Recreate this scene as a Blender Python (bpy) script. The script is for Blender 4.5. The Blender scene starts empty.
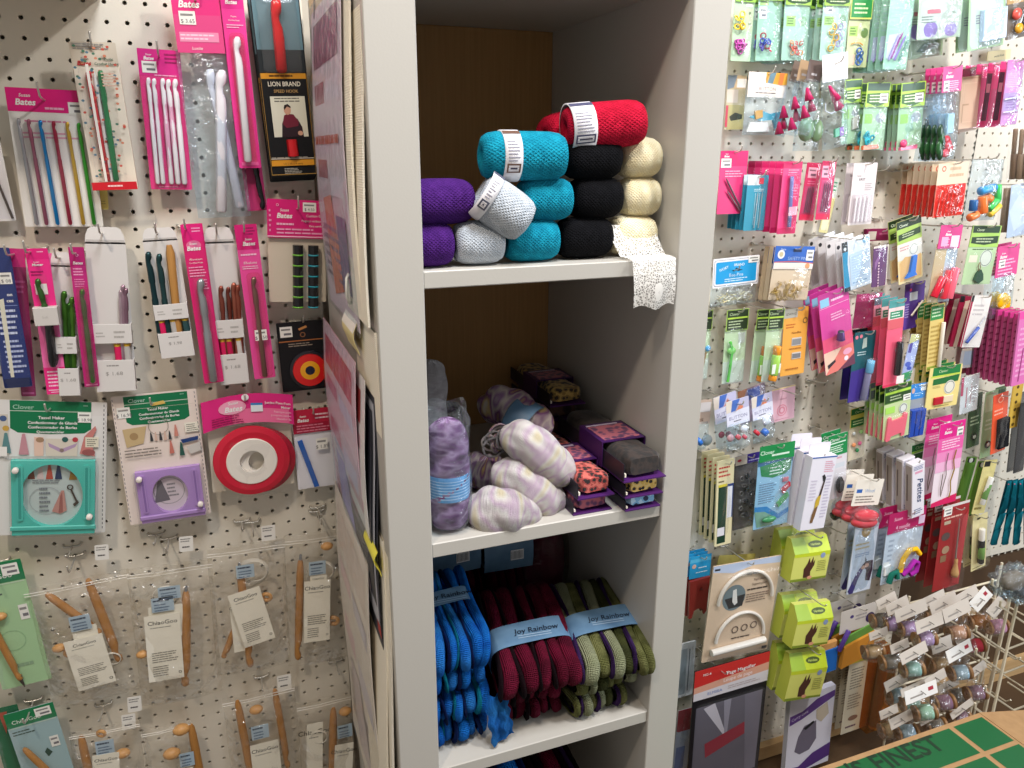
import bpy, math, random
from mathutils import Vector, Matrix
random.seed(7)
SC = bpy.context.scene
COL = SC.collection
PI = math.pi
CAMH = 1.62                      # lens height over the floor
FPX = 761.7                      # focal length in pixels of the 1024x768 frame
PIT, YAW, ROL = 0.2945, 0.3649, 0.0024
BOARD = 1.2628                   # front face of the pegboards (distance from the lens along Y)

# ------------------------------------------------------------------ camera
FW = Vector((math.sin(YAW)*math.cos(PIT), math.cos(YAW)*math.cos(PIT), -math.sin(PIT)))
RT0 = Vector((math.cos(YAW), -math.sin(YAW), 0)); UP0 = RT0.cross(FW)
RT = RT0*math.cos(ROL)+UP0*math.sin(ROL); UP = UP0*math.cos(ROL)-RT0*math.sin(ROL)
cd = bpy.data.cameras.new('camera'); co = bpy.data.objects.new('camera', cd); COL.objects.link(co)
cd.sensor_width = 36.0; cd.lens = FPX/1024*36.0; cd.clip_start = 0.02
co.matrix_world = Matrix(((RT.x, UP.x, -FW.x, 0), (RT.y, UP.y, -FW.y, 0), (RT.z, UP.z, -FW.z, CAMH), (0, 0, 0, 1)))
SC.camera = co
SC.view_settings.view_transform = 'Standard'; SC.view_settings.look = 'None'
SC.view_settings.gamma = 1.0; SC.view_settings.use_curve_mapping = False
SC.cycles.transparent_max_bounces = 32
SC.cycles.max_bounces = 6

def ray(px, py):
    return FW + RT*((px-512)/FPX) - UP*((py-384)/FPX)
def at_y(px, py, Y):             # the place seen at a pixel, at distance Y from the lens
    d = ray(px, py); p = d*(Y/d.y); return Vector((p.x, p.y, p.z+CAMH))
def at_z(px, py, Z):
    d = ray(px, py); p = d*((Z-CAMH)/d.z); return Vector((p.x, p.y, p.z+CAMH))
def at_x(px, py, X):
    d = ray(px, py); p = d*(X/d.x); return Vector((p.x, p.y, p.z+CAMH))

# ------------------------------------------------------------------ materials
MATS = {}
def lin(h):
    v = [int(h[i:i+2], 16)/255 for i in (0, 2, 4)]
    return tuple((c/12.92 if c <= .04045 else ((c+.055)/1.055)**2.4) for c in v)+(1,)
def newmat(name):
    m = bpy.data.materials.new(name); m.use_nodes = True
    return m, m.node_tree.nodes, m.node_tree.links, m.node_tree.nodes['Principled BSDF']
def noise_bump(n, l, b, scale, strength, dist=.001, detail=2):
    tc = n.new('ShaderNodeTexCoord'); t = n.new('ShaderNodeTexNoise'); t.inputs['Scale'].default_value = scale
    t.inputs['Detail'].default_value = detail
    bp = n.new('ShaderNodeBump'); bp.inputs['Strength'].default_value = strength; bp.inputs['Distance'].default_value = dist
    l.new(tc.outputs['Object'], t.inputs['Vector']); l.new(t.outputs['Fac'], bp.inputs['Height'])
    l.new(bp.outputs['Normal'], b.inputs['Normal']); return t
def mat(s):
    """'ff2080' printed card, 'g:' glossy plastic, 'm:' metal, 'f:' fabric, 'w:' wood; or a named material"""
    if not isinstance(s, str): return s
    if s in MATS: return MATS[s]
    k, h = (s.split(':') if ':' in s else ('p', s))
    m, n, l, b = newmat(s.replace(':', '_'))
    b.inputs['Base Color'].default_value = lin(h)
    if k == 'p': b.inputs['Roughness'].default_value = .42; b.inputs['Specular IOR Level'].default_value = .35
    if k == 'g': b.inputs['Roughness'].default_value = .22; b.inputs['Specular IOR Level'].default_value = .55
    if k == 'm': b.inputs['Metallic'].default_value = .6; b.inputs['Roughness'].default_value = .3
    if k == 'f':
        b.inputs['Roughness'].default_value = .95; b.inputs['Specular IOR Level'].default_value = .1
        noise_bump(n, l, b, 900, .5)
    if k == 'w':
        b.inputs['Roughness'].default_value = .45
        tc = n.new('ShaderNodeTexCoord'); mp = n.new('ShaderNodeMapping'); mp.inputs['Scale'].default_value = (160, 160, 14)
        t = n.new('ShaderNodeTexNoise'); t.inputs['Scale'].default_value = 3; t.inputs['Detail'].default_value = 4
        r = n.new('ShaderNodeMix'); r.data_type = 'RGBA'
        c = lin(h); r.inputs[6].default_value = tuple(x*.72 for x in c[:3])+(1,); r.inputs[7].default_value = tuple(min(1, x*1.2) for x in c[:3])+(1,)
        l.new(tc.outputs['Object'], mp.inputs['Vector']); l.new(mp.outputs['Vector'], t.inputs['Vector'])
        l.new(t.outputs['Fac'], r.inputs[0]); l.new(r.outputs[2], b.inputs['Base Color'])
    MATS[s] = m; return m
def film_mat(name, haze=.06, tint=(1, 1, 1), bump=.6, scale=38, gloss=1.0):
    m, n, l, b = newmat(name)
    out = n['Material Output']
    tr = n.new('ShaderNodeBsdfTransparent'); tr.inputs['Color'].default_value = tuple(.99*c for c in tint)+(1,)
    b.inputs['Base Color'].default_value = (.9*tint[0], .9*tint[1], .9*tint[2], 1); b.inputs['Roughness'].default_value = .16
    b.inputs['Specular IOR Level'].default_value = 1.0
    noise_bump(n, l, b, scale, bump, .004 if haze < .04 else (.045 if gloss < 1.4 else .014), 3)
    lw = n.new('ShaderNodeLayerWeight'); lw.inputs['Blend'].default_value = .25
    bp = [x for x in n if x.type == 'BUMP'][0]
    ma = n.new('ShaderNodeMath'); ma.operation = 'MULTIPLY_ADD'; ma.inputs[1].default_value = .17*gloss; ma.inputs[2].default_value = .018*gloss; ma.use_clamp = True
    l.new(lw.outputs['Fresnel'], ma.inputs[0])
    gl = n.new('ShaderNodeBsdfGlossy'); gl.inputs['Roughness'].default_value = .12; l.new(bp.outputs['Normal'], gl.inputs['Normal'])
    mx = n.new('ShaderNodeMixShader'); ms = n.new('ShaderNodeMixShader'); ms.inputs[0].default_value = haze
    l.new(tr.outputs[0], ms.inputs[1]); l.new(b.outputs[0], ms.inputs[2])
    l.new(ma.outputs[0], mx.inputs[0]); l.new(ms.outputs[0], mx.inputs[1]); l.new(gl.outputs[0], mx.inputs[2])
    l.new(mx.outputs[0], out.inputs['Surface']); MATS[name] = m; return m
film_mat('clear_film', .02); film_mat('hazy_film', .045, (1, .99, .97), 1.0, 30, 1.3)
film_mat('clear_blister', .02, (1, 1, 1), .15, 20, .8); film_mat('pink_film', .05, (1, .72, .84), .3, 30)
film_mat('cool_film', .06, (.9, .96, 1), 1.0, 45, 1.5); film_mat('amber_film', .10, (.80, .50, .16), .2, 20)
film_mat('red_film', .1, (1, .3, .25), .5, 40)
# ------------------------------------------------------------------ mesh building
def text_geo(s, bold=0, cache={}):
    key = (s, bold)
    if key not in cache:
        c = bpy.data.curves.new('lettering', 'FONT'); c.body = s; c.resolution_u = 2; c.offset = bold; c.size = 1
        o = bpy.data.objects.new('lettering', c); me = bpy.data.meshes.new_from_object(o)
        vs = [v.co.copy() for v in me.vertices]; fs = [tuple(p.vertices) for p in me.polygons]
        bpy.data.objects.remove(o); bpy.data.meshes.remove(me); bpy.data.curves.remove(c)
        xs = [v.x for v in vs] or [0]; cache[key] = (vs, fs, min(xs), max(xs))
    return cache[key]

class MB:
    def __init__(s): s.v = []; s.f = []; s.m = []; s.sm = []; s.ml = []; s.uv = {}
    def mi(s, m):
        m = mat(m)
        if m not in s.ml: s.ml.append(m)
        return s.ml.index(m)
    def add(s, vs, fs, m, smooth=False, uvs=None):
        b = len(s.v); s.v += [Vector(v) for v in vs]; k = s.mi(m)
        for f in fs: s.f.append(tuple(b+i for i in f)); s.m.append(k); s.sm.append(smooth)
        if uvs:
            for i, t in enumerate(uvs): s.uv[b+i] = t
        return b
    def box(s, x0, y0, z0, x1, y1, z1, m):
        vs = [(x, y, z) for z in (z0, z1) for y in (y0, y1) for x in (x0, x1)]
        s.add(vs, [(0, 2, 3, 1), (4, 5, 7, 6), (0, 1, 5, 4), (2, 6, 7, 3), (0, 4, 6, 2), (1, 3, 7, 5)], m)
    def prism(s, pts, y0, y1, m, smooth=False):      # pts (x,z) outline counter-clockwise seen from the front (-y)
        n = len(pts); vs = [(x, y0, z) for x, z in pts]+[(x, y1, z) for x, z in pts]
        s.add(vs, [tuple(range(n)), tuple(range(2*n-1, n-1, -1))], m)
        s.add(vs, [(i, n+i, n+(i+1) % n, (i+1) % n) for i in range(n)], m, smooth)
    def cbox(s, x0, y0, z0, x1, y1, z1, m, c=.002):   # box with chamfered upright and front edges
        def ring(y, k): return [(x0+k, y, z0+k), (x1-k, y, z0+k), (x1-k, y, z1-k), (x0+k, y, z1-k)]
        vs = ring(y0, c)+ring(y0+c, 0)+ring(y1-c, 0)+ring(y1, c)
        fs = [(0, 1, 2, 3), (15, 14, 13, 12)]
        for a in range(3):
            for i in range(4): fs.append((4*a+(i+1) % 4, 4*a+i, 4*a+4+i, 4*a+4+(i+1) % 4))
        s.add(vs, fs, m)
    def flat(s, pts, y, m): s.add([(x, y, z) for x, z in pts], [tuple(range(len(pts)))], m)
    def tube(s, pts, rad, m, n=8, caps=True, flat=None):
        pts = [Vector(p) for p in pts]; N = len(pts)
        if not hasattr(rad, '__len__'): rad = [rad]*N
        t0 = (pts[1]-pts[0]).normalized(); a = t0.orthogonal().normalized()
        vs = []; uvs = []
        for i, p in enumerate(pts):
            t = (pts[min(i+1, N-1)]-pts[max(i-1, 0)])
            if t.length < 1e-9: t = t0.copy()
            t.normalize(); a = (a-t*a.dot(t)); a = a.normalized() if a.length > 1e-6 else t.orthogonal().normalized()
            b = t.cross(a)
            for k in range(n+1):
                w = 2*PI*k/n; vs.append(p+(a*math.cos(w)+b*math.sin(w))*rad[i]); uvs.append((k/n, i/(N-1)))
        fs = [(i*(n+1)+k, i*(n+1)+k+1, (i+1)*(n+1)+k+1, (i+1)*(n+1)+k) for i in range(N-1) for k in range(n)]
        s.add(vs, fs, m, True, uvs)
        if caps:
            if rad[0] > 1e-5: s.add(vs[:n], [tuple(range(n-1, -1, -1))], m)
            if rad[-1] > 1e-5: s.add(vs[-(n+1):-1], [tuple(range(n))], m)
    def lathe(s, prof, m, org=(0, 0, 0), axis=(0, 0, 1), n=24, ms=None, hard=False):   # prof: (radius, height)
        o = Vector(org); ax = Vector(axis).normalized(); a = ax.orthogonal().normalized(); b = ax.cross(a); N = len(prof)
        L = sum(math.hypot(prof[i+1][0]-prof[i][0], prof[i+1][1]-prof[i][1]) for i in range(N-1)) or 1
        if hard:      # crisp creases: every band of the profile has its own vertices
            for i in range(N-1): s.lathe(prof[i:i+2], ms[i] if ms else m, org, axis, n)
            return
        acc = 0; vs = []; uvs = []
        for i, (r, h) in enumerate(prof):
            if i: acc += math.hypot(r-prof[i-1][0], h-prof[i-1][1])
            for k in range(n+1):
                w = 2*PI*k/n; vs.append(o+ax*h+(a*math.cos(w)+b*math.sin(w))*r); uvs.append((k/n, acc/L))
        for i in range(N-1):
            fs = [(i*(n+1)+k, i*(n+1)+k+1, (i+1)*(n+1)+k+1, (i+1)*(n+1)+k) for k in range(n)]
            if i == 0: base = s.add(vs, fs, ms[i] if ms else m, True, uvs)
            else:
                k0 = s.mi(ms[i] if ms else m)
                for f in fs: s.f.append(tuple(base+q for q in f)); s.m.append(k0); s.sm.append(True)
    def grid(s, fn, nu, nv, m, smooth=True):
        vs = []; uvs = []
        for j in range(nv+1):
            for i in range(nu+1): vs.append(fn(i/nu, j/nv)); uvs.append((i/nu, j/nv))
        s.add(vs, [(j*(nu+1)+i, j*(nu+1)+i+1, (j+1)*(nu+1)+i+1, (j+1)*(nu+1)+i) for j in range(nv) for i in range(nu)], m, smooth, uvs)
    def ball(s, c, r, m, n=10, sc=(1, 1, 1)):
        def fn(u, v):
            a = 2*PI*u; b = PI*(v-.5); return (c[0]+r*sc[0]*math.cos(a)*math.cos(b), c[1]+r*sc[1]*math.sin(a)*math.cos(b), c[2]+r*sc[2]*math.sin(b))
        s.grid(fn, n, max(5, n//2+1), m)
    def torus(s, c, R, r, m, ax=(0, 1, 0), n=20, k=7):
        A = Vector(ax).normalized(); a = A.orthogonal().normalized(); b = A.cross(a); c = Vector(c)
        def fn(u, v):
            d = a*math.cos(2*PI*u)+b*math.sin(2*PI*u); return c+d*(R+r*math.cos(2*PI*v))+A*(r*math.sin(2*PI*v))
        s.grid(fn, n, k, m)
    def text(s, t, x, y, z, size, m, align='c', bold=0, shear=0, rot=0, sx=1):
        vs, fs, x0, x1 = text_geo(t, bold); ox = {'c': (x0+x1)/2, 'l': x0, 'r': x1}[align]
        cr, sr = math.cos(rot), math.sin(rot); out = []
        for v in vs:
            p = (v.x-ox+v.y*shear)*size*sx; q = v.y*size; out.append((x+p*cr-q*sr, y, z+p*sr+q*cr))
        s.add(out, fs, m)
    def xf(s, M, i0=0):
        for i in range(i0, len(s.v)): s.v[i] = M @ s.v[i]
    def build(s, name, parent=None, M=None, label=None):
        me = bpy.data.meshes.new(name); me.from_pydata([tuple(v) for v in s.v], [], s.f)
        for m in s.ml: me.materials.append(m)
        me.polygons.foreach_set('material_index', s.m); me.polygons.foreach_set('use_smooth', s.sm)
        if s.uv:
            ul = me.uv_layers.new(name='UVMap').data
            for lp in me.loops: ul[lp.index].uv = s.uv.get(lp.vertex_index, (0, 0))
        me.update()
        o = bpy.data.objects.new(name, me); COL.objects.link(o)
        if parent is not None: o.parent = parent
        if M is not None: o.matrix_local = M
        if label: o['label'] = label
        return o

def tag(o, label, cat, group=None, kind=None):
    if label: o['label'] = label
    if cat: o['category'] = cat
    if group: o['group'] = group
    if kind: o['kind'] = kind
    return o
def empty(name, M):
    o = bpy.data.objects.new(name, None); o.empty_display_size = .02; COL.objects.link(o); o.matrix_world = M; return o
def structure(name, mb):
    o = mb.build(name); o['kind'] = 'structure'; return o
def dup(root, M, label=None, group=None):
    r = root.copy(); COL.objects.link(r); r.matrix_world = M
    if label: r['label'] = label
    if group: r['group'] = group
    for ch in list(root.children):
        c = ch.copy(); COL.objects.link(c); c.parent = r
        for g in ch.children:
            d = g.copy(); COL.objects.link(d); d.parent = c
    return r
# ------------------------------------------------------------------ lights of the shop
def area(name, loc, target, size, power, col):
    l = bpy.data.lights.new(name, 'AREA'); l.shape = 'DISK'; l.size = size; l.energy = power; l.color = col
    o = bpy.data.objects.new(name, l); COL.objects.link(o); o.location = loc
    o.rotation_euler = (Vector(target)-Vector(loc)).to_track_quat('-Z', 'Y').to_euler(); return o
area('ceiling_lamp_over_hooks', (-.55, -.05, 2.95), (0.05, 1.2, 1.3), .13, 14, (1, .85, .70))
area('ceiling_lamp_over_notions', (1.30, .0, 2.95), (1.45, 1.2, 1.1), .18, 27, (1, .96, .92))
area('ceiling_lamp_in_aisle', (.33, .28, 2.95), (.36, .80, 1.2), .5, 24, (.92, .95, 1))
area('shop_window_daylight', (3.1, -.7, 1.9), (1.4, 1.25, 1.25), 1.4, 38, (.84, .92, 1))
w = bpy.data.worlds.new('shop_ambient'); SC.world = w; w.use_nodes = True
w.node_tree.nodes['Background'].inputs['Color'].default_value = (1, .96, .91, 1)
w.node_tree.nodes['Background'].inputs['Strength'].default_value = .27
SC.view_settings.exposure = 0.2

# ------------------------------------------------------------------ structure
m, n, l, b = newmat('painted_wall'); b.inputs['Base Color'].default_value = lin('cfc6b6'); b.inputs['Roughness'].default_value = .8
noise_bump(n, l, b, 60, .2); MATS['wall_paint'] = m
m, n, l, b = newmat('shop_floor'); b.inputs['Roughness'].default_value = .5
tc = n.new('ShaderNodeTexCoord'); t = n.new('ShaderNodeTexNoise'); t.inputs['Scale'].default_value = 5; t.inputs['Detail'].default_value = 5
r = n.new('ShaderNodeMix'); r.data_type = 'RGBA'; r.inputs[6].default_value = lin('6b6054'); r.inputs[7].default_value = lin('8a7f70')
l.new(tc.outputs['Object'], t.inputs['Vector']); l.new(t.outputs['Fac'], r.inputs[0]); l.new(r.outputs[2], b.inputs['Base Color']); MATS['floor'] = m
m, n, l, b = newmat('pegboard_face'); b.inputs['Base Color'].default_value = lin('dfd8c9'); b.inputs['Roughness'].default_value = .55
noise_bump(n, l, b, 350, .15); MATS['pegboard'] = m
f = MB(); f.box(-1.2, -2.2, -.05, 3.4, 1.4, 0, 'floor'); structure('floor', f)
f = MB(); f.box(-1.2, 1.29, 0, 3.4, 1.38, 3.0, 'wall_paint'); structure('wall_back', f)

def pegboard(name, x0, x1, z0, z1, hx, hz, label, pitch=.0254, hr=.0031):
    """real holes on a one inch grid that passes through (hx, hz)"""
    mb = MB(); y = BOARD
    i0 = math.floor((x0-hx)/pitch-.5)+1; i1 = math.ceil((x1-hx)/pitch+.5)-1
    j0 = math.floor((z0-hz)/pitch-.5)+1; j1 = math.ceil((z1-hz)/pitch+.5)-1
    vs = []; fs = []; h = pitch/2
    dirs = [(math.cos(k*PI/4), math.sin(k*PI/4)) for k in range(8)]
    sq = [(1, 0), (1, 1), (0, 1), (-1, 1), (-1, 0), (-1, -1), (0, -1), (1, -1)]
    for i in range(i0, i1+1):
        for j in range(j0, j1+1):
            cx, cz = hx+i*pitch, hz+j*pitch; b0 = len(vs)
            vs += [(min(max(cx+a*h, x0), x1), y, min(max(cz+c*h, z0), z1)) for a, c in sq]
            vs += [(cx+a*hr, y, cz+c*hr) for a, c in dirs]
            vs += [(cx+a*hr, y+.006, cz+c*hr) for a, c in dirs]
            for k in range(8):
                q = (k+1) % 8
                fs.append((b0+k, b0+8+k, b0+8+q, b0+q)); fs.append((b0+8+k, b0+16+k, b0+16+q, b0+8+q))
    mb.add(vs, fs, 'pegboard')
    mb.add([(x0, y, z0), (x1, y, z0), (x1, y+.006, z0), (x0, y+.006, z0)], [(0, 1, 2, 3)], 'pegboard')
    mb.add([(x1, y, z0), (x1, y, z1), (x1, y+.006, z1), (x1, y+.006, z0)], [(0, 1, 2, 3)], 'pegboard')
    o = mb.build(name); tag(o, label, 'pegboard', None, 'structure'); return o
P0 = .0254
pegboard('wall_left_pegboard', -.62, .150, .30, 2.05, -8.41*P0, CAMH+6.70*P0, 'cream pegboard left of the white cabinet, hung with crochet hooks')
pegboard('wall_right_pegboard', .60, 1.56, CAMH-1.437, 2.15, 45.2*P0, CAMH-19.3*P0, 'long cream pegboard right of the white cabinet')
pegboard('wall_far_pegboard', 1.56, 2.75, CAMH-1.046, 2.15, 45.2*P0+14*P0*0+.0254*17, CAMH-19.3*P0, 'shorter cream pegboard at the far right end')

f = MB(); f.box(-.30, 1.03, 1.815, -.125, 1.09, 2.02, 'wall_paint'); f.box(-.32, 1.06, 1.80+.02, -.115, BOARD+.02, 1.83, 'wall_paint'); structure('added_shade_canopy', f)  # unseen canopy, added to throw the shade over the upper left pegboard
# base deck and wooden strip under the right pegboards
m, n, l, b = newmat('tan_wood'); b.inputs['Roughness'].default_value = .5
tc = n.new('ShaderNodeTexCoord'); mp = n.new('ShaderNodeMapping'); mp.inputs['Scale'].default_value = (2, 30, 30)
t = n.new('ShaderNodeTexNoise'); t.inputs['Scale'].default_value = 3; t.inputs['Detail'].default_value = 5
r = n.new('ShaderNodeMix'); r.data_type = 'RGBA'; r.inputs[6].default_value = lin('b08a5a'); r.inputs[7].default_value = lin('d3b283')
l.new(tc.outputs['Object'], mp.inputs['Vector']); l.new(mp.outputs['Vector'], t.inputs['Vector']); l.new(t.outputs['Fac'], r.inputs[0]); l.new(r.outputs[2], b.inputs['Base Color']); MATS['tan_wood'] = m
f = MB(); f.box(.62, 1.245, CAMH-1.475, 1.56, 1.29, CAMH-1.437, 'tan_wood'); structure('trim_1', f)
m, n, l, b = newmat('brown_board'); b.inputs['Base Color'].default_value = lin('4e3822'); b.inputs['Roughness'].default_value = .6
noise_bump(n, l, b, 90, .3); MATS['brown_board'] = m
f = MB(); f.box(.582, .82, .06, 2.75, 1.289, .14, 'brown_board')
f.box(.582, .84, 0, 2.75, 1.289, .06, '5a4a38'); o = f.build('base_deck')
tag(o, 'low brown wooden base deck under the right pegboards', 'display base')
f = MB(); f.box(1.565, 1.268, .14, 2.75, 1.289, CAMH-1.05, 'brown_board'); f.box(1.565, 1.255, .14, 2.75, 1.268, .20, 'tan_wood')
structure('wall_low_board', f)

# ------------------------------------------------------------------ the white cube cabinet
YF, YB = .81, 1.205
XL0, XL1, XR0, XR1 = .1532, .2062, .5285, .5795
m, n, l, b = newmat('white_laminate'); b.inputs['Base Color'].default_value = lin('b7b3ab'); b.inputs['Roughness'].default_value = .42
noise_bump(n, l, b, 420, .12, .0006); MATS['laminate'] = m
m, n, l, b = newmat('brown_hardboard'); b.inputs['Roughness'].default_value = .6
tc = n.new('ShaderNodeTexCoord'); mp = n.new('ShaderNodeMapping'); mp.inputs['Scale'].default_value = (140, 20, 4)
t = n.new('ShaderNodeTexNoise'); t.inputs['Scale'].default_value = 2; t.inputs['Detail'].default_value = 4
r = n.new('ShaderNodeMix'); r.data_type = 'RGBA'; r.inputs[6].default_value = lin('98703f'); r.inputs[7].default_value = lin('b58a52')
l.new(tc.outputs['Object'], mp.inputs['Vector']); l.new(mp.outputs['Vector'], t.inputs['Vector']); l.new(t.outputs['Fac'], r.inputs[0]); l.new(r.outputs[2], b.inputs['Base Color']); MATS['hardboard'] = m
S1, S2, S3, S4 = CAMH-.1245, CAMH-.4575, CAMH-.7980, CAMH-1.136
cab = empty('cube_cabinet', Matrix.Translation((.366, YF, 0)))
tag(cab, 'tall white laminate cube cabinet with brown back, yarn on its shelves', 'cabinet')
IM = Matrix.Translation((-.366, -YF, 0))
def cabpart(name, x0, y0, z0, x1, y1, z1, mm, label=None):
    f = MB(); f.cbox(x0, y0, z0, x1, y1, z1, mm, .0012); return f.build(name, cab, IM, label)
cabpart('side_panel', XL0, YF, 0, XL1, YB+.012, 1.852, 'laminate')
cabpart('side_panel', XR0, YF, 0, XR1, YB+.012, 1.852, 'laminate')
cabpart('top_panel', XL1, YF, 1.803, XR0, YB+.012, 1.852, 'laminate')
cabpart('bottom_panel', XL1, YF, 0.02, XR0, YB, .07, 'laminate')
cabpart('back_panel', XL1, YB, .07, XR0, YB+.006, 1.803, 'hardboard', 'brown hardboard back panel')
for z in (S1, S2, S3, S4): cabpart('shelf_board', XL1, YF+.003, z-.0195, XR0, YB, z, 'laminate')
# narrow glass edge strip on the cabinet's right flank
f = MB(); f.box(XR1+.006, .84, .141, XR1+.010, 1.20, CAMH-.62, 'g:5e8f8a'); f.box(XR1+.001, .838, .141, XR1+.006, 1.20, CAMH-.62, 'g:a8c4d6')
tag(f.build('glass_sheet'), 'greenish edged glass sheet leaning on the right side of the white cabinet', 'glass sheet')
# ------------------------------------------------------------------ yarn on the shelves
def yarn_mat(name, cols, kind='ball', scale=6.0, bump=.8):
    m, n, l, b = newmat(name); b.inputs['Roughness'].default_value = .92; b.inputs['Specular IOR Level'].default_value = .12
    if kind == 'ball': bump = .55
    uv = n.new('ShaderNodeTexCoord')
    def wave(rot, sx, sy, sc, dist=1.2):
        mp = n.new('ShaderNodeMapping'); mp.inputs['Scale'].default_value = (sx, sy, 1); mp.inputs['Rotation'].default_value = (0, 0, rot)
        w = n.new('ShaderNodeTexWave'); w.inputs['Scale'].default_value = sc; w.inputs['Distortion'].default_value = dist; w.inputs['Detail'].default_value = 1
        w.inputs['Detail Scale'].default_value = 3
        l.new(uv.outputs['UV'], mp.inputs['Vector']); l.new(mp.outputs['Vector'], w.inputs['Vector']); return w
    if kind == 'ball':
        w1, w2 = wave(.75, 3.0, 2.0, 5.5, 1.5), wave(-.75, 3.0, 2.0, 5.5, 1.5)
    else:
        w1, w2 = wave(0, 1.0, .15, 3, 1.0), wave(1.5708, 1, 10, 5, 1.5)
    mx = n.new('ShaderNodeMath'); mx.operation = 'MAXIMUM' if kind == 'ball' else 'ADD'
    l.new(w1.outputs['Fac'], mx.inputs[0]); l.new(w2.outputs['Fac'], mx.inputs[1])
    nz = n.new('ShaderNodeTexNoise'); nz.inputs['Scale'].default_value = 700; l.new(uv.outputs['Object'], nz.inputs['Vector'])
    ad = n.new('ShaderNodeMath'); ad.operation = 'ADD'; l.new(mx.outputs[0], ad.inputs[0]); l.new(nz.outputs['Fac'], ad.inputs[1])
    bp = n.new('ShaderNodeBump'); bp.inputs['Strength'].default_value = bump; bp.inputs['Distance'].default_value = .0022
    l.new(ad.outputs[0], bp.inputs['Height']); l.new(bp.outputs['Normal'], b.inputs['Normal'])
    t = n.new('ShaderNodeTexNoise'); t.inputs['Detail'].default_value = 1.5
    if kind == 'twist':
        mp = n.new('ShaderNodeMapping'); mp.inputs['Scale'].default_value = (1.0, 2.2, 1); mp.inputs['Rotation'].default_value = (0, 0, .6)
        l.new(uv.outputs['UV'], mp.inputs['Vector']); l.new(mp.outputs['Vector'], t.inputs['Vector']); t.inputs['Scale'].default_value = scale
    else:
        l.new(uv.outputs['Object'], t.inputs['Vector']); t.inputs['Scale'].default_value = 30 if kind != 'ball' else 120
    r = n.new('ShaderNodeValToRGB'); e = r.color_ramp.elements
    k = len(cols)
    e[0].color = lin(cols[0]); e[0].position = .3
    e[1].color = lin(cols[-1]); e[1].position = .7
    for i in range(1, k-1):
        q = e.new(.3+.4*i/(k-1)); q.color = lin(cols[i])
    l.new(t.outputs['Fac'], r.inputs['Fac'])
    # thread gaps are a little deeper in tone
    mm = n.new('ShaderNodeMix'); mm.data_type = 'RGBA'; mm.blend_type = 'MULTIPLY'; mm.inputs[7].default_value = (.6, .6, .6, 1)
    iv = n.new('ShaderNodeMath'); iv.operation = 'MULTIPLY_ADD'; iv.inputs[1].default_value = -.4; iv.inputs[2].default_value = .4; iv.use_clamp = True
    l.new(mx.outputs[0], iv.inputs[0]); l.new(iv.outputs[0], mm.inputs[0]); l.new(r.outputs['Color'], mm.inputs[6])
    l.new(mm.outputs[2], b.inputs['Base Color']); MATS[name] = m
for nm, cols in dict(y_purple=['3d1860', '4a2070'], y_grey=['aeb6bf', 'c3c9d0'], y_teal=['0c7892', '1590aa'], y_black=['050508', '0b0b0f'],
                     y_cream=['efe0b4', 'f6ecca'], y_red=['a00c28', 'bc1434']).items(): yarn_mat(nm, cols)

def yarn_ball(c, axis, r, L, m, label, band=None, group=None):
    ax = Vector(axis).normalized(); h = L/2
    M = Matrix.Translation(Vector(c)-Vector((0, 0, r)))
    e = empty('yarn_ball', M); tag(e, label, 'yarn', group)
    b = MB(); O = (0, 0, r)
    prof = [(.004, -h+.012), (.007, -h+.003), (r*.5, -h), (r*.8, -h+.003), (r*.93, -h+.009), (r*.985, -h+.018), (r, -h*.3), (r, h*.3), (r*.985, h-.018), (r*.93, h-.009), (r*.8, h-.003), (r*.5, h), (.007, h-.003), (.004, h-.012)]
    b.lathe(prof, m, O, ax, 40); b.build('yarn', e)
    if band:
        t0, t1, pm = band; b = MB(); q = r+.0012
        a = ax.orthogonal().normalized(); 
        b.lathe([(r*.98, t0), (q, t0), (q, t1), (r*.98, t1)], 'e2dfe2', O, ax, 40)
        # printed oval and small print, wrapped on the sleeve
        up = Vector((0, 0, 1)); fr = Vector((0, -1, 0)); fr = (fr-ax*fr.dot(ax)).normalized(); tg = ax.cross(fr)
        def wrap(p, w):   # p along the axis, w round the sleeve
            an = w/q; return Vector(O)+ax*p+(fr*math.cos(an)+tg*math.sin(an))*(q+.0004)
        tm = (t0+t1)/2; W = t1-t0
        def patch(p0, p1, w0, w1, mm):
            k = 6; b.grid(lambda u, v: wrap(p0+(p1-p0)*u, w0+(w1-w0)*v), 2, k, mm)
        patch(t0, t1, -.035, -.028, pm); patch(t0+.002, t1-.002, .008, .019, pm)
        patch(t0+.004, t1-.004, .010, .017, 'e9e6ea')
        patch(t0+.006, t1-.006, .0125, .0145, '3a3550')
        for k in range(7):
            w = .004-.0035*k; patch(t0+.003, t1-.003-random.random()*.006, w, w+.0012, '8d8b98')
        b.build('paper_band', e, None, 'printed paper band')
    return e
R1 = .0252
def shelf_ball(px0, px1, lvl, Y, m, label, tilt=0, band=None, group=None, dz=0, rr=R1):
    z = S1+.0003+R1+lvl*.0468+dz
    # the pixel columns of the ball's two ends give its place along the shelf
    py = 245-40*lvl; a = at_y(px0, py, Y).x; b = at_y(px1, py, Y).x
    return yarn_ball(((a+b)/2, Y, z), (math.cos(tilt), math.sin(tilt), 0), rr, b-a, m, label, band, group)
YC = .846
shelf_ball(395, 452, 0, YC, 'y_purple', 'purple yarn ball lying on the top shelf beside the left cabinet side')
shelf_ball(453.5, 502, 0, YC, 'y_grey', 'light grey yarn ball lying flat on the top shelf')
shelf_ball(504, 556, 0, YC+.004, 'y_teal', 'bottom teal yarn ball lying on the top shelf')
shelf_ball(557.5, 608, 0, YC+.010, 'y_black', 'bottom black yarn ball of its stack of three')
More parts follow.
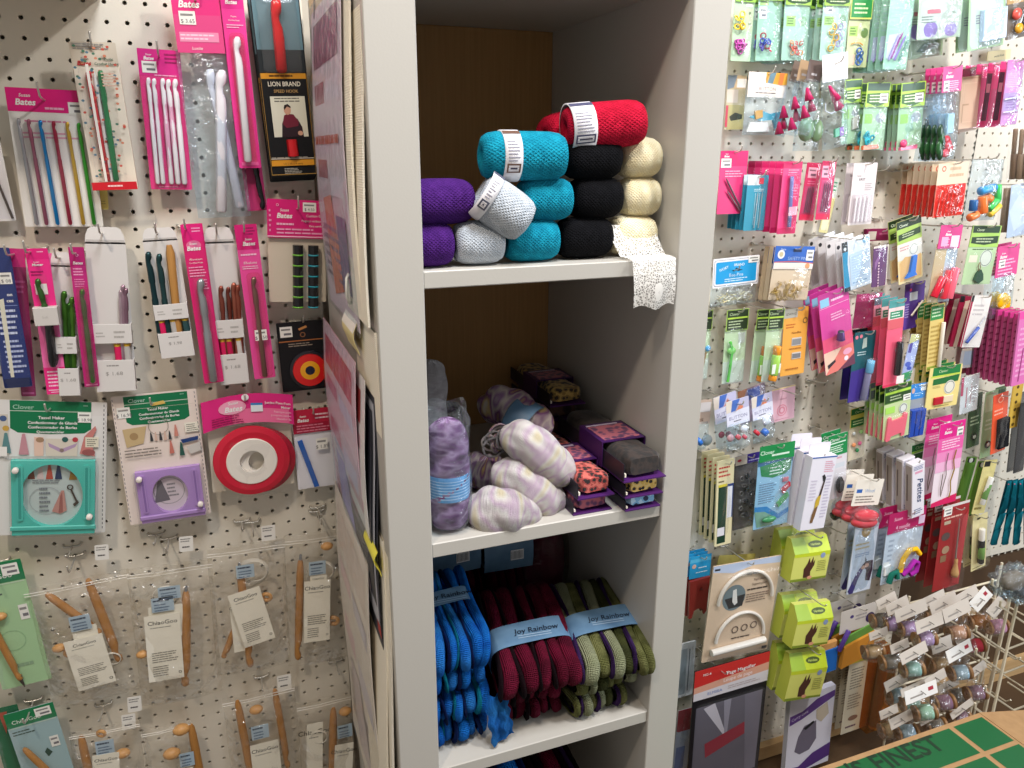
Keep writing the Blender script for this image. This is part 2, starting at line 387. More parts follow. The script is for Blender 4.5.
shelf_ball(609, 651, 0, YC+.016, 'y_cream', 'bottom cream yarn ball, under the hanging lace')
shelf_ball(405, 472, 1, YC, 'y_purple', 'purple yarn ball stacked on top of the other purple ball', .10)
yarn_ball((.3060, .830, S1+.0645), (.80, -.16, -.56), .0272, .066, 'y_grey', 'light grey yarn ball tilted on top, with a paper band', (-.032, -.018, '55586a'))
shelf_ball(518, 569, 1, YC+.004, 'y_teal', 'middle teal yarn ball between two other teal balls')
shelf_ball(570, 618, 1, YC+.010, 'y_black', 'middle black yarn ball of its stack of three')
shelf_ball(619, 655, 1, YC+.018, 'y_cream', 'middle cream yarn ball of its stack of three')
shelf_ball(481, 563, 2, YC-.004, 'y_teal', 'top teal yarn ball with a white and brown paper band', -.08, (-.028, -.008, '6b4f43'), dz=.002, rr=.0272)
shelf_ball(564, 617, 2, YC+.008, 'y_black', 'top black yarn ball, under the red ball')
shelf_ball(618, 656, 2, YC+.018, 'y_cream', 'top cream yarn ball of its stack of three')
yarn_ball((.4400, .850, S1+.1560), (.985, -.10, .09), .0268, .100, 'y_red', 'red yarn ball with a white paper band on top of the pile', (-.046, -.018, '4b4b66'))
yarn_ball((.428, .915, S1+.150), (.93, .22, .18), .0262, .085, 'y_red', 'second red yarn ball half hidden behind the banded red ball')

# lace ribbon hanging over the shelf edge
m, n, l, b = newmat('white_lace'); b.inputs['Base Color'].default_value = lin('f3f0ea'); b.inputs['Roughness'].default_value = .9
tc = n.new('ShaderNodeTexCoord'); v = n.new('ShaderNodeTexVoronoi'); v.feature = 'DISTANCE_TO_EDGE'; v.inputs['Scale'].default_value = 20
mp = n.new('ShaderNodeMapping'); mp.inputs['Scale'].default_value = (1, 2.0, 1)
c1 = n.new('ShaderNodeMath'); c1.operation = 'LESS_THAN'; c1.inputs[1].default_value = .13
gr = n.new('ShaderNodeVectorMath'); gr.operation = 'DISTANCE'; gr.inputs[1].default_value = (.55, .80, 0)
g2 = n.new('ShaderNodeMath'); g2.operation = 'MULTIPLY'; g2.inputs[1].default_value = 26; g3 = n.new('ShaderNodeMath'); g3.operation = 'SINE'
g4 = n.new('ShaderNodeMath'); g4.operation = 'GREATER_THAN'; g4.inputs[1].default_value = .35
g5 = n.new('ShaderNodeMath'); g5.operation = 'LESS_THAN'; g5.inputs[1].default_value = .22; g6 = n.new('ShaderNodeMath'); g6.operation = 'MULTIPLY'
sm = n.new('ShaderNodeMath'); sm.operation = 'MAXIMUM'
l.new(tc.outputs['UV'], mp.inputs['Vector']); l.new(mp.outputs['Vector'], v.inputs['Vector']); l.new(v.outputs['Distance'], c1.inputs[0])
l.new(tc.outputs['UV'], gr.inputs[0]); l.new(gr.outputs['Value'], g2.inputs[0]); l.new(g2.outputs[0], g3.inputs[0]); l.new(g3.outputs[0], g4.inputs[0])
l.new(gr.outputs['Value'], g5.inputs[0]); l.new(g4.outputs[0], g6.inputs[0]); l.new(g5.outputs[0], g6.inputs[1])
l.new(c1.outputs[0], sm.inputs[0]); l.new(g6.outputs[0], sm.inputs[1])
al = n.new('ShaderNodeMath'); al.operation = 'MULTIPLY_ADD'; al.inputs[1].default_value = .62; al.inputs[2].default_value = .22
l.new(sm.outputs[0], al.inputs[0]); l.new(al.outputs[0], b.inputs['Alpha']); MATS['lace'] = m
mb = MB()
p0, p1 = at_y(636, 262, .805), at_y(676, 262, .805)
def lace(u, v):
    x = p0.x+(p1.x-p0.x)*u-.007*(1-v)*(1-u)*1.5-(.012*(1-min(1, v/.4)))
    if v < .3: t = v/.3; y = .846-.02*t; z = S1+.040-.036*t
    elif v < .45: t = (v-.3)/.15; y = .826-.022*t; z = S1+.004-.003*t*t
    else: t = (v-.45)/.55; y = .8035-.004*math.sin(3*t)+.003*math.sin(7*u+2*t); z = S1+.001-.058*t-.004*u*0+.003*math.sin(9*u)*t
    return (x, y, z)
mb.grid(lace, 24, 40, 'lace')
tag(mb.build('lace_ribbon'), 'white lace ribbon hanging over the front edge of the top shelf', 'lace')

# ---------------- hanks of ribbon yarn (bottom visible shelf)
def hank(W, L, T, cols, parent, seed=1, taper=.15):
    rnd = random.Random(seed); b = MB(); n = len(cols); x = -W/2
    ws = [rnd.uniform(.75, 1.3)*(.34 if c in ('h_black', 'h_navy', 'h_plum', 'h_aqua') and len(set(cols)) > 2 else 1) for c in cols]; s = sum(ws); r = T/2
    for i, cm in enumerate(cols):
        w = W*ws[i]/s*1.14; xc = x+W*ws[i]/s/2; x += W*ws[i]/s
        ex = rnd.uniform(-.006, .006); ph = rnd.uniform(0, 6); th = rnd.uniform(.86, 1.0); lean = rnd.uniform(-.004, .004)
        P = L-2*r; tot = 2*P+2*PI*r
        def fn(u, v, w=w, xc=xc, ex=ex, ph=ph, th=th, lean=lean):
            d = v*tot; bul = math.sqrt(max(0, 1-(2*u-1)**2)); k = .62+.38*bul
            if d < P: y, z, ny, nz = r+P-d, 0, 0, -1
            elif d < P+PI*r: a = (d-P)/r; y, z, ny, nz = r, r, -math.sin(a), -math.cos(a)
            elif d < 2*P+PI*r: y, z, ny, nz = r+(d-P-PI*r), 2*r, 0, 1
            else: a = (d-2*P-PI*r)/r; y, z, ny, nz = L-r, r, math.sin(a), math.cos(a)
            zc = r
            if ny: yy = y+ny*r*k*th+(ex if ny < 0 else 0); zz = zc+nz*r*k*th
            else: yy = y; zz = zc+nz*r*k*th
            wob = .0022*math.sin(v*19+ph)
            return (xc+(u-.5)*w+wob+lean*math.sin(v*2*PI), yy, max(zz, .0005))
        b.grid(fn, 7, 34, cm)
    return b
def hank_thing(name, loc, rotz, tilt, W, L, T, cols, label, cat='yarn', band=None, group=None, seed=1, roll=0):
    M = Matrix.Translation(loc) @ Matrix.Rotation(rotz, 4, 'Z') @ Matrix.Rotation(tilt, 4, 'X') @ Matrix.Rotation(roll, 4, 'Y')
    e = empty(name, M); tag(e, label, cat, group)
    hank(W, L, T, cols, e, seed).build('yarn_strands', e)
    if band:
        y0, y1, txt = band; b = MB(); k = 10; hw, hz = W/2+.0025, T/2+.0025
        def loop(u):
            a = 2*PI*u; c, s = math.cos(a), math.sin(a); p = .45
            return (math.copysign(abs(c)**p, c)*hw, math.copysign(abs(s)**p, s)*hz+T/2)
        b.grid(lambda u, v: (loop(u)[0], y0+(y1-y0)*v+.004*loop(u)[0]/hw, loop(u)[1]), 48, 4, 'paper_band_blue')
        i0 = len(b.v); b.text(txt, W*.08, 0, 0, .0130, '121a2c', 'c', .006, .12)
        for q in range(2): b.flat([(-.02, -.004-.004*q), (.03, -.004-.004*q), (.03, -.0028-.004*q), (-.02, -.0028-.004*q)], 0, '9db4c9')
        b.xf(Matrix.Translation((0, (y0+y1)/2-.003, T+.0032)) @ Matrix.Rotation(-PI/2, 4, 'X'), i0)
        if txt == '':
            i0 = len(b.v); b.flat([(-.01, -.012), (.012, -.012), (.012, .006), (-.01, .006)], 0, 'e8eaee')
            for q in range(9): b.flat([(-.009+.0022*q, -.010), (-.008+.0022*q, -.010), (-.008+.0022*q, .004), (-.009+.0022*q, .004)], -.0004, '444a55')
            b.xf(Matrix.Translation((.012, -.0175, T*.55)), i0)
            b.grid(lambda u, v: (-hw*.96+2*hw*.96*u, -.012-.004*math.sin(PI*v), T*(.02+.96*v)), 4, 3, 'paper_band_blue')
        b.build('paper_band', e, None, 'pale blue printed paper band')
    return e
m, n, l, b = newmat('paper_band_blue'); b.inputs['Roughness'].default_value = .5
tc = n.new('ShaderNodeTexCoord'); t = n.new('ShaderNodeTexNoise'); t.inputs['Scale'].default_value = 40
r = n.new('ShaderNodeMix'); r.data_type = 'RGBA'; r.inputs[6].default_value = lin('3d6184'); r.inputs[7].default_value = lin('6f92b0')
l.new(tc.outputs['Object'], t.inputs['Vector']); l.new(t.outputs['Fac'], r.inputs[0]); l.new(r.outputs[2], b.inputs['Base Color']); MATS['paper_band_blue'] = m
for nm, cols in dict(h_blue=['0d5cc8', '1c84ee', '1068d8'], h_aqua=['0a7fa8', '12a6c4', '0b66b0'], h_navy=['0a1f4f', '0e2f74'], h_blue2=['1670dc', '3a9af2'],
                     h_maroon=['580c26', '7c1636', '660f2a'], h_black=['120a10', '2a0d18'], h_wine=['5a0c24', '780f33'],
                     h_olive=['6b6e3c', '8b8c57', '5c5f34'], h_sage=['9aa07a', 'b3b694'], h_plum=['3b2350', '57367a'], h_moss=['3c4024', '55592f']).items():
    yarn_mat(nm, cols, 'strand', bump=1.0)
B = ['h_blue', 'h_aqua', 'h_blue2', 'h_navy', 'h_blue', 'h_aqua', 'h_blue2', 'h_navy', 'h_blue']
Z3 = S3+.0004
hank_thing('yarn_hank', (.2490, .842, Z3), .02, 0, .080, .20, .040, B, 'blue ruffle yarn hank at the bottom of the blue pile', seed=3, group='blue hanks in the bottom pile')
hank_thing('yarn_hank', (.2500, .832, Z3+.040), 0, 0, .082, .20, .050, B[::-1], 'second blue ruffle yarn hank from the bottom, its end hanging loose', seed=4, group='blue hanks in the bottom pile')
hank_thing('yarn_hank', (.2470, .836, Z3+.089), .02, 0, .078, .20, .047, B[3:]+B[:3], 'third blue ruffle yarn hank from the bottom', seed=5, group='blue hanks in the bottom pile')
hank_thing('yarn_hank', (.2480, .826, Z3+.118), -.02, .14, .082, .19, .060, B[1:]+B[:1], 'topmost blue ruffle yarn hank with a pale blue band', band=(.088, .118, 'Joy Rainbow'), seed=6, group='blue hanks in the bottom pile')
# its loose end
b = MB()
def tail(u, v):
    return (.277+.034*u+.010*v+.002*math.sin(20*v+5*u), .8245-.004*math.sin(3*v+u*2)+.004*math.sin(12*u+4*v)-.012*(1-v)*(1-v)*-1, Z3+.080-.077*v+.007*u*v+.003*math.sin(14*u)*v)
b.grid(tail, 14, 16, 'h_blue2')
tl = b.build('loose_end'); hk = [o for o in bpy.data.objects if o.get('label', '').startswith('second blue ruffle')][0]
tl.parent = hk; tl.matrix_parent_inverse = hk.matrix_world.inverted()
Mr = ['h_maroon', 'h_black', 'h_maroon', 'h_black', 'h_wine', 'h_black', 'h_maroon', 'h_black', 'h_wine']
hank_thing('yarn_hank', (.3600, .846, Z3), -.03, 0, .086, .20, .040, Mr, 'dark red and black yarn hank at the bottom of its pile', seed=11, group='dark red hanks in the pile')
hank_thing('yarn_hank', (.3560, .838, Z3+.038), .03, 0, .094, .20, .034, Mr[2:]+Mr[:2], 'dark red and black yarn hank in the middle of its pile', seed=12, group='dark red hanks in the pile')
hank_thing('yarn_hank', (.3560, .812, Z3+.064), -.10, .24, .118, .19, .056, Mr[1:]+Mr[:1], 'top dark red and black yarn hank with a pale blue band', band=(.060, .098, 'Joy Rainbow'), seed=13, group='dark red hanks in the pile')
Gr = ['h_olive', 'h_plum', 'h_sage', 'h_olive', 'h_plum', 'h_sage', 'h_moss', 'h_plum', 'h_olive']
hank_thing('yarn_hank', (.4570, .826, Z3), .04, 0, .086, .19, .042, Gr, 'green and purple yarn hank at the bottom of its pile', seed=21, group='green hanks in the pile')
hank_thing('yarn_hank', (.4650, .822, Z3+.040), -.02, 0, .098, .19, .035, Gr[3:]+Gr[:3], 'green and purple yarn hank in the middle of its pile', seed=22, group='green hanks in the pile')
hank_thing('yarn_hank', (.4730, .806, Z3+.061), -.12, .20, .112, .19, .052, Gr[1:]+Gr[:1], 'top green and purple yarn hank with a pale blue band', band=(.062, .104, 'Joy Rainbow'), seed=23, group='green hanks in the pile')
# dark hanks at the back of the shelf
hank_thing('yarn_hank', (.310, 1.065, Z3), 0, 0, .095, .13, .075, Mr, 'dark red yarn hank at the back on the left, bottom one', seed=31)
hank_thing('yarn_hank', (.306, 1.060, Z3+.075), .05, 0, .090, .13, .075, Mr[2:]+Mr[:2], 'dark red yarn hank behind the front dark red pile, second up', seed=32)
hank_thing('yarn_hank', (.300, 1.055, Z3+.150), .05, 0, .088, .14, .062, Mr[1:]+Mr[:1], 'dark red yarn hank at the back with a barcode band, left one', band=(.004, .05, ''), seed=33)
hank_thing('yarn_hank', (.392, 1.060, Z3), -.05, 0, .085, .13, .142, Mr[::-1], 'black and red yarn hank at the back in the middle, lower one', seed=34)
hank_thing('yarn_hank', (.392, 1.050, Z3+.142), -.05, 0, .082, .13, .058, ['h_black', 'h_navy', 'h_black', 'h_wine', 'h_black'], 'very dark yarn hank at the back with a barcode band, right one', band=(.004, .05, ''), seed=35)
e = empty('bagged_yarn', Matrix.Translation((.478, 1.10, Z3))); tag(e, 'clear bag of dark red yarn behind the green pile', 'yarn')
b = MB(); b.ball((0, 0, .11), .040, 'h_wine', 18, (1, 1, 2.7)); b.build('yarn', e)
b = MB(); b.ball((0, 0, .115), .046, 'hazy_film', 22, (1.05, 1.05, 2.48)); b.torus((-.004, -.02, .222), .02, .003, 'hazy_film', (0, .4, 1)); b.build('plastic_bag', e)
# lowest shelf
for k, (x, c, lab) in enumerate(((.335, ['h_navy', 'h_blue', 'h_navy', 'h_black', 'h_navy'], 'navy yarn hank on the lowest shelf'), (.415, ['h_black', 'h_plum', 'h_black', 'h_wine', 'h_black', 'h_black'], 'black yarn hank with a pale line on the lowest shelf'))):
    zt = S4+.0004
    hank_thing('yarn_hank', (x, .865, zt), 0, 0, .078, .18, .11, c, lab+', under the other', seed=40+k)
    hank_thing('yarn_hank', (x, .850, zt+.11), 0, .1, .080, .18, .095, c[::-1], lab+', on top', seed=45+k)

# ---------------- middle shelf: twisted baby yarn
yarn_mat('t_baby', ['faf5f1', 'f7e8ec', 'faf5f1', 'e3c9de', 'faf4ec', 'f4e6c2', 'faf5f1'], 'twist', 2.6, .9)
yarn_mat('t_baby2', ['efe6df', 'b489bd', 'efe3dd', '9a5f9f', 'e3c787', 'efe6df'], 'twist', 3.4, .9)
yarn_mat('t_grey', ['8f8b8e', 'a7a3a5', '9a9598'], 'twist', 5, .9)
yarn_mat('t_lilac', ['7f5289', 'd0acd6', '9a6aa2', '5a3462'], 'twist', 5, .9)
yarn_mat('t_dark', ['2a1a22', '4a2b33', '6b5a4a', '2b2030'], 'twist', 7, .9)
def twist(name, pts, rads, m, label, group=None, lobes=3, turns=2.4, amp=.10, parent=None, pname='yarn'):
    pts = [Vector(p) for p in pts]; base = Vector((pts[0].x, pts[0].y, min(p.z for p in pts)))
    N = 40
    def cr(t):   # Catmull-Rom through the points
        k = t*(len(pts)-1); i = min(int(k), len(pts)-2); f = k-i
        p0 = pts[max(i-1, 0)]; p1 = pts[i]; p2 = pts[i+1]; p3 = pts[min(i+2, len(pts)-1)]
        q = .5*((2*p1)+(p2-p0)*f+(2*p0-5*p1+4*p2-p3)*f*f+(3*p1-p0-3*p2+p3)*f**3); return q, rads[i]+(rads[i+1]-rads[i])*(f*f*(3-2*f))
    C = [cr(i/N) for i in range(N+1)]; a = None; fr = []
    for i in range(N+1):
        t = (C[min(i+1, N)][0]-C[max(i-1, 0)][0]).normalized()
        a = (a-t*a.dot(t)).normalized() if a else t.orthogonal().normalized(); fr.append((a.copy(), t.cross(a)))
    def fn(u, v):
        i = min(N, int(round(v*N))); p, r = C[i]; A, Bv = fr[i]
        e = min(1, math.sqrt(max(0, 1-(1-min(1, v/.16))**2)), math.sqrt(max(0, 1-(1-min(1, (1-v)/.16))**2)))
        w = 2*PI*u; rr = r*e*(1-amp+amp*abs(math.cos(lobes/2*(w-turns*2*PI*v*.5)))*1.4)
        return p-base+(A*math.cos(w)+Bv*math.sin(w))*rr
    b = MB(); b.grid(fn, 44, N, m)
    if parent: return b.build(pname, parent)
    e = empty(name, Matrix.Translation(base)); tag(e, label, 'yarn', group); b.build('yarn', e); return e
Z2 = S2+.0004
tw = 'twisted_skein'
twist(tw, [at_y(477, 513, .865), at_y(497, 511, .842), at_y(517, 512, .842), at_y(535, 510, .86)], [.030, .033, .028, .021], 't_baby', 'white and pastel twisted skein lying lowest, nearest the shelf edge')
twist(tw, [at_y(494, 474, .885), at_y(516, 479, .862), at_y(540, 496, .856), at_y(552, 505, .868)], [.020, .027, .028, .024], 't_baby', 'white and pastel twisted skein in the middle of its pile of three')
twist(tw, [at_y(507, 437, .898), at_y(526, 442, .868), at_y(550, 463, .862), at_y(562, 478, .868)], [.020, .028, .028, .024], 't_baby', 'white and pastel twisted skein on top of its pile of three')
sk = [o for o in bpy.data.objects if o.get('label', '').endswith('on top of its pile of three') and o.name.startswith('twisted')][0]
b = MB(); c0 = at_y(499, 442, .90)
for k in range(9): 
    q = c0+Vector((random.uniform(-.012, .012), random.uniform(-.008, .008), random.uniform(-.008, .012)))
    b.torus(q, random.uniform(.010, .016), .0016, ('t_baby', 't_baby2', 't_grey')[k % 3], (random.uniform(-.6, .6), -1, random.uniform(-.3, .3)), 22, 5)
o = b.build('loose_loops'); o.parent = sk; o.matrix_parent_inverse = sk.matrix_world.inverted()
twist(tw, [at_y(486, 410, 1.02), at_y(505, 405, .985), at_y(530, 420, .95), at_y(548, 434, .94)], [.024, .029, .028, .022], 't_baby2', 'purple streaked twisted skein behind the white pile', amp=.12)
b = MB(); p = at_y(524, 421, .952); 
e2 = [o for o in bpy.data.objects if o.get('label', '').startswith('purple streaked')][0]
ax = (at_y(530, 420, .95)-at_y(505, 405, .985)).normalized()
b.lathe([(.0305, -.018), (.0315, -.016), (.0315, .016), (.0305, .018)], 'paper_band_blue', p, ax, 30)
o = b.build('paper_band', None, None, 'pale blue paper band'); o.parent = e2; o.matrix_parent_inverse = e2.matrix_world.inverted()
twist(tw, [Vector((.300, .97, Z2+.026)), Vector((.322, .94, Z2+.025)), Vector((.345, .93, Z2+.024))], [.024, .026, .022], 't_baby2', 'purple streaked twisted skein under the pile of three, at the back')
twist(tw, [Vector((.262, 1.0, Z2+.03)), Vector((.275, .96, Z2+.028)), Vector((.282, .93, Z2+.026))], [.026, .028, .024], 't_grey', 'grey twisted skein lying behind the lowest white skein')
twist(tw, [Vector((.270, 1.06, Z2+.026)), Vector((.292, 1.05, Z2+.028)), Vector((.32, 1.05, Z2+.027))], [.024, .027, .024], 't_dark', 'dark brown twisted skein at the back, lower one')
twist(tw, [Vector((.262, 1.04, Z2+.078)), Vector((.285, 1.03, Z2+.080)), Vector((.31, 1.03, Z2+.078))], [.022, .026, .024], 't_dark', 'dark brown twisted skein at the back, upper one')
twist(tw, [Vector((.262, 1.0, Z2+.072)), Vector((.28, .985, Z2+.073)), Vector((.30, .975, Z2+.070))], [.018, .020, .018], 't_grey', 'small grey twisted skein between the dark and the white skeins')
# lavender skein upright in a clear bag, and the grey skein standing behind it
e = empty('bagged_skein', Matrix.Translation((.2385, .848, Z2))); tag(e, 'lilac skein standing in a clear bag with a blue band', 'yarn')
twist('', [Vector((0, 0, 0)), Vector((0, 0, .05)), Vector((.001, 0, .10)), Vector((0, 0, .147))], [.024, .0265, .0255, .022], 't_lilac', '', parent=e, turns=3)
b = MB(); b.lathe([(.0272, .046), (.0274, .047), (.0274, .078), (.0272, .079)], '5b9bd0', (0, 0, 0), (0, 0, 1), 30)
for k in range(7): b.lathe([(0.02755, .050+.0038*k), (0.02755, .0512+.0038*k)], 'a9cbe8', (0, 0, 0), (0, 0, 1), 30)
b.build('paper_band', e, None, 'bright blue paper band')
b = MB()
def bag(u, v):
    a = 2*PI*u; r = .0286+.0014*math.sin(5*a+9*v)+(.003*math.sin(3*a) if v > .9 else 0)-(.004 if v > .88 else 0); 
    if v < .06: r *= math.sqrt(v/.06)
    return (math.cos(a)*r, math.sin(a)*r, .165*v*(1+.02*math.sin(4*a)*v))
b.grid(bag, 40, 24, 'cool_film'); b.build('plastic_bag', e)
e = empty('standing_skein', Matrix.Translation((.2370, .93, Z2))); tag(e, 'pale grey skein standing behind the lilac skein in the bag', 'yarn')
twist('', [Vector((0, 0, 0)), Vector((0, 0, .10)), Vector((.002, 0, .16)), Vector((.004, 0, .200))], [.022, .024, .0235, .020], 't_grey', '', parent=e)

# ---------------- middle shelf: rolls of printed fabric in purple card sleeves
def print_mat(name, base, spot, third, scale, kind=0):
    m, n, l, b = newmat(name); b.inputs['Roughness'].default_value = .7; b.inputs['Sheen Weight'].default_value = .2
    tc = n.new('ShaderNodeTexCoord'); v = n.new('ShaderNodeTexVoronoi'); v.inputs['Scale'].default_value = scale; v.inputs['Randomness'].default_value = 1
    nz = n.new('ShaderNodeTexNoise'); nz.inputs['Scale'].default_value = scale*1.3; ad = n.new('ShaderNodeMath'); ad.operation = 'MULTIPLY_ADD'; ad.inputs[1].default_value = .34
    l.new(tc.outputs['Object'], v.inputs['Vector']); l.new(tc.outputs['Object'], nz.inputs['Vector'])
    l.new(nz.outputs['Fac'], ad.inputs[0]); l.new(v.outputs['Distance'], ad.inputs[2])
    r = n.new('ShaderNodeValToRGB'); r.color_ramp.interpolation = 'CONSTANT' if kind == 0 else 'LINEAR'; e = r.color_ramp.elements
    e[0].color = lin(spot); e[0].position = 0; e[1].color = lin(base); e[1].position = .55; q = e.new(.76); q.color = lin(third)
    l.new(ad.outputs[0], r.inputs['Fac']); l.new(r.outputs['Color'], b.inputs['Base Color'])
    noise_bump(n, l, b, 220, .4); MATS[name] = m
print_mat('pr_gold', '8a7038', '241a12', 'b79a52', 120); print_mat('pr_brown', '1a120f', '0d0808', '2e211b', 110, 1)
print_mat('pr_leopard', 'd8b155', '1a1210', 'e2c47c', 150); print_mat('pr_blue', '7fb6dc', '14284a', 'bcdcf0', 90, 0)
print_mat('pr_coral', '9f3c37', '1d1013', 'c9655a', 130); print_mat('pr_plum', '5a2a55', '22102a', 'b05a68', 110, 1); print_mat('pr_dark', '2c1c22', '120c10', '5a3e2e', 70, 1)
def fabric_roll(x0, x1, yf, L, z0, T, fab, label, sleeve=True, cardc='4a2160', group=None):
    W = x1-x0; e = empty('fabric_roll', Matrix.Translation(((x0+x1)/2, yf, z0))); tag(e, label, 'fabric', group)
    b = MB(); b.box(-W/2, 0, 0, W/2, L, .0018, cardc); b.box(-W/2, .002, .0018, -W/2+.0012, L, T*.75, '22202a'); b.build('card_tray', e, None, 'purple card tray')
    b = MB()
    def fn(u, v):
        a = 2*PI*u; c, s = math.cos(a), math.sin(a); p = .55
        k = 1 if .03 < v < .97 else .80
        return (math.copysign(abs(c)**p, c)*(W/2-.0045)*k+.002, .006+(L-.012)*v, T/2+.0012+math.copysign(abs(s)**(p+.15), s)*(T/2-.0018)*k+.0012*math.sin(9*v+3*u*6))
    b.grid(fn, 36, 20, fab); b.add([fn(i/36, 0) for i in range(36)], [tuple(range(36))], fab); b.build('fabric', e)
    b = MB(); b.box(-W/2+.0016, .001, T*.22, -W/2+.0036, L*.96, T*.36, 'efe6d6'); b.build('card_edge', e, None, 'cream card core edge')
    if sleeve:
        b = MB(); y0, y1 = L*.28, L*.62; q = .0012
        b.box(-W/2-q, y0, T+.0005, W/2+q, y1, T+.0017, '3d1a52'); b.box(-W/2-2*q, y0, 0, -W/2-q, y1, T+.0017, '3d1a52'); b.box(W/2, y0, 0, W/2+q, y1, T+.0017, '3d1a52')
        b.box(-W/2+.004, y0+.006, T+.0017, W/2-.004, y1-.012, T+.0021, 'pr_plum'); b.box(-W/2+.004, y1-.010, T+.0017, W/2-.01, y1-.006, T+.0021, 'c9bcd0')
        b.build('card_sleeve', e, None, 'dark purple printed card sleeve')
    return e
xa0, xa1 = at_y(609, 500, .835).x, at_y(658, 500, .835).x
xa0, xa1 = .4660, .5255
fabric_roll(xa0+.004, xa1-.002, .806, .20, Z2, .0200, 'pr_blue', 'blue printed fabric roll at the bottom of the right stack', False)
fabric_roll(xa0+.001, xa1-.001, .803, .20, Z2+.0204, .0245, 'pr_leopard', 'yellow leopard print fabric roll in the right stack', False)
fabric_roll(xa0-.004, xa1, .800, .21, Z2+.0452, .0345, 'pr_brown', 'dark brown lace print fabric roll on top of the right stack')
xb0, xb1 = .4000, .4570
fabric_roll(xb0, xb1, .820, .19, Z2, .0225, 'pr_plum', 'pink and purple print fabric roll under the coral leopard roll', False)
fabric_roll(xb0+.004, xb1+.001, .816, .19, Z2+.0230, .0300, 'pr_coral', 'coral leopard print fabric roll in the middle stack', True)
xc0, xc1 = .448, .5080
for k in range(3): fabric_roll(xc0, xc1, 1.025, .15, Z2+.028*k, .0275, 'pr_dark', ('dark print fabric roll at the bottom of the rear stack', 'dark print fabric roll second from the bottom of the rear stack', 'dark print fabric roll just under the gold floral one')[k], k == 2)
fabric_roll(xc0, xc1, 1.01, .17, Z2+.0845, .028, 'pr_gold', 'gold floral print fabric roll on top of the rear stack')
# ------------------------------------------------------------------ hanging packs
REG = dict(L1=(0, 0, 3.34), L2=(160, 0, 3.34), L3=(0, 220, 4.265), L4=(160, 190, 3.655), L5=(0, 380, 4.265), L6=(180, 370, 4.04), L7=(0, 540, 3.37), L8=(180, 530, 3.227),
           R1=(700, 0, 4.8), R2=(854, 0, 4.8), R3=(700, 140, 4.8), R4=(854, 140, 4.8), R5=(700, 290, 4.8), R6=(854, 290, 4.8), R7=(680, 420, 4.8), R8=(844, 420, 4.267),
           R9=(670, 540, 3.367), R10=(840, 560, 3.69), R11=(820, 560, 4.7), R12=(720, 640, 6), R13=(940, 480, 6.4), R14=(920, 560, 5.49), R15=(860, 620, 6.4), P=(0, 0, 1),
           S1=(980, 380, 4.27), S2=(840, 370, 7.68), S3=(920, 360, 6.98), S4=(840, 440, 8.53), S5=(870, 500, 7.68), S6=(690, 440, 7.68), S7=(770, 430, 7.68), S8=(760, 510, 5.91),
           T1=(704, 230, 9.6), T2=(790, 220, 7.68), T3=(890, 210, 8.53), T4=(950, 130, 7.68), T5=(954, 200, 6.4), T6=(690, 380, 9.31), T7=(800, 280, 5.91), T8=(870, 280, 6.4),
           U1=(700, 0, 10.24), U2=(780, 0, 10.24), U3=(720, 60, 9.6), U4=(800, 60, 7.68), U5=(870, 0, 9.6), U6=(944, 0, 9.6), U7=(890, 60, 7.68), U8=(954, 50, 7.68))
def PX(R, p): o = REG[R]; return (o[0]+p[0]/o[2], o[1]+p[1]/o[2])
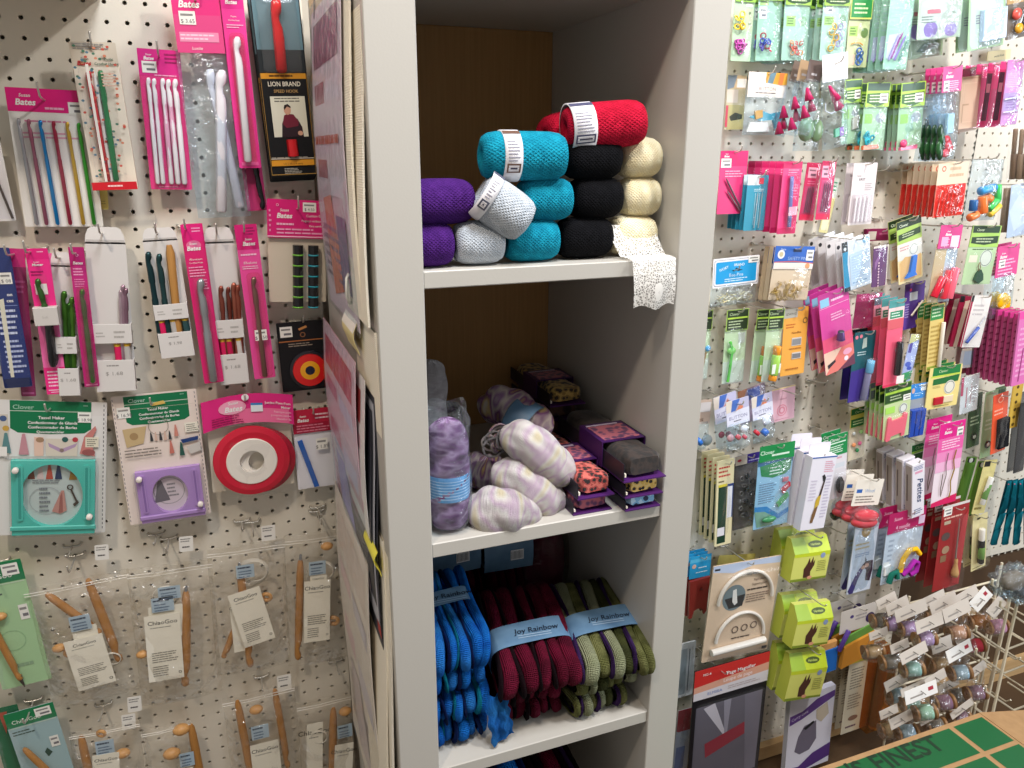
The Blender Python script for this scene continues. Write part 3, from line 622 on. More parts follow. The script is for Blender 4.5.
class Pack:
    """One hanging thing. TL, TR, BL: three corners of its front as seen in region R; d: how far its back hangs from the board (m)."""
    def __init__(s, name, label, cat, R, TL, TR, BL, d, group=None, turn=0):
        Y = BOARD-d; a, b, c = [at_y(*PX(R, q), Y) for q in (TL, TR, BL)]
        s.d = d; ex = b-a; ez = a-c
        s.w = ex.length; s.h = ez.length
        # the hang angle follows the longer edge
        ang = math.atan2(-ez.x, ez.z) if s.h >= s.w*.8 else math.atan2(ex.z, ex.x)
        if s.h >= s.w*.8: s.w = abs(ex.x*math.cos(ang)+ex.z*math.sin(ang))
        else: s.h = abs(-ez.x*math.sin(ang)+ez.z*math.cos(ang))
        X = Vector((math.cos(ang), 0, math.sin(ang))); Z = Vector((-math.sin(ang), 0, math.cos(ang)))
        base = a+X*(s.w/2)-Z*s.h
        s.M = Matrix.Translation(base) @ Matrix.Rotation(-ang, 4, 'Y') @ Matrix.Rotation(turn, 4, 'Z')
        s.e = empty(name, s.M); tag(s.e, label, cat, group); s.name = name
    def x(s, u): return (u-.5)*s.w
    def z(s, v): return (1-v)*s.h
    def W(s, u, v, y=0): return s.M @ Vector((s.x(u), y, s.z(v)))
    def rr(s, u0, v0, u1, v1, r=0, n=4):
        x0, x1, z0, z1 = s.x(u0), s.x(u1), s.z(v1), s.z(v0)
        if r <= 0: return [(x0, z0), (x1, z0), (x1, z1), (x0, z1)]
        r = min(r, (x1-x0)/2.01, (z1-z0)/2.01); P = []
        for cx, cz, a0 in ((x1-r, z0+r, -90), (x1-r, z1-r, 0), (x0+r, z1-r, 90), (x0+r, z0+r, 180)):
            for k in range(n+1): t = math.radians(a0+90*k/n); P.append((cx+r*math.cos(t), cz+r*math.sin(t)))
        return P
    def deco(s, b, items, y):
        """flat printing laid on a surface at depth y (front is -y)"""
        for i, it in enumerate(items):
            k = it[0]; yy = y-.00012*(i+1)
            if k == 'r': b.flat(s.rr(*it[1:5], *(it[6:] if len(it) > 6 else ())), yy, it[5])
            elif k == 'e':
                _, u, v, ru, m = it[:5]; rx = ru*s.w; rz = (it[5] if len(it) > 5 else 1)*rx
                b.flat([(s.x(u)+rx*math.cos(2*PI*q/20), s.z(v)+rz*math.sin(2*PI*q/20)) for q in range(20)], yy, m)
            elif k == 'o':    # ring: u,v,radius,thickness
                _, u, v, ru, th, m = it; R0 = ru*s.w; R1_ = R0-th*s.w; q = 22
                vs = [(s.x(u)+r_*math.cos(2*PI*j/q), yy, s.z(v)+r_*math.sin(2*PI*j/q)) for r_ in (R0, R1_) for j in range(q)]
                b.add(vs, [(j, (j+1) % q, q+(j+1) % q, q+j) for j in range(q)], m)
            elif k == 't':    # u, v, height(share of pack height), text, colour, align, bold, shear, rot, stretch
                _, u, v, hh, tx, m = it[:6]; o = it[6] if len(it) > 6 else {}
                b.text(tx, s.x(u), yy, s.z(v), hh*s.h, m, o.get('a', 'c'), o.get('b', 0), o.get('i', 0), o.get('r', 0), o.get('x', 1))
            elif k == 'l':    # small print: u0,v0,u1,v1,lines,colour
                _, u0, v0, u1, v1, n, m = it; rnd = random.Random(int(u0*991+v0*577+n))
                for j in range(n):
                    vv = v0+(v1-v0)*(j+.25)/n; ve = v0+(v1-v0)*(j+.68)/n; u = u0; ue = u0+(u1-u0)*rnd.uniform(.72, 1)
                    while u < ue-.01:
                        q = min(ue, u+(u1-u0)*rnd.uniform(.10, .26)); b.flat(s.rr(u, vv, q-(u1-u0)*.02, ve), yy, m); u = q
            elif k == 'p': b.flat([(s.x(u), s.z(v)) for u, v in it[1]], yy, it[2])
            elif k == 'price':
                _, u0, v0, u1, v1 = it[:5]; b.flat(s.rr(u0, v0, u1, v1), yy, 'f1efe8')
                b.flat(s.rr(u0+(u1-u0)*.1, v0+(v1-v0)*.2, u1-(u1-u0)*.15, v0+(v1-v0)*.36), yy-.0001, '8c8a88')
                if len(it) > 5: b.text(it[5], s.x((u0+u1)/2), yy-.0001, s.z(v1-(v1-v0)*.12), (v1-v0)*s.h*.42, '55535a')
                else: b.flat(s.rr(u0+(u1-u0)*.3, v0+(v1-v0)*.6, u1-(u1-u0)*.1, v0+(v1-v0)*.8), yy-.0001, '77757a')
    def card(s, m, items=(), u0=0, v0=0, u1=1, v1=1, th=.0008, y=0, r=.002, part='backing_card', label=None, extra=None):
        b = MB(); b.prism(s.rr(u0, v0, u1, v1, r), y-th, y, m); s.deco(b, items, y-th)
        if extra: extra(b)
        return b.build(part, s.e, None, label)
    def part(s, name, fn, label=None, parent=None):
        b = MB(); fn(b); return b.build(name, parent or s.e, None, label)
    def bag(s, u0=0, v0=0, u1=1, v1=1, bulge=.008, m='clear_film', y=0, part='plastic_bag', seed=0, back=False):
        rnd = random.Random(seed+int(s.w*1e5)); ph = [rnd.uniform(0, 6) for _ in range(4)]
        def fn(u, v):
            e = (math.sin(PI*min(1, max(0, u))))**.6*(math.sin(PI*min(.97, .03+v*.94)))**.5
            cr = .12*math.sin(13*u+7*v+ph[0])+.10*math.sin(23*v-5*u+ph[1])+.08*math.sin(31*u+ph[2])*math.sin(17*v+ph[3])
            return (s.x(u0+(u1-u0)*u), y-.0004-bulge*e*(1+cr), s.z(v0+(v1-v0)*v))
        def go(b):
            b.grid(fn, 14, 18, m)
            if back: b.grid(lambda u, v: (s.x(u0+(u1-u0)*(1-u)), y, s.z(v0+(v1-v0)*v)), 2, 2, m)
        return s.part(part, go, 'clear plastic bag' if 'bag' in part else None)
    def blister(s, u0, v0, u1, v1, dep=.008, m='clear_blister', y=-.0008, r=.006):
        def go(b):
            P = s.rr(u0, v0, u1, v1, r); cx = sum(p[0] for p in P)/len(P); cz = sum(p[1] for p in P)/len(P); n = len(P)
            k = 1-min(.004/(s.w*(u1-u0)/2), .3); Q = [(cx+(x-cx)*k, cz+(z-cz)*k) for x, z in P]
            vs = [(x, y, z) for x, z in P]+[(x, y-dep*.85, z) for x, z in P]+[(x, y-dep, z) for x, z in Q]
            fs = [(i, (i+1) % n, n+(i+1) % n, n+i) for i in range(n)]+[(n+i, n+(i+1) % n, 2*n+(i+1) % n, 2*n+i) for i in range(n)]+[tuple(range(2*n, 3*n))]
            b.add(vs, fs, m, False)
        return s.part('blister', go, 'clear plastic blister')
    def hook_tool(s, u0, v0, u1, v1, r, m, y=-.005, name='crochet_hook', grip=True, label=None, parent=None):
        """crochet hook from its head (u0,v0) to its end (u1,v1)"""
        A = Vector((s.x(u0), y, s.z(v0))); B = Vector((s.x(u1), y, s.z(v1))); D = B-A; L = D.length; D /= L; N = Vector((-D.z, 0, D.x))
        k = min(.7, 8*r/L)          # length of the head
        prof = [(0, .15, .2), (.01*k, .55, .25), (.10*k, .9, .1), (.22*k, .98, 0), (.34*k, .72, -.28), (.48*k, .72, -.28), (.62*k, .92, -.06), (.85*k, 1, 0)]
        if grip: prof += [(k+.04, 1, 0), (k+.06, .86, 0), (k+.20, .86, 0), (k+.22, 1, 0)]
        prof = [q for q in prof if q[0] < .96]+[(.985, 1, 0), (1, .6, 0)]
        def go(b): b.tube([A+D*(t*L)+N*(o*r) for t, q, o in prof], [q*r for t, q, o in prof], m, 10)
        return s.part(name, go, label, parent)
    def rod(s, u0, v0, u1, v1, r, m, y=-.004, name='needle', tip=True, label=None, n=8, parent=None):
        A = Vector((s.x(u0), y, s.z(v0))); B = Vector((s.x(u1), y, s.z(v1))); D = B-A
        prof = [(0, .12), (.03, .45), (.10, .95), (.14, 1), (1, 1)] if tip else [(0, 1), (1, 1)]
        return s.part(name, lambda b: b.tube([A+D*t for t, q in prof], [q*r for t, q in prof], m, n), label, parent)
def peg_hook(pk, u, v, label, front=None, up=.012, name='peg_hook', out=.02, double=False):
    """bent wire peg hook: two prongs in the board, an arm out through the pack, the tip turned up"""
    p = pk.W(u, v); d = pk.d+out
    return wire_hook(p.x, p.z, d, label, up, name)
def wire_hook(x, z, d, label, up=.012, name='peg_hook'):
    M = Matrix.Translation((x, BOARD, z)); e = empty(name, M); tag(e, label, 'peg hook')
    b = MB(); r = .0014
    b.tube([(0, -.002, .0), (0, -.006, 0), (0, -d*.5, .001), (0, -d+.012, .003), (0, -d+.004, .005), (0, -d, .005+up*.5), (0, -d-.001, .005+up)], r, 'm:cfcbc2', 8)
    b.ball((0, -d-.001, .005+up), r*1.15, 'm:c9c6be', 8); b.build('arm', e)
    b = MB(); b.tube([(-.0127, .004, .004), (-.0127, -.0035, .003), (-.0110, -.0050, .001), (0, -.0055, 0), (.0110, -.0050, .001), (.0127, -.0035, .003), (.0127, .004, .004)], .0019, 'm:c4c0b7', 7); b.build('base_wire', e)
    return e
def behind(pk, n, step, label, group, dx=0, dz=0, hide=()):
    """n more of the same pack on the hook behind the front one"""
    pk.e['group'] = group; out = []
    for k in range(1, n+1):
        M = Matrix.Translation((dx*k, step*k, dz*k)) @ pk.M @ Matrix.Rotation(random.uniform(-.012, .012), 4, 'Y')
        out.append(dup(pk.e, M, label, group))
    return out
# ------------------------------------------------------------------ left pegboard
PK = 'e2197d'; PKD = 'c01468'; WH = 'f2f0ec'
def brand(u, v, h, col=WH, x=1): return [('t', u, v-h*.95, h*.55, 'Susan', col, dict(b=.012, i=.2, x=x)), ('t', u, v, h, 'Bates', col, dict(b=.03, i=.2, x=x))]
HK = lambda s: 'bent wire peg hook holding the '+s

# 1 six coloured aluminium hooks
p = Pack('crochet_hook_set', 'white card with six coloured metal crochet hooks under a pink header', 'crochet hooks', 'L1', (15, 290), (292, 312), (85, 757), .022)
p.card('f0ece6', [('l', .18, .215, .9, .245, 1, 'd88aa6'), ('l', .12, .30, .92, .36, 2, 'e2a4b8'), ('r', 0, 0, 1, .165, PK)]+brand(.22, .118, .060)+[('l', .45, .12, .70, .155, 1, 'f6b8d4'), ('price', .74, .085, .97, .175), ('t', .13, .975, .028, 'A', 'b8a8a8')])
for k, (u, c) in enumerate(((.115, 'm:a8a8ae'), (.235, 'm:a35f75'), (.375, 'm:1a86cc'), (.535, 'm:a8324c'), (.705, 'm:cda53e'), (.845, 'm:3f9a34'))):
    p.hook_tool(u, .215+.003*k, u+.045, .985, .0026, c, label=('grey', 'mauve', 'blue', 'dark red', 'gold', 'green')[k]+' metal crochet hook')
p.bag(.02, .165, .98, 1, .007, 'clear_film', -.001, 'plastic_cover')
peg_hook(p, .46, .085, HK('six coloured crochet hooks'), up=.016, out=.035)
p0 = Pack('needle_pack', 'white pack with one dark needle at the left edge of the picture', 'needles', 'L1', (-130, 470), (0, 470), (-70, 742), .02)
p0.card('eceaea', [('r', .04, .03, .96, .97, 'e4e2e6')]); p0.rod(.70, .42, .93, .97, .0016, 'm:6a605c', label='dark metal needle'); p0.bag(bulge=.004)
# 2 box with christmas dots
p = Pack('crochet_hook_box', 'cream box dotted in red and green holding a red and a green plastic hook', 'crochet hooks', 'L1', (232, 142), (388, 146), (318, 634), .026)
dots = [('e', random.Random(k).uniform(.05, .95), .03+.88*((k*.618) % 1), .034, ('cf5a4a', '4f7f66', 'd98a6a', '5c7f8f')[k % 4], .8) for k in range(100)]
b_ = MB(); b_.cbox(-p.w/2, -.012, 0, p.w/2, 0, p.h*.86, 'ece0cd', .0008)
p.deco(b_, dots+[('r', 0, .945, 1, 1, 'cf1f2c'), ('l', .35, .96, .75, .985, 1, 'f3d9d4'), ('r', .30, .15, .36, .94, 'ece4da'), ('l', .60, .20, .94, .30, 5, 'e0b9a2')], -.012)
b_.build('box', p.e)
b_ = MB(); b_.prism(p.rr(0, 0, 1, .16, .002), -.0122, -.011, 'd3c6b2'); 
p.deco(b_, [d for d in dots[:40] if d[2] < .13]+[('r', .06, .005, .5, .03, 'bdb4a6'), ('l', .07, .008, .9, .05, 3, '8f8a86'), ('t', .28, .118, .022, 'Susan', '3c2a28', dict(b=.01, i=.2)), ('t', .26, .152, .040, 'Bates', 'c8202c', dict(b=.03, i=.2)), ('t', .80, .118, .024, 'Plastic', '2f5a45', dict(b=.015)), ('t', .74, .150, .024, 'Crochet Hooks', '2f5a45', dict(b=.015))], -.0122)
b_.build('hang_tab', p.e)
p.hook_tool(.32, .19, .35, .94, .0040, 'g:cf2f38', -.0165, label='red plastic crochet hook', grip=False); p.hook_tool(.58, .185, .54, .94, .0040, 'g:1f7a44', -.0165, label='green plastic crochet hook'); p.rod(.45, .19, .44, .94, .0026, 'g:e8e4de', -.014, 'crochet_hook', label='white plastic crochet hook')
p.blister(.12, .165, .80, .945, .012, 'clear_blister', -.012)
peg_hook(p, .49, .055, HK('red and green plastic hooks'), up=.016)
q = Pack('yellow_card', 'small yellow card showing under the red and green hook box', 'card', 'L1', (300, 540), (352, 540), (312, 698), .012)
q.card('e8d77a', [('l', .1, .8, .9, .9, 2, 'b8a860')])
# 3 pink pack of white hooks
p = Pack('crochet_hook_pack', 'pink pack of five white plastic crochet hooks', 'crochet hooks', 'L1', (456, 160), (600, 160), (505, 632), .026)
p.card('e33f95', [('r', 0, 0, 1, .19, 'd92c88')]+brand(.25, .075, .032)+[('l', .62, .02, .95, .10, 3, '9a1f5e'), ('price', .08, .085, .42, .165), ('l', .35, .17, .95, .19, 1, 'f4b4d4'), ('l', .2, .97, .8, .99, 1, 'f2a8cc')])
for k, u in enumerate((.20, .33, .53, .66, .82)): p.hook_tool(u, .20+.004*(k % 2), u-.02+.03*(k > 2), .96, (.0030, .0032, .0033, .0035, .0038)[k], 'g:ece9ee', label='white plastic crochet hook')
p.bag(0, .18, 1, 1, .007, 'pink_film', -.001, 'plastic_cover')
peg_hook(p, .50, .06, HK('five white plastic hooks'), up=.014)
# 4 bag of big white hooks
p = Pack('large_hook_bag', 'clear bag of two large white crochet hooks under a pink header', 'crochet hooks', 'L2', (28, -60), (190, -55), (135, 722), .035)
p.card('e0347f', [('r', 0, .13, 1, .285, 'dd4a86')]+brand(.35, .10, .04)+[('r', .08, .20, .9, .24, 'e98fb2'), ('l', .1, .205, .9, .235, 2, 'f7cfe0'), ('t', .42, .272, .018, 'Luxite', WH, dict(i=.2)), ('price', .12, .115, .46, .17, '$ 3.65')], 0, 0, 1, .285, .001, -.004, part='header_card', label='pink printed header card')
p.hook_tool(.86, .355, .48, .985, .0078, 'g:e9e6ec', -.008, 'large_crochet_hook', False); p.hook_tool(.60, .350, .92, .97, .0074, 'g:dedbe4', .002, 'large_crochet_hook', False)
p.bag(-.05, .27, 1.15, 1.01, .017, 'cool_film', .002, back=True)
peg_hook(p, .5, .08, HK('bag of large white hooks'))
# 5 long pink card
p = Pack('crochet_hook_card', 'long pink card with one white crochet hook, beside the black hook cards', 'crochet hooks', 'L2', (195, -50), (272, -50), (266, 562), .042)
p.card('e43c92', [('r', 0, 0, 1, .12, 'd92c88')]+brand(.45, .095, .030)+[('t', .5, .165, .013, 'Plastic', WH), ('t', .5, .185, .013, 'Crochet Hook', WH, dict(x=.8)), ('l', .15, .20, .9, .225, 2, 'f6b8d4'), ('r', .12, .965, .9, .985, 'f070b0')])
p.hook_tool(.52, .27, .42, .965, .0056, 'g:e7e4e9', -.007, grip=False); p.blister(.2, .25, .85, .975, .009, 'pink_film', -.001)
behind(p, 2, .008, 'long pink crochet hook card tucked behind the front one', 'long pink hook cards beside the black cards')
peg_hook(p, .5, .05, HK('long pink single hook cards'))
q = Pack('dark_hook_card', 'pink card with a black hook sticking out below the long pink cards', 'crochet hooks', 'L2', (262, 480), (330, 480), (292, 705), .02)
q.card('b8306a', [], 0, 0, 1, 1); q.hook_tool(.80, .98, .62, .1, .0042, 'g:17161a', -.008)
# 6 black cards with red hook
p = Pack('speed_hook_card', 'front black card with a large red hook and a photo of a woman', 'crochet hooks', 'L2', (297, -30), (462, -24), (372, 592), .050)
p.card('101013', [('r', .02, .01, .98, .42, '5f7c86'), ('r', .02, .30, .98, .42, '23292d'),
   ('r', .03, .425, .97, .455, 'd9962a'), ('l', .2, .43, .8, .45, 1, '5a3a10'), ('t', .5, .495, .036, 'LION BRAND', 'e9e2cf', dict(b=.012, x=.86)), ('t', .52, .530, .024, 'SPEED HOOK', 'c9a264', dict(x=.95)),
   ('r', .165, .55, .90, .775, 'd9d6c4'), ('l', .25, .555, .85, .585, 2, '6a665a'),
   ('p', [(.33, .775), (.36, .70), (.42, .665), (.55, .655), (.70, .675), (.78, .72), (.80, .775)], '2b1a22'), ('p', [(.37, .70), (.42, .655), (.50, .645), (.62, .650), (.72, .69), (.70, .715), (.45, .725)], '6f1f33'),
   ('e', .50, .625, .075, 'c99a80', 1.35), ('p', [(.43, .612), (.45, .598), (.52, .592), (.575, .605), (.58, .615), (.50, .606), (.44, .625)], '2a1c18'), ('e', .73, .755, .055, 'c99a80', .9),
   ('r', .04, .895, .96, .90, 'c9c0b0'), ('l', .05, .885, .95, .898, 1, '9a9288'), ('r', .04, .905, .96, .938, 'd9962a'), ('t', .5, .932, .016, 'US S-35 (19 mm)', '4a3008'), ('l', .3, .95, .7, .985, 4, 'b9b4a8'),
   ('r', .015, .43, .025, .99, 'a8813c'), ('r', .975, .43, .985, .99, 'a8813c'), ('r', .015, .985, .985, .99, 'a8813c')], th=.0015)
p.hook_tool(.50, .035, .47, .415, .0078, 'g:d51c22', -.007, 'speed_hook', False, 'large red hook head'); p.rod(.52, .79, .525, .885, .0076, 'g:cf1d26', -.004, 'speed_hook', False, 'red hook shaft')
p.blister(.1, .02, .9, .42, .016, 'clear_blister', -.0015)
behind(p, 4, .009, 'black red-hook card stacked behind the front one', 'black cards with a large red hook', 0, -.002)
peg_hook(p, .5, .03, HK('black cards with a red hook'))
# 7 cushion grips
p = Pack('grip_pack', 'pink headed bag with two stacks of black grips ringed in green and blue', 'crochet grips', 'L4', (388, 30), (612, 34), (398, 432), .030)
p.card('dccfbb', [], 0.01, .30, .97, .94, .0008, 0, part='insert_card', label='cream insert card')
for k in range(6):
    for j, (u, c) in enumerate(((.49, 'g:76c043'), (.745, 'g:2aa3b8'))):
        v = .405+.097*k
        p.part('grip', lambda b: (b.tube([(p.x(u-.012*k/6), -.0090, p.z(v)), (p.x(u-.012*k/6), -.0090, p.z(v+.088))], .0080, 'g:1c1b1d', 12), b.torus((p.x(u-.012*k/6), -.0090, p.z(v+.0895)), .0072, .0015, c, (0, 0, 1), 16, 6)), ('green' if j == 0 else 'blue')+' ringed black grip')
p.bag(0, .32, 1.06, 1.0, .014, 'clear_film', 0)
p.card('dc1f77', brand(.28, .165, .062)+[('t', .96, .150, .030, 'Cushion Grips', WH, dict(a='r', b=.01)), ('t', .96, .195, .028, 'Poignees rembourrees', WH, dict(a='r', x=.85)), ('t', .96, .24, .028, 'Para suavidades', WH, dict(a='r', x=.85)), ('l', .15, .20, .45, .24, 1, 'f6b8d4'), ('l', .15, .25, .95, .315, 2, 'f3a6cb'), ('r', 0, .325, 1, .335, 'f6c0d8'), ('price', .58, .02, .80, .105, '$ 4.50'), ('o', .17, .05, .022, .008, 'f6c0d8'), ('l', .03, .08, .07, .3, 5, 'f0a0c6')], 0, 0, 1, .345, .001, -.006, part='header_card', label='pink printed header card')
peg_hook(p, .49, .09, HK('black cushion grips'), up=.016, out=.035)

# 8 second row from the left
p = Pack('navy_card', 'dark blue printed needle card at the far left edge', 'needles', 'L3', (-88, 120), (40, 120), (20, 718), .040)
p.card('1d2f6e', [('t', .74, .335, .032, 'on', WH, dict(b=.02)), ('t', .72, .378, .032, 'ces', WH, dict(b=.02)), ('r', .1, .40, .95, .404, '8c9bd0'), ('l', .2, .42, .95, .62, 5, 'c8cfe8'), ('l', .25, .64, .95, .90, 7, 'b4bde0'), ('p', [(.35, .36), (.52, .35), (.42, .92), (.30, .92)], 'd9d5c0'), ('r', .02, .93, .98, .99, '15224f'), ('price', .50, .17, .92, .25, '$ 08')])
p.bag(0, 0, 1, 1, .006)
q = Pack('magenta_card', 'dark magenta card behind the dark blue card', 'needles', 'L3', (38, 120), (104, 120), (92, 752), .026)
q.card('8f1a58', [('r', 0, 0, 1, .12, 'd01a78'), ('r', .1, .97, .9, .985, 'c05a92')]+[('l', .1, .2, .9, .3, 3, 'b04a84')]); q.bag(bulge=.004)
wire_hook(q.W(.3, .04).x, q.W(.3, .04).z, .07, HK('dark blue and magenta cards'))
p = Pack('hook_sleeve', 'pink sleeve with a green crochet hook standing in a grey paper pocket', 'crochet hooks', 'L3', (105, 122), (202, 118), (160, 446), .050)
p.card('ea2f86', [('r', 0, 0, 1, .14, 'e0237c'), ('o', .16, .045, .05, .02, 'f7b6d6'), ('l', .5, .03, .9, .06, 1, 'f7b6d6')]+[('t', .40, .185, .030, 'Susan', WH, dict(i=.2)), ('t', .45, .225, .045, 'Master', WH, dict(b=.025, i=.2)), ('l', .1, .28, .8, .36, 2, 'a01860'), ('r', .18, .46, .72, .60, 'efe8e4')], 0, 0, 1, .76)
p.hook_tool(.36, .385, .50, .76, .0040, 'm:3f6b34', -.006, label='green metal crochet hook')
p.part('paper_pocket', lambda b: (b.cbox(p.x(-.02), -.014, p.z(1), p.x(1.08), .002, p.z(.755), 'cfcac4', .0008), p.deco(b, [('t', .5, .90, .045, 'Soft', 'b9b4ae')], -.014)), 'grey paper pocket')
peg_hook(p, .22, .06, HK('pink sleeve with green hook'), up=.014, out=.03)
p = Pack('grip_hook_card', 'pink card with a black handled crochet hook, under the pink sleeve', 'crochet hooks', 'L3', (118, 150), (212, 150), (202, 744), .040)
p.card('f26fae', [('r', 0, .80, 1, 1, 'ee2f86'), ('l', .14, .82, .88, .95, 5, 'fbd3e4'), ('r', .1, .965, .9, .972, 'fbd3e4'), ('l', .2, .978, .8, .992, 1, 'fbd3e4')], r=.004)
p.part('hook_handle', lambda b: b.tube([(p.x(.55), -.008, p.z(.40)), (p.x(.55), -.0085, p.z(.55)), (p.x(.54), -.0085, p.z(.74)), (p.x(.52), -.008, p.z(.785))], [.0042, .0050, .0056, .0035], 'g:141316', 12), 'black rubber handle')
p.part('hook_shaft', lambda b: b.tube([(p.x(.55), -.008, p.z(.18)), (p.x(.55), -.008, p.z(.41))], .002, 'm:b9b6b2', 8)); p.blister(.28, .12, .80, .80, .012, 'clear_blister', -.001)
behind(p, 2, .010, 'pink black-handled hook card behind the front one', 'pink cards with a black handled hook', .002)
# holder with green hooks
def holder(R, TL, TR, BL, d, label, fill, price, hooklabel, stickers=()):
    p = Pack('hook_holder', label, 'crochet hooks', R, TL, TR, BL, d); y = -.016; c = 'dcd8d4'
    b = MB(); b.prism(p.rr(0, .09, 1, 1, .001), -.0012, 0, c)
    top = [(.0, .09), (1, .09), (.97, .045), (.90, .01), (.80, 0), (.20, 0), (.10, .01), (.03, .045)]
    b.prism([(p.x(u), p.z(v)) for u, v in ((0, .10), (1, .10), (.97, .05), (.90, .012), (.80, 0), (.2, 0), (.1, .012), (.03, .05))], -.0012, 0, 'e6e2de')
    b.flat([(p.x(u), p.z(v)) for u, v in ((.02, .088), (.98, .088), (.96, .075), (.04, .075))], -.0014, 'c6c2be'); b.build('back_card', p.e)
    def front(v0, v1, deco):
        b = MB(); b.cbox(p.x(0), y, p.z(v1), p.x(1), y+.0012, p.z(v0), c, .0004)
        b.box(p.x(0), y+.001, p.z(v1), p.x(0)+.001, -.001, p.z(v0), c); b.box(p.x(1)-.001, y+.001, p.z(v1), p.x(1), -.001, p.z(v0), c)
        if v1 > .99: b.box(p.x(0), y+.001, 0, p.x(1), -.001, .001, c)
        p.deco(b, deco, y); return b.build('front_band' if v1 < .9 else 'front_pocket', p.e)
    front(.575, .695, [('l', .1, .62, .35, .66, 2, 'b4afaa'), ('l', .55, .61, .85, .67, 2, 'b4afaa')])
    front(.80, 1.0, [('l', .3, .825, .7, .845, 1, '9d9894'), ('t', .48, .895, .032, price, 'a39e9a', dict(x=1.2))])
    for k, (u, v, u1, r, m, kind) in enumerate(fill):
        if kind == 'h': p.hook_tool(u, v, u1, .97, r, m, -.008)
        elif kind == 'w': p.part('wooden_handle', lambda b: b.tube([(p.x(u), -.008, p.z(v)), (p.x(u), -.008, p.z(v)-.012), (p.x((u+u1)/2), -.008, p.z((v+.9)/2)), (p.x(u1), -.008, p.z(.9))], [r*.6, r, r*.95, r*.8], 'w:b98545', 10), 'wooden hook handle')
    for k, (u, c2) in enumerate(stickers):
        p.part('barcode_tag', lambda b: (b.tube([(p.x(u), -.0085, p.z(.69)), (p.x(u+.01), -.0085, p.z(.81))], .0050, c2, 10), b.tube([(p.x(u+.001), -.0085, p.z(.70)), (p.x(u+.001), -.0085, p.z(.718))], .0052, 'd2a832', 10)), 'paper tag round a hook')
    peg_hook(p, .45, .045, hooklabel, up=.012, out=.03); return p
holder('L3', (212, 135), (304, 135), (262, 738), .030, 'narrow white card holder with green metal hooks', [(.55, .26, .42, .0042, 'm:3e6f22', 'h'), (.90, .30, .70, .0040, 'm:4d7d2a', 'h'), (.75, .34, .62, .0038, 'm:2f5a1c', 'h')], '$ 1.68', HK('narrow holder with green hooks'))
p = Pack('green_hook_card', 'long magenta card with one green metal crochet hook', 'crochet hooks', 'L3', (290, 115), (357, 113), (362, 712), .046)
p.card('c22a7c', [('r', 0, 0, 1, .13, 'b01f6c'), ('o', .5, .055, .10, .035, 'f0a8cc')]+[('t', .5, .118, .028, 'Bates', WH, dict(b=.02, i=.2)), ('l', .15, .14, .9, .20, 3, 'f0a8cc'), ('l', .15, .215, .9, .28, 4, 'e58cb8'), ('r', .1, .978, .9, .99, 'e58cb8')])
p.hook_tool(.60, .285, .62, .965, .0036, 'm:4d8a34', -.006, label='green metal crochet hook'); p.blister(.25, .27, .95, .975, .009, 'pink_film', -.001)
peg_hook(p, .45, .05, HK('magenta card with a green hook'), up=.012, out=.03)
holder('L3', (355, 27), (530, 27), (420, 722), .030, 'largest white card holder with mauve hooks, priced on the pocket', [(.86, .34, .70, .0034, 'm:a98a98', 'h'), (.93, .36, .78, .0032, 'm:8d6c7c', 'h'), (.80, .37, .65, .003, 'm:bba3ad', 'h')], '$ 1.68', HK('largest white holder with mauve hooks'), ((.60, 'd81f5c'), (.84, 'b9b5b0')))
holder('L3', (600, 37), (750, 37), (692, 582), .036, 'white card holder with dark teal hooks and a wooden handle', [(.10, .17, .06, .0046, 'm:1f3f44', 'h'), (.40, .19, .30, .0044, 'm:2a4a4c', 'h'), (.74, .13, .60, .0062, '', 'w')], '$ 1.98', HK('holder with dark teal hooks'), ((.16, 'd81f5c'), (.50, 'b9b5b0'), (.86, '2a4a4c')))
holder('L4', (155, 137), (266, 141), (222, 704), .030, 'white card holder with copper coloured hooks', [(.38, .36, .28, .0040, 'm:8c4a3c', 'h'), (.82, .345, .66, .0042, 'm:a05a48', 'h'), (.95, .36, .80, .0040, 'm:96503f', 'h'), (.62, .37, .5, .0036, 'm:7a3c30', 'h')], '$ 1.68', HK('holder with copper hooks'), ((.22, 'd81f5c'), (.45, 'c01a50'), (.78, 'd4cfca')))
p = Pack('silver_hook_card', 'pink card with one large silver crochet hook', 'crochet hooks', 'L4', (73, 128), (150, 125), (163, 708), .050)
p.card('d9246f', [('r', 0, 0, 1, .10, 'e0207a'), ('l', .5, .015, .95, .05, 2, 'f4a6ca'), ('e', .5, .125, .36, 'e8749f', .7)]+brand(.48, .155, .036)+[('t', .5, .215, .018, 'Aluminum', WH), ('t', .5, .235, .016, 'Crochet Hook', WH, dict(x=.8)), ('l', .1, .25, .95, .32, 4, 'f0a0c2'), ('l', .5, .33, .95, .40, 4, 'f0a0c2')])
p.hook_tool(.56, .325, .48, .985, .0058, 'm:a4a7ab', -.007, label='large silver crochet hook'); p.blister(.22, .30, .90, .985, .010, 'clear_blister', -.001)
behind(p, 1, .012, 'pink silver-hook card hanging behind the front one', 'pink cards with a silver hook')
peg_hook(p, .25, .03, HK('pink cards with silver hooks'), up=.012, out=.03)
p = Pack('bronze_hook_card', 'bright pink card with one bronze crochet hook and a white price sticker', 'crochet hooks', 'L4', (270, 128), (352, 125), (346, 692), .048)
p.card('ea4f9c', [('r', 0, 0, 1, .155, 'd41f74'), ('l', .5, .015, .9, .07, 3, '8c1450')]+brand(.55, .13, .034)+[('l', .12, .175, .9, .20, 1, 'f8c4de'), ('t', .5, .245, .022, 'Silvalume', WH, dict(i=.2)), ('l', .12, .255, .9, .28, 2, 'f8c4de')])
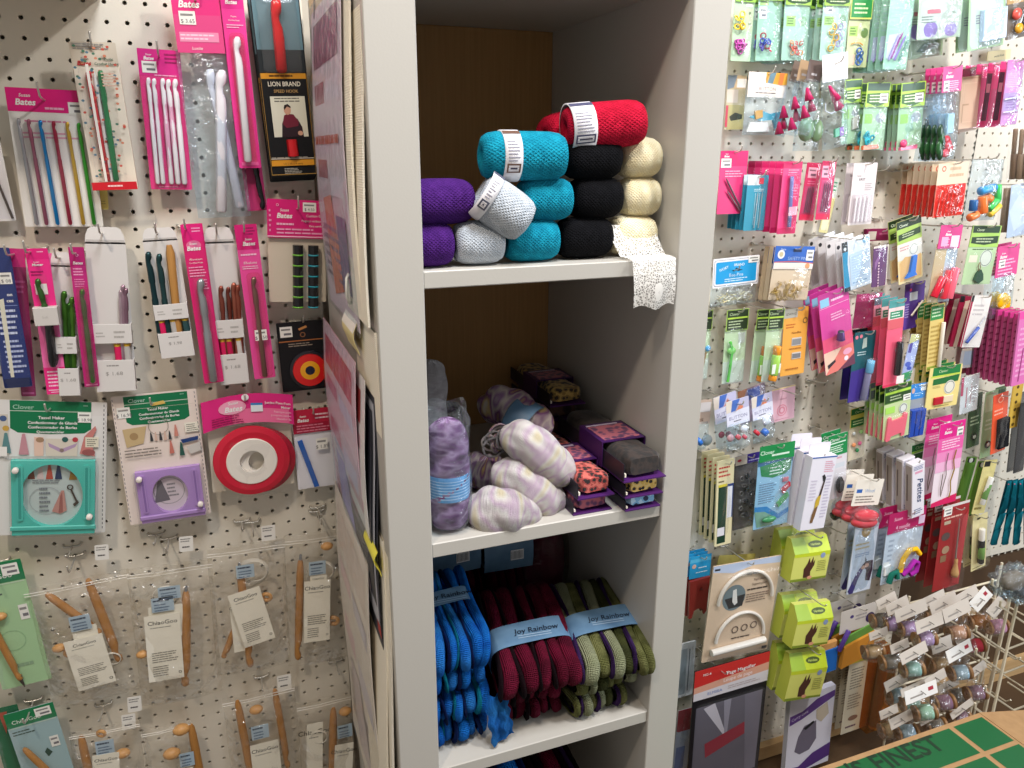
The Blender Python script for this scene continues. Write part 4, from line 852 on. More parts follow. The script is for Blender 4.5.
p.hook_tool(.55, .325, .50, .985, .0042, 'm:86655a', -.006, label='bronze crochet hook'); p.blister(.25, .30, .9, .985, .008, 'pink_film', -.001)
p.part('price_sticker', lambda b: p.deco(b, [('price', .28, .665, .84, .735, '$ 3.50')], -.0092), 'white price sticker')
peg_hook(p, .40, .05, HK('bright pink card with a bronze hook'), up=.012, out=.03)
p = Pack('pom_pom_tool_pack', 'black pack with a red, yellow and navy ringed disc', 'craft tool', 'L4', (423, 487), (608, 473), (450, 740), .020)
p.card('141216', [('r', .02, .265, .98, .28, 'b06a3a'), ('l', .2, .30, .8, .36, 2, '9a8a7a'), ('o', .5, .19, .055, .02, '8a5a3a'), ('p', [(.42, .10), (.58, .06), (.60, .09), (.44, .13)], 'c98a50'), ('price', .06, .06, .30, .21)], th=.0012)
p.part('disc', lambda b: b.lathe([(0, .0100), (.095*p.w, .0100), (.195*p.w, .0094), (.335*p.w, .0088), (.345*p.w, .0070), (.40*p.w, .0060), (.405*p.w, 0)], None, (p.x(.57), -.0014, p.z(.695)), (0, -1, 0), 44, ['g:121430', 'g:f2a81c', 'g:dd2222', 'g:a01818', 'g:26232a', 'g:26232a'], True), 'ringed disc in red, yellow and navy')
peg_hook(p, .53, .04, HK('black pack with a ringed disc'), up=.010, out=.012)

# 9 + 10 tassel makers
def frame_part(p, u0, v0, u1, v1, hu, hv, hr, m, m2, dep=.010, ov=1.25):
    """plastic winding frame with a round opening, slots and two white knobs"""
    b = MB(); x0, x1, z0, z1 = p.x(u0), p.x(u1), p.z(v1), p.z(v0); cx, cz, R = p.x(hu), p.z(hv), hr*p.w; n = 48; y0, y1 = -dep, -.0015
    def edge(a):
        c, s = math.cos(a), math.sin(a); t = min(((x1-cx) if c > 0 else (x0-cx))/c if abs(c) > 1e-6 else 9, ((z1-cz) if s > 0 else (z0-cz))/s if abs(s) > 1e-6 else 9); return cx+c*t, cz+s*t
    an = sorted(set([2*PI*k/n for k in range(n)]+[math.atan2(z-cz, x-cx) % (2*PI) for x in (x0, x1) for z in (z0, z1)])); N = len(an)
    O = [edge(a) for a in an]; I = [(cx+R*math.cos(a), cz+R*ov*math.sin(a)) for a in an]
    vs = [(x, y0, z) for x, z in O]+[(x, y0, z) for x, z in I]+[(x, y1, z) for x, z in O]+[(x, y1, z) for x, z in I]; fs = []
    for k in range(N):
        q = (k+1) % N; fs += [(k, q, N+q, N+k), (k, 2*N+k, 2*N+q, q), (N+k, N+q, 3*N+q, 3*N+k)]
    b.add(vs, fs, m)
    for v in (v0+.01*1.2, v1-.075*(v1-v0)/.33*.33-.03): 
        b.cbox(p.x(u0-.012), y0-.003, p.z(v+.035), p.x(u1+.012), y0, p.z(v), m, .0015) if v > v0+.1 else None
    for u in (u0+.075, u1-.075):
        b.prism(p.rr(u-.030, v0+.05*(v1-v0), u+.030, v0+.80*(v1-v0), .004), y0-.002, y0, m); b.prism(p.rr(u-.012, v0+.08*(v1-v0), u+.012, v0+.77*(v1-v0), .003), y0-.0022, y0-.0018, m2)
    wf = b.build('winding_frame', p.e, None, 'plastic winding frame with a round opening')
    for u, v in ((u0+.045, v0+.11*(v1-v0)), (u1-.045, v1-.25*(v1-v0))):
        b = MB(); b.lathe([(0, .007), (.0035, .007), (.0042, .006), (.0044, 0)], 'g:efe6de', (p.x(u), y0-.002, p.z(v)), (0, -1, 0), 18); b.build('knob', wf, None, 'small white knob')
def tassel(u, v, s, c, top=None): return [('p', [(u-.012*s, v), (u+.012*s, v), (u+.03*s, v+.085*s), (u+.032*s, v+.10*s), (u-.032*s, v+.10*s), (u-.03*s, v+.085*s)], c), ('e', u, v-.006*s, .012*s, top or c)]
dash = lambda: [('r', .972, .01+.033*k, .980, .028+.033*k, '6a6a6e') for k in range(29)]
p = Pack('tassel_maker_pack', 'large tassel maker pack with a turquoise square frame', 'tassel maker', 'L5', (-38, 82), (457, 88), (-24, 662), .030)
p.card('dfdcd8', [('r', .02, .10, .98, .42, 'e3e1de'), ('p', [(.155, 0), (.86, 0), (.86, .20), (.80, .232), (.50, .242), (.22, .232), (.155, .20)], '17744a'), ('r', .155, .072, .86, .077, 'c9d6c4'), ('t', .27, .062, .045, 'Clover', '9fc7b0', dict(b=.01)),
   ('t', .51, .130, .030, 'Tassel Maker', WH, dict(b=.02)), ('t', .52, .166, .028, 'Confectionneur de Glands', WH, dict(b=.02)), ('t', .52, .199, .028, 'Confeccionador de Borlas', WH, dict(b=.02)), ('t', .50, .232, .026, 'Quastenwickler', WH, dict(b=.02)), ('l', .79, .02, .85, .035, 1, '8cb8a0'), ('price', .74, .075, .86, .15, '$ 18.98'),
   ('r', .05, .10, .14, .40, 'cfc8ba'), ('e', .10, .13, .03, '4a5f8a'), ('e', .12, .20, .028, 'c9a24a')]+tassel(.12, .25, 1.3, '5f8a8c')+tassel(.27, .255, 1.35, 'c58f98')+[('r', .36, .26, .44, .40, 'e6c4b2'), ('e', .41, .28, .035, 'a8876a', .8), ('r', .46, .27, .74, .40, 'd9cfc0'), ('p', [(.48, .30), (.60, .345), (.74, .30), (.72, .33), (.60, .375), (.49, .33)], 'b59ab8'), ('e', .60, .355, .02, '8f7a72'), ('e', .63, .275, .028, '2f5f5a'), ('e', .72, .275, .026, 'b8404a'),
   ('p', [(.80, .25), (.90, .17), (.91, .20), (.86, .28), (.90, .40), (.76, .38)], 'c9807a'), ('e', .84, .37, .06, '9a5a58', .6), ('r', .81, .255, .93, .33, 'e3ddc8'), ('l', .825, .265, .92, .325, 4, '8a8676'), ('r', .03, .33, .13, .40, 'efece6'), ('r', .10, .40, .90, .41, 'bcb8b4')]+dash(), th=.0012)
bb = MB(); bb.prism(p.rr(.16, .43, .89, .97, .002), -.0018, -.0012, 'c3cfcc')
p.deco(bb, sum([tassel(.33+.080*k, .475, 1.0, c) for k, c in enumerate(('8f4a30', 'd9c3c0', 'b8503c', '27385a'))], [])+tassel(.70, .47, 1.1, 'a07a2c')+[('l', .34, .575, .62, .61, 2, '8a8f92'), ('o', .46, .735, .15, .006, 'a9aeb2'), ('l', .40, .63, .50, .83, 6, '7d8388'), ('p', [(.575, .70), (.595, .66), (.62, .66), (.645, .815), (.585, .84), (.51, .82)], 'c48f84'), ('p', [(.585, .70), (.605, .67), (.61, .825), (.57, .835)], 'a0645c'), ('o', .675, .635, .030, .012, '4a3f36'), ('p', [(.675, .655), (.69, .65), (.745, .745), (.73, .755)], '4a3f36'), ('p', [(.70, .765), (.745, .735), (.755, .755), (.715, .785)], '4a3f36')], -.0018)
bb.build('insert_card', p.e, None, 'pale insert card with tassel pictures')
frame_part(p, .165, .425, .905, .985, .52, .690, .275, 'g:4fc3b4', 'g:35a094')
p.blister(.15, .42, .97, .995, .014, 'clear_blister', -.0012)
peg_hook(p, .50, .06, HK('large turquoise tassel maker'), up=.012, out=.03)
p = Pack('tassel_maker_pack', 'smaller tassel maker pack with a lilac square frame', 'tassel maker', 'L5', (470, 72), (838, 58), (557, 618), .026)
p.card('e9dad0', [('p', [(.14, .01), (.89, .01), (.885, .20), (.82, .222), (.5, .235), (.20, .225), (.14, .20)], '17744a'), ('r', .14, .068, .89, .073, 'c9d6c4'), ('t', .29, .058, .040, 'Clover', 'b9d8c6', dict(b=.01)), ('l', .80, .02, .87, .035, 1, '8cb8a0'),
   ('t', .52, .128, .026, 'Tassel Maker', WH, dict(b=.02)), ('t', .53, .160, .025, 'Confectionneur de Glands', WH, dict(b=.02)), ('t', .53, .190, .025, 'Confeccionador de Borlas', WH, dict(b=.02)), ('t', .52, .220, .024, 'Quastenwickler', WH, dict(b=.02)), ('price', .05, .085, .20, .165, '$ 16.98'), ('p', [(.45, .075), (.60, .06), (.62, .085), (.46, .095)], 'd9b860'),
   ('p', [(.08, .25), (.36, .24), (.30, .37), (.10, .39)], 'c9b084'), ('e', .20, .31, .05, 'a88a62'), ('o', .50, .25, .12, .006, '8a7d70')]+sum([tassel(.40+.055*k, .30, .6, ('3c3c40', 'd9b9a8')[k % 2]) for k in range(5)], [])+[('r', .81, .245, .98, .32, 'f0ebdc'), ('l', .83, .255, .97, .315, 4, '8a8676')]+tassel(.70, .26, .8, 'd08a7a')+tassel(.62, .38, .9, 'c9786a')+tassel(.74, .40, .95, '2f5a50')+[('p', [(.74, .37), (.96, .355), (.95, .385), (.76, .40)], '26417a'), ('p', [(.80, .43), (.97, .40), (.99, .47), (.84, .49)], 'cfcac4'),
   ('l', .07, .40, .62, .47, 3, '8f857c'), ('r', .02, .10, .98, .102, 'cfc2b6')]+dash()+[('r', .02, .01+.033*k, .028, .028+.033*k, '6a6a6e') for k in range(29)]+[('l', .06, .985, .9, .995, 1, 'a89f96')], th=.0012)
bb = MB(); bb.prism(p.rr(.12, .59, .92, .97, .002), -.0018, -.0012, 'd9ccd2')
p.deco(bb, [('o', .52, .765, .19, .007, '8f8a8e'), ('p', [(.38, .72), (.40, .675), (.44, .675), (.52, .84), (.33, .85)], '6f6a70'), ('l', .50, .70, .64, .82, 4, '8d888c')], -.0018); bb.build('insert_card', p.e, None, 'pale insert card with a grey tassel picture')
frame_part(p, .15, .58, .93, .985, .535, .78, .215, 'g:b48fd0', 'g:8f6cb0')
p.blister(.11, .575, .97, .995, .013, 'clear_blister', -.0012)
peg_hook(p, .47, .075, HK('smaller lilac tassel maker'), up=.012, out=.03)
# 11 pom pom maker
p = Pack('pom_pom_maker', 'pink headed bag with two big red pom pom rings with white centres', 'pom pom maker', 'L6', (82, 118), (452, 100), (120, 520), .030)
def disc(cu, cv, y, s, m='g:cf1f3a'):
    return lambda b: b.lathe([(.135*p.w*s, 0), (.135*p.w*s, .0075), (.275*p.w*s, .0080), (.285*p.w*s, .0065), (.30*p.w*s, .0062), (.36*p.w*s, .0066), (.425*p.w*s, .0040), (.43*p.w*s, .0015), (.42*p.w*s, 0)], None, (p.x(cu), y, p.z(cv)), (0, -1, 0), 56, ['g:efe9df']*3+[m]*5, True)
p.card('e6dcc8', [('r', .05, .36, .9, .92, 'e9dfcd')], .04, .30, .97, .95, .0008, .004, part='insert_card', label='cream insert card')
p.part('pom_pom_ring', disc(.59, .655, -.001, .96, 'g:a8152f'), 'red ring with a white centre'); p.part('pom_pom_ring', disc(.50, .63, -.009, 1.0), 'red ring with a white centre')
p.bag(0, .24, 1, 1.02, .020, 'clear_film', .002, back=True)
def arch(u, v):
    return (p.x(.0+u), -.010-.002*math.sin(PI*u), p.z(.015+.02*u*0-.055*math.sin(PI*u)*1+.30*v*(1-.10*math.sin(PI*u)))+.0015*(u-.5))
bb = MB(); bb.grid(arch, 16, 3, 'e02a80', False)
def arch_deco(items):
    i0 = len(bb.v); p.deco(bb, items, -.0135)
    for i in range(i0, len(bb.v)):
        t = bb.v[i]; u = t.x/p.w+.5; bb.v[i] = Vector((t.x, t.y+.003-.002*math.sin(PI*u)+.0012, t.z+.055*p.h*math.sin(PI*u)))
arch_deco([('r', .01+.0625*k, .16, .0735+.0625*k, .30, 'f0709f') for k in range(15)]+[('e', .33, .13, .15, 'f2a6c0', .55)]+brand(.34, .17, .072)+[('t', .97, .115, .034, 'Jumbo Pom-Pom', WH, dict(a='r', b=.015)), ('t', .97, .155, .034, 'Maker', WH, dict(a='r', b=.015)), ('t', .97, .20, .028, 'Fabrique pom', 'f9d3e2', dict(a='r')), ('t', .97, .235, .028, 'pompons jumbo', 'f9d3e2', dict(a='r')), ('t', .97, .27, .028, 'Hacedor de', 'f9d3e2', dict(a='r')), ('l', .10, .20, .48, .29, 4, '9a1a50'), ('r', .53, .115, .66, .19, 'e8eef2'), ('r', .53, .105, .66, .125, '2f86c8'), ('e', .475, .045, .04, 'f3eef0')])
bb.build('header_card', p.e, None, 'curved pink printed header card')
peg_hook(p, .475, .05, HK('red pom pom rings'), up=.010, out=.02)
# 12 white card with blue bar
p = Pack('pattern_tool_pack', 'red headed pack of white card with a blue plastic strip', 'craft tool', 'L6', (450, 162), (615, 145), (478, 482), .024)
p.card('e4e3ea', [('r', .03, .3, .97, .97, 'e9e8ee')], 0, .25, 1, 1, .002, 0)
p.part('plastic_strip', lambda b: b.prism([(p.x(u), p.z(v)) for u, v in ((.40, .985), (.52, .975), (.19, .37), (.07, .385))], -.006, -.0026, 'g:2a62b8'), 'blue plastic strip')
p.bag(0, .2, 1, 1.03, .009, 'clear_film', 0)
p.card('c0203f', [('r', 0, .17, 1, .29, 'a81838')]+brand(.25, .15, .06)+[('l', .55, .05, .95, .14, 2, 'f3c9d2'), ('l', .08, .18, .9, .28, 3, 'dd7f96')], 0, 0, 1, .29, .001, -.004, part='header_card', label='red printed header card')
p.part('price_sticker', lambda b: p.deco(b, [('price', .52, .36, .80, .50, '$ 1.85')], -.0105), 'white price sticker')
peg_hook(p, .50, .07, HK('white pack with a blue strip'), up=.012, out=.02)

# 13 zip bags of bamboo needles
def wood_hook(p, u0, v0, u1, v1, r, y=-.004, metal=True):
    A = Vector((p.x(u0), y, p.z(v0))); B = Vector((p.x(u1), y, p.z(v1))); D = B-A; L = D.length; D /= L; N = Vector((-D.z, 0, D.x))
    prof = [(0, .42, 0), (.03, .72, 0), (.12, .92, 0), (.30, 1, 0), (.72, 1, 0), (.80, .95, 0), (.86, .70, -.25), (.90, .62, -.3), (.94, .85, -.08), (.98, .72, 0), (1, .2, 0)]
    wh = p.part('wooden_hook', lambda b: b.tube([A+D*(t*L)+N*(o*r) for t, q, o in prof], [q*r for t, q, o in prof], 'w:b27c3e', 12), 'brown wooden hook')
    if metal: p.part('metal_ferrule', lambda b: b.tube([A-D*.010, A-D*.008, A+D*.002], [.0018, .0026, .0028], 'm:8a8d92', 10), 'grey metal ferrule', wh)
def coil(p, u, v, R, n=4, y=-.002):
    def go(b):
        for k in range(n): b.torus((p.x(u)+.0012*k, y-.0012*k, p.z(v)+.0010*k), R*(1-.07*k), .0008, 'g:d9d4c8', (.05*k, 1, .1), 40, 5)
    p.part('cable', go, 'coiled clear cable')
def stopper(p, u, v, r=.007, ring=True, y=-.006):
    p.part('wooden_end', (lambda b: b.torus((p.x(u), y, p.z(v)), r*.72, r*.36, 'w:cf9a5c', (.3, 1, .2), 20, 8)) if ring else (lambda b: b.ball((p.x(u), y, p.z(v)), r, 'w:cf9a5c', 14, (1.2, .9, .8))), 'round wooden end')
def info_card(p, u0, v0, u1, v1, y=-.012, rot=0, back=False, name='info_card'):
    bb = MB(); x0, x1, z0, z1 = p.x(u0), p.x(u1), p.z(v1), p.z(v0); w_, h_ = x1-x0, z1-z0; cx, cz = (x0+x1)/2, (z0+z1)/2
    bb.prism([(-w_/2, -h_/2), (w_/2, -h_/2), (w_/2, h_/2), (-w_/2, h_/2)], -.0006, 0, 'f2eee0')
    s = type('s', (), {}); q = Pack.__new__(Pack); q.w, q.h = w_, h_
    q.x = lambda u: (u-.5)*w_; q.z = lambda v: (.5-v)*h_
    it = [('t', .5, .14, .085, 'ChiaoGoo', '3a382e', dict(b=.01, x=1.0 if w_ < h_*.75 else 1.1)), ('l', .15, .17, .85, .20, 1, 'a09c90')]
    if not back: it += [('l', .14, .55, .90, .72, 5, '8f8b80'), ('l', .14, .76, .72, .93, 5, '8f8b80'), ('o', .90, .90, .045, .014, '4a483e')]
    Pack.deco(q, bb, it, -.0006)
    M = Matrix.Translation((cx, y, cz)) @ Matrix.Rotation(rot, 4, 'Y'); bb.xf(M); bb.build(name, p.e, None, 'cream printed card')
def size_label(p, u0, v0, u1, v1, y=-.0125):
    p.part('size_label', lambda b: (b.prism(p.rr(u0, v0, u1, v1), y-.0003, y, 'a9bfd0'), p.deco(b, [('l', u0+(u1-u0)*.08, v0+(v1-v0)*.08, u1-(u1-u0)*.08, v0+(v1-v0)*.36, 1, '2d3f58'), ('l', u0+(u1-u0)*.12, v0+(v1-v0)*.40, u1-(u1-u0)*.12, v1, 3, '5a708c')], y-.0003)), 'blue size label')
def zip_bag(label, R, TL, TR, BL, d, seed):
    p = Pack('needle_bag', label, 'crochet hooks', R, TL, TR, BL, d)
    p.bag(0, 0, 1, 1, .026, 'hazy_film', .002, 'zip_bag', seed, True)
    p.part('zip_seal', lambda b: [b.tube([(p.x(.0), -.0045, p.z(v)), (p.x(.35), -.0055, p.z(v+.004)), (p.x(.7), -.0055, p.z(v-.002)), (p.x(1), -.0045, p.z(v))], .0006, 'g:e9e5dc', 6) for v in (.035, .055)], 'clear zip seal')
    return p
p = zip_bag('zip bag at upper left with two crossed brown wooden hooks', 'L7', (78, 165), (432, 100), (180, 568), .030, 1)
wood_hook(p, .20, .06, .62, .46, .0062, -.004, False); wood_hook(p, .60, .02, .74, .74, .0070, .0, False); stopper(p, .20, .50, .0085, False); stopper(p, .28, .56, .0085); coil(p, .50, .86, .016); coil(p, .66, .70, .014)
size_label(p, .36, .26, .56, .38); info_card(p, .36, .36, .60, .55, -.009, .0, True); info_card(p, .28, .44, .66, .86, -.013, -.06)
wire_hook(p.W(.5, -.12).x, p.W(.5, -.12).z, .07, HK('zip bag with two crossed wooden hooks'))
p = zip_bag('zip bag with a coiled cable left of a long upright wooden hook', 'L7', (425, 100), (715, 70), (478, 560), .032, 2)
wood_hook(p, .66, .20, .55, .90, .0078); coil(p, .42, .22, .020, 5); stopper(p, .08, .60, .008, False); size_label(p, .34, .13, .60, .22); size_label(p, .25, .20, .51, .30); info_card(p, .20, .27, .60, .50, -.009, .03, True); info_card(p, .14, .32, .56, .80, -.013, .02)
wire_hook(p.W(.5, -.12).x, p.W(.5, -.12).z, .07, HK('zip bag with an upright wooden hook'))
p = zip_bag('zip bag with a wooden hook, a cable loop and a tilted cream card', 'L8', (85, 62), (338, 55), (120, 470), .032, 3)
wood_hook(p, .40, .17, .45, .97, .0072); coil(p, .55, .22, .027, 5); stopper(p, .72, .42, .0095); wood_hook(p, .32, .60, .10, .87, .0056, .002, False); size_label(p, .35, .13, .58, .23); info_card(p, .24, .42, .50, .82, -.006, -.02, True); info_card(p, .30, .32, .72, .76, -.014, -.20)
wire_hook(p.W(.6, -.10).x, p.W(.6, -.10).z, .07, HK('zip bag with a tilted cream card'))
p = zip_bag('zip bag beside the cabinet with a wooden hook and a straight cream card', 'L8', (335, 20), (560, 15), (350, 440), .032, 4)
wood_hook(p, .22, .18, .14, .95, .0068); coil(p, .50, .30, .024, 6); stopper(p, .68, .68, .0105); stopper(p, .60, .10, .009, False); size_label(p, .33, .19, .57, .29); info_card(p, .34, .30, .58, .52, -.010, .02, True); info_card(p, .24, .33, .62, .80, -.014, .03)
wire_hook(p.W(.5, -.10).x, p.W(.5, -.10).z, .07, HK('zip bag beside the cabinet'))
p = zip_bag('lower zip bag, leftmost of the bottom row, with a small cream card', 'L7', (232, 648), (475, 650), (270, 960), .030, 5)
wood_hook(p, .16, .05, .25, .75, .0066, -.002, False); stopper(p, .72, .30, .010, False); stopper(p, .45, .05, .008); size_label(p, .36, .10, .62, .24); info_card(p, .28, .24, .66, .75, -.013, .05)
p = zip_bag('lower zip bag with two round wooden ends, second of the bottom row', 'L7', (475, 640), (640, 590), (520, 960), .032, 6)
stopper(p, .55, .28, .012, False); stopper(p, .80, .06, .012, False); wood_hook(p, 1.0, .04, 1.12, .95, .0072, -.004, False); size_label(p, .70, .28, 1.0, .42); info_card(p, .55, .44, 1.0, .95, -.013, -.08)
p = zip_bag('lower zip bag with a wooden hook on either side of a cream card', 'L8', (135, 545), (372, 530), (180, 900), .032, 7)
wood_hook(p, .20, .03, .30, .98, .0072, -.005, False); wood_hook(p, .72, .02, .80, .75, .0064, 0, False); stopper(p, .44, .14, .010, False); size_label(p, .34, .26, .58, .38); info_card(p, .30, .42, .70, .95, -.013, 0)
p = zip_bag('lower zip bag nearest the cabinet, with a tilted wooden hook', 'L8', (375, 560), (560, 490), (400, 900), .032, 8)
wood_hook(p, .62, .10, .50, .98, .0076, -.005, False); coil(p, .3, .35, .02, 5); stopper(p, .82, .15, .010, False); size_label(p, .66, .25, .92, .37); info_card(p, .55, .42, .88, .98, -.014, .08); info_card(p, .10, .20, .38, .9, -.004, .06, True)
# green needle packs at the left edge
def green_pack(label, R, TL, TR, BL, d, inner, seed):
    p = Pack('needle_card_pack', label, 'knitting needles', R, TL, TR, BL, d)
    p.card(inner, [('r', 0, 0, 1, .16, '1f7d4d'), ('l', .06, .20, .55, .26, 2, '4a5f55'), ('t', .40, .125, .055, 'ChiaoGoo', 'dfe9dc', dict(b=.01)), ('r', .03, .165, .97, .172, 'cfe0c8'), ('o', .45, .62, .26, .01, '8fb890') if seed == 1 else ('p', [(.55, .5), (.62, .46), (.70, .52), (.60, .56)], '2a4a3c'), ('l', .3, .80, .9, .86, 1, '8fae8c')], r=.003)
    wood_hook(p, *( (.10, .32, .42, .94) if seed == 1 else (.20, .38, .80, 1.0)), .0052, -.006, False)
    p.part('needle_tip', lambda b: b.tube([(p.x(.40), -.006, p.z(.90)), (p.x(.455), -.006, p.z(1.0))], [.0042, .0006], 'm:5a5450', 10), 'grey metal tip') if seed == 1 else None
    if seed == 1: stopper(p, .36, .40, .008, False)
    p.part('price_sticker', lambda b: p.deco(b, [('price', .60, .02, .92, .11)], -.0016), 'white price sticker'); p.part('barcode_sticker', lambda b: p.deco(b, [('price', .72, .35, .90, .47)], -.0016), 'small white sticker')
    p.bag(0, .1, 1, 1, .012, 'clear_film', 0); return p
p = green_pack('pale green needle pack with a dark green header at the left edge', 'L7', (-110, 95), (72, 74), (10, 505), .030, 'a9cf9e', 1)
wire_hook(p.W(.5, .05).x, p.W(.5, .05).z, .07, HK('pale green needle pack'))
p = green_pack('blue grey needle pack with a green header at the bottom left corner', 'L7', (10, 590), (178, 545), (110, 880), .034, '9fbcc0', 2)
q = Pack('needle_card_pack', 'dark green card behind the bottom left needle pack', 'knitting needles', 'L7', (-40, 575), (60, 560), (40, 860), .022); q.card('1f6a45', [('p', [(.3, .05), (.6, .05), (.4, .3)], 'b0543c')]); q.bag(bulge=.004)
wire_hook(p.W(.5, .05).x, p.W(.5, .05).z, .07, HK('blue grey needle pack'))
# loose price stickers on clear bag tops, and spare hooks
for k, (R, x, y, t) in enumerate((('L5', 310, 705, 'under the turquoise tassel maker'), ('L5', 668, 655, 'under the lilac tassel maker'), ('L6', 250, 608, 'under the red pom pom rings'), ('L6', 556, 552, 'under the pack with a blue strip'), ('L7', 350, 552, 'between the upper and lower zip bags on the left'), ('L8', 500, 420, 'between the zip bags beside the cabinet'), ('L8', 262, 470, 'between the zip bags in the middle'))):
    w_ = at_y(*PX(R, (x, y)), BOARD); wire_hook(w_.x, w_.z, .055, 'empty-ended wire peg hook '+t, .006)
for k, (R, x, y, t) in enumerate((('L5', 432, 735, 'left of the empty hook'), ('L5', 792, 700, 'right of the lilac tassel maker'), ('L6', 355, 660, 'below the red pom pom rings'), ('L7', 432, 615, 'above the leftmost lower bag'), ('L8', 335, 495, 'above the lower bag with two hooks'), ('L7', 452, 555, 'under the bag with the upright hook'))):
    a = PX(R, (x, y)); s_ = Pack('price_sticker', 'small white price sticker on clear film '+t, 'price sticker', 'P', (a[0]-7, a[1]-7), (a[0]+7, a[1]-8), (a[0]-6, a[1]+8), .03)
    s_.card('ece9e2', [('l', .1, .1, .9, .4, 2, '8a8784'), ('l', .2, .6, .9, .8, 1, '5f5c5a')], th=.0004, part='paper')
    t_ = s_
# ------------------------------------------------------------------ packs hanging on the cabinet's left flank
XS = XL0
def side_M(x, y, z): return Matrix(((0, 1, 0, x), (-1, 0, 0, y), (0, 0, 1, z), (0, 0, 0, 1)))   # local x runs to the front of the shop, local -y faces left
def side_pack(name, label, cat, y_back, y_front, z_top, z_bot, off, m, deco=(), film='clear_film', bend=0, th=.002, bulge=.006, group=None, extra=None):
    e = empty(name, Matrix(((0, 1, 0, XS-off), (-1, 0, 0, (y_back+y_front)/2), (0, 0, 1, z_bot), (0, 0, 0, 1)))); tag(e, label, cat, group)
    p = Pack.__new__(Pack); p.e = e; p.w = y_back-y_front; p.h = z_top-z_bot; p.M = e.matrix_world.copy(); p.d = off; p.name = name
    b = MB(); n = 18
    def cx(v): return -bend*math.sin(PI*.5*v)**2+.004*math.sin(5*v+off*300)
    b.grid(lambda u, v: (p.x(u), cx(1-v)-th, p.z(1-v)), 3, n, m); b.grid(lambda u, v: (p.x(1-u), cx(1-v), p.z(1-v)), 3, n, m)
    for u in (0, 1): b.grid(lambda s, v: (p.x(u), cx(1-v)-th*(1-s if u == 0 else s), p.z(1-v)), 1, n, m)
    i0 = len(b.v); p.deco(b, deco, -th-.0004)
    for i in range(i0, len(b.v)): q = b.v[i]; b.v[i] = Vector((q.x, q.y+cx(1-q.z/p.h), q.z))
    b.build('printed_sheet', e)
    if film:
        def fb(u, v): k = math.sin(PI*u)**.6*math.sin(PI*min(.97, .03+.94*v))**.5; return (p.x(-.03+1.06*u), cx(v)-th-.001-bulge*k*(1+.15*math.sin(17*u+9*v)), p.z(v*1.02-.01))
        p.part('plastic_sleeve', lambda b: b.grid(fb, 12, 20, film), 'clear plastic sleeve')
    if extra: extra(p)
    return p
ZT = lambda px, py, Y: at_y(px, py, Y).z
def lines(c): return [('r', .08, .06, .92, .20, c[0]), ('r', .1, .25, .45, .55, c[1]), ('r', .52, .25, .92, .60, c[2]), ('p', [(.2, .62), (.5, .6), (.7, .9), (.3, .95)], c[3]), ('l', .1, .70, .9, .9, 6, c[4])]
# corrugated cream sheets flat on the flank
m, n, l, b = newmat('cream_weave'); b.inputs['Base Color'].default_value = lin('f2ead8'); b.inputs['Roughness'].default_value = .85
tc = n.new('ShaderNodeTexCoord'); ww = n.new('ShaderNodeTexWave'); ww.bands_direction = 'Z'; ww.inputs['Scale'].default_value = 120
bp = n.new('ShaderNodeBump'); bp.inputs['Distance'].default_value = .001; bp.inputs['Strength'].default_value = .3
l.new(tc.outputs['Object'], ww.inputs['Vector']); l.new(ww.outputs['Fac'], bp.inputs['Height']); l.new(bp.outputs['Normal'], b.inputs['Normal']); MATS['cream_weave'] = m
side_pack('fabric_sheet', 'cream ribbed sheet hanging flat on the upper left flank of the cabinet', 'fabric', .96, .822, 1.95, 1.435, .0005, 'cream_weave', (), None, .002, .0025)
side_pack('fabric_sheet', 'second cream ribbed sheet, slightly behind the upper one', 'fabric', 1.01, .855, 1.93, 1.45, .0036, 'cream_weave', (), None, .002, .0025)
side_pack('fabric_sheet', 'long cream ribbed sheet hanging on the lower left flank of the cabinet', 'fabric', .96, .820, 1.43, .62, .0005, 'cream_weave', (), None, .003, .0025)
side_pack('fabric_sheet', 'creased cream ribbed sheet at the lower left flank, below the yellow tag', 'fabric', .98, .838, 1.165, .60, .0040, 'cream_weave', (), None, .004, .0025)
side_pack('pattern_pack', 'clear sleeved purple pattern leaflet on the upper left flank of the cabinet', 'pattern', 1.13, .885, 1.80, 1.415, .0085, 'dccbd2', lines(('7a4a5a', 'a8606c', 'e4d6e0', 'd0744a', '6a5a70'))+[('l', .08, .40, .95, .46, 1, 'c8562a'), ('r', .62, .66, .9, .9, '41507c')], 'cool_film', .002, .001, .003)
side_pack('pattern_pack', 'clear sleeve of needles behind the purple leaflet on the flank', 'pattern', 1.15, .905, 1.79, 1.43, .0062, 'cfc6c8', lines(('7a5a68', 'b09aa8', '8a7a90', '6a5060', '7a7080')), 'clear_film', .001, .001, .001)
side_pack('pattern_pack', 'pink printed pattern leaflet in a clear sleeve, middle of the left flank', 'pattern', 1.19, .905, 1.375, 1.06, .0110, 'f0ccd6', lines(('cf4a64', 'e48aa2', 'e0daf0', 'a8a0d8', 'b85a78')), 'cool_film', .002, .001, .003)
side_pack('pattern_pack', 'white leaflet with a red title under the pink one on the flank', 'pattern', 1.17, .875, 1.36, 1.05, .0085, 'f2f0ee', lines(('c03a3c', 'a9b4cf', 'd9a8b4', '6a70a0', '8a8a96')), 'clear_film', .001, .001, .001)
for k in range(3): side_pack('pattern_pack', ('dark edged leaflet next to the cabinet side, nearest the panel', 'dark edged leaflet between two others on the flank', 'dark edged leaflet just behind the white one')[k], 'pattern', 1.15-.02*k, .852+.006*k, 1.345-.01*k, 1.0, .0032+.0016*k, ('34363f', 'b8b9c2', '2a2c36')[k], (('r', .95, .9, 1, .95, 'c03030'),), None, .0005, .0010)
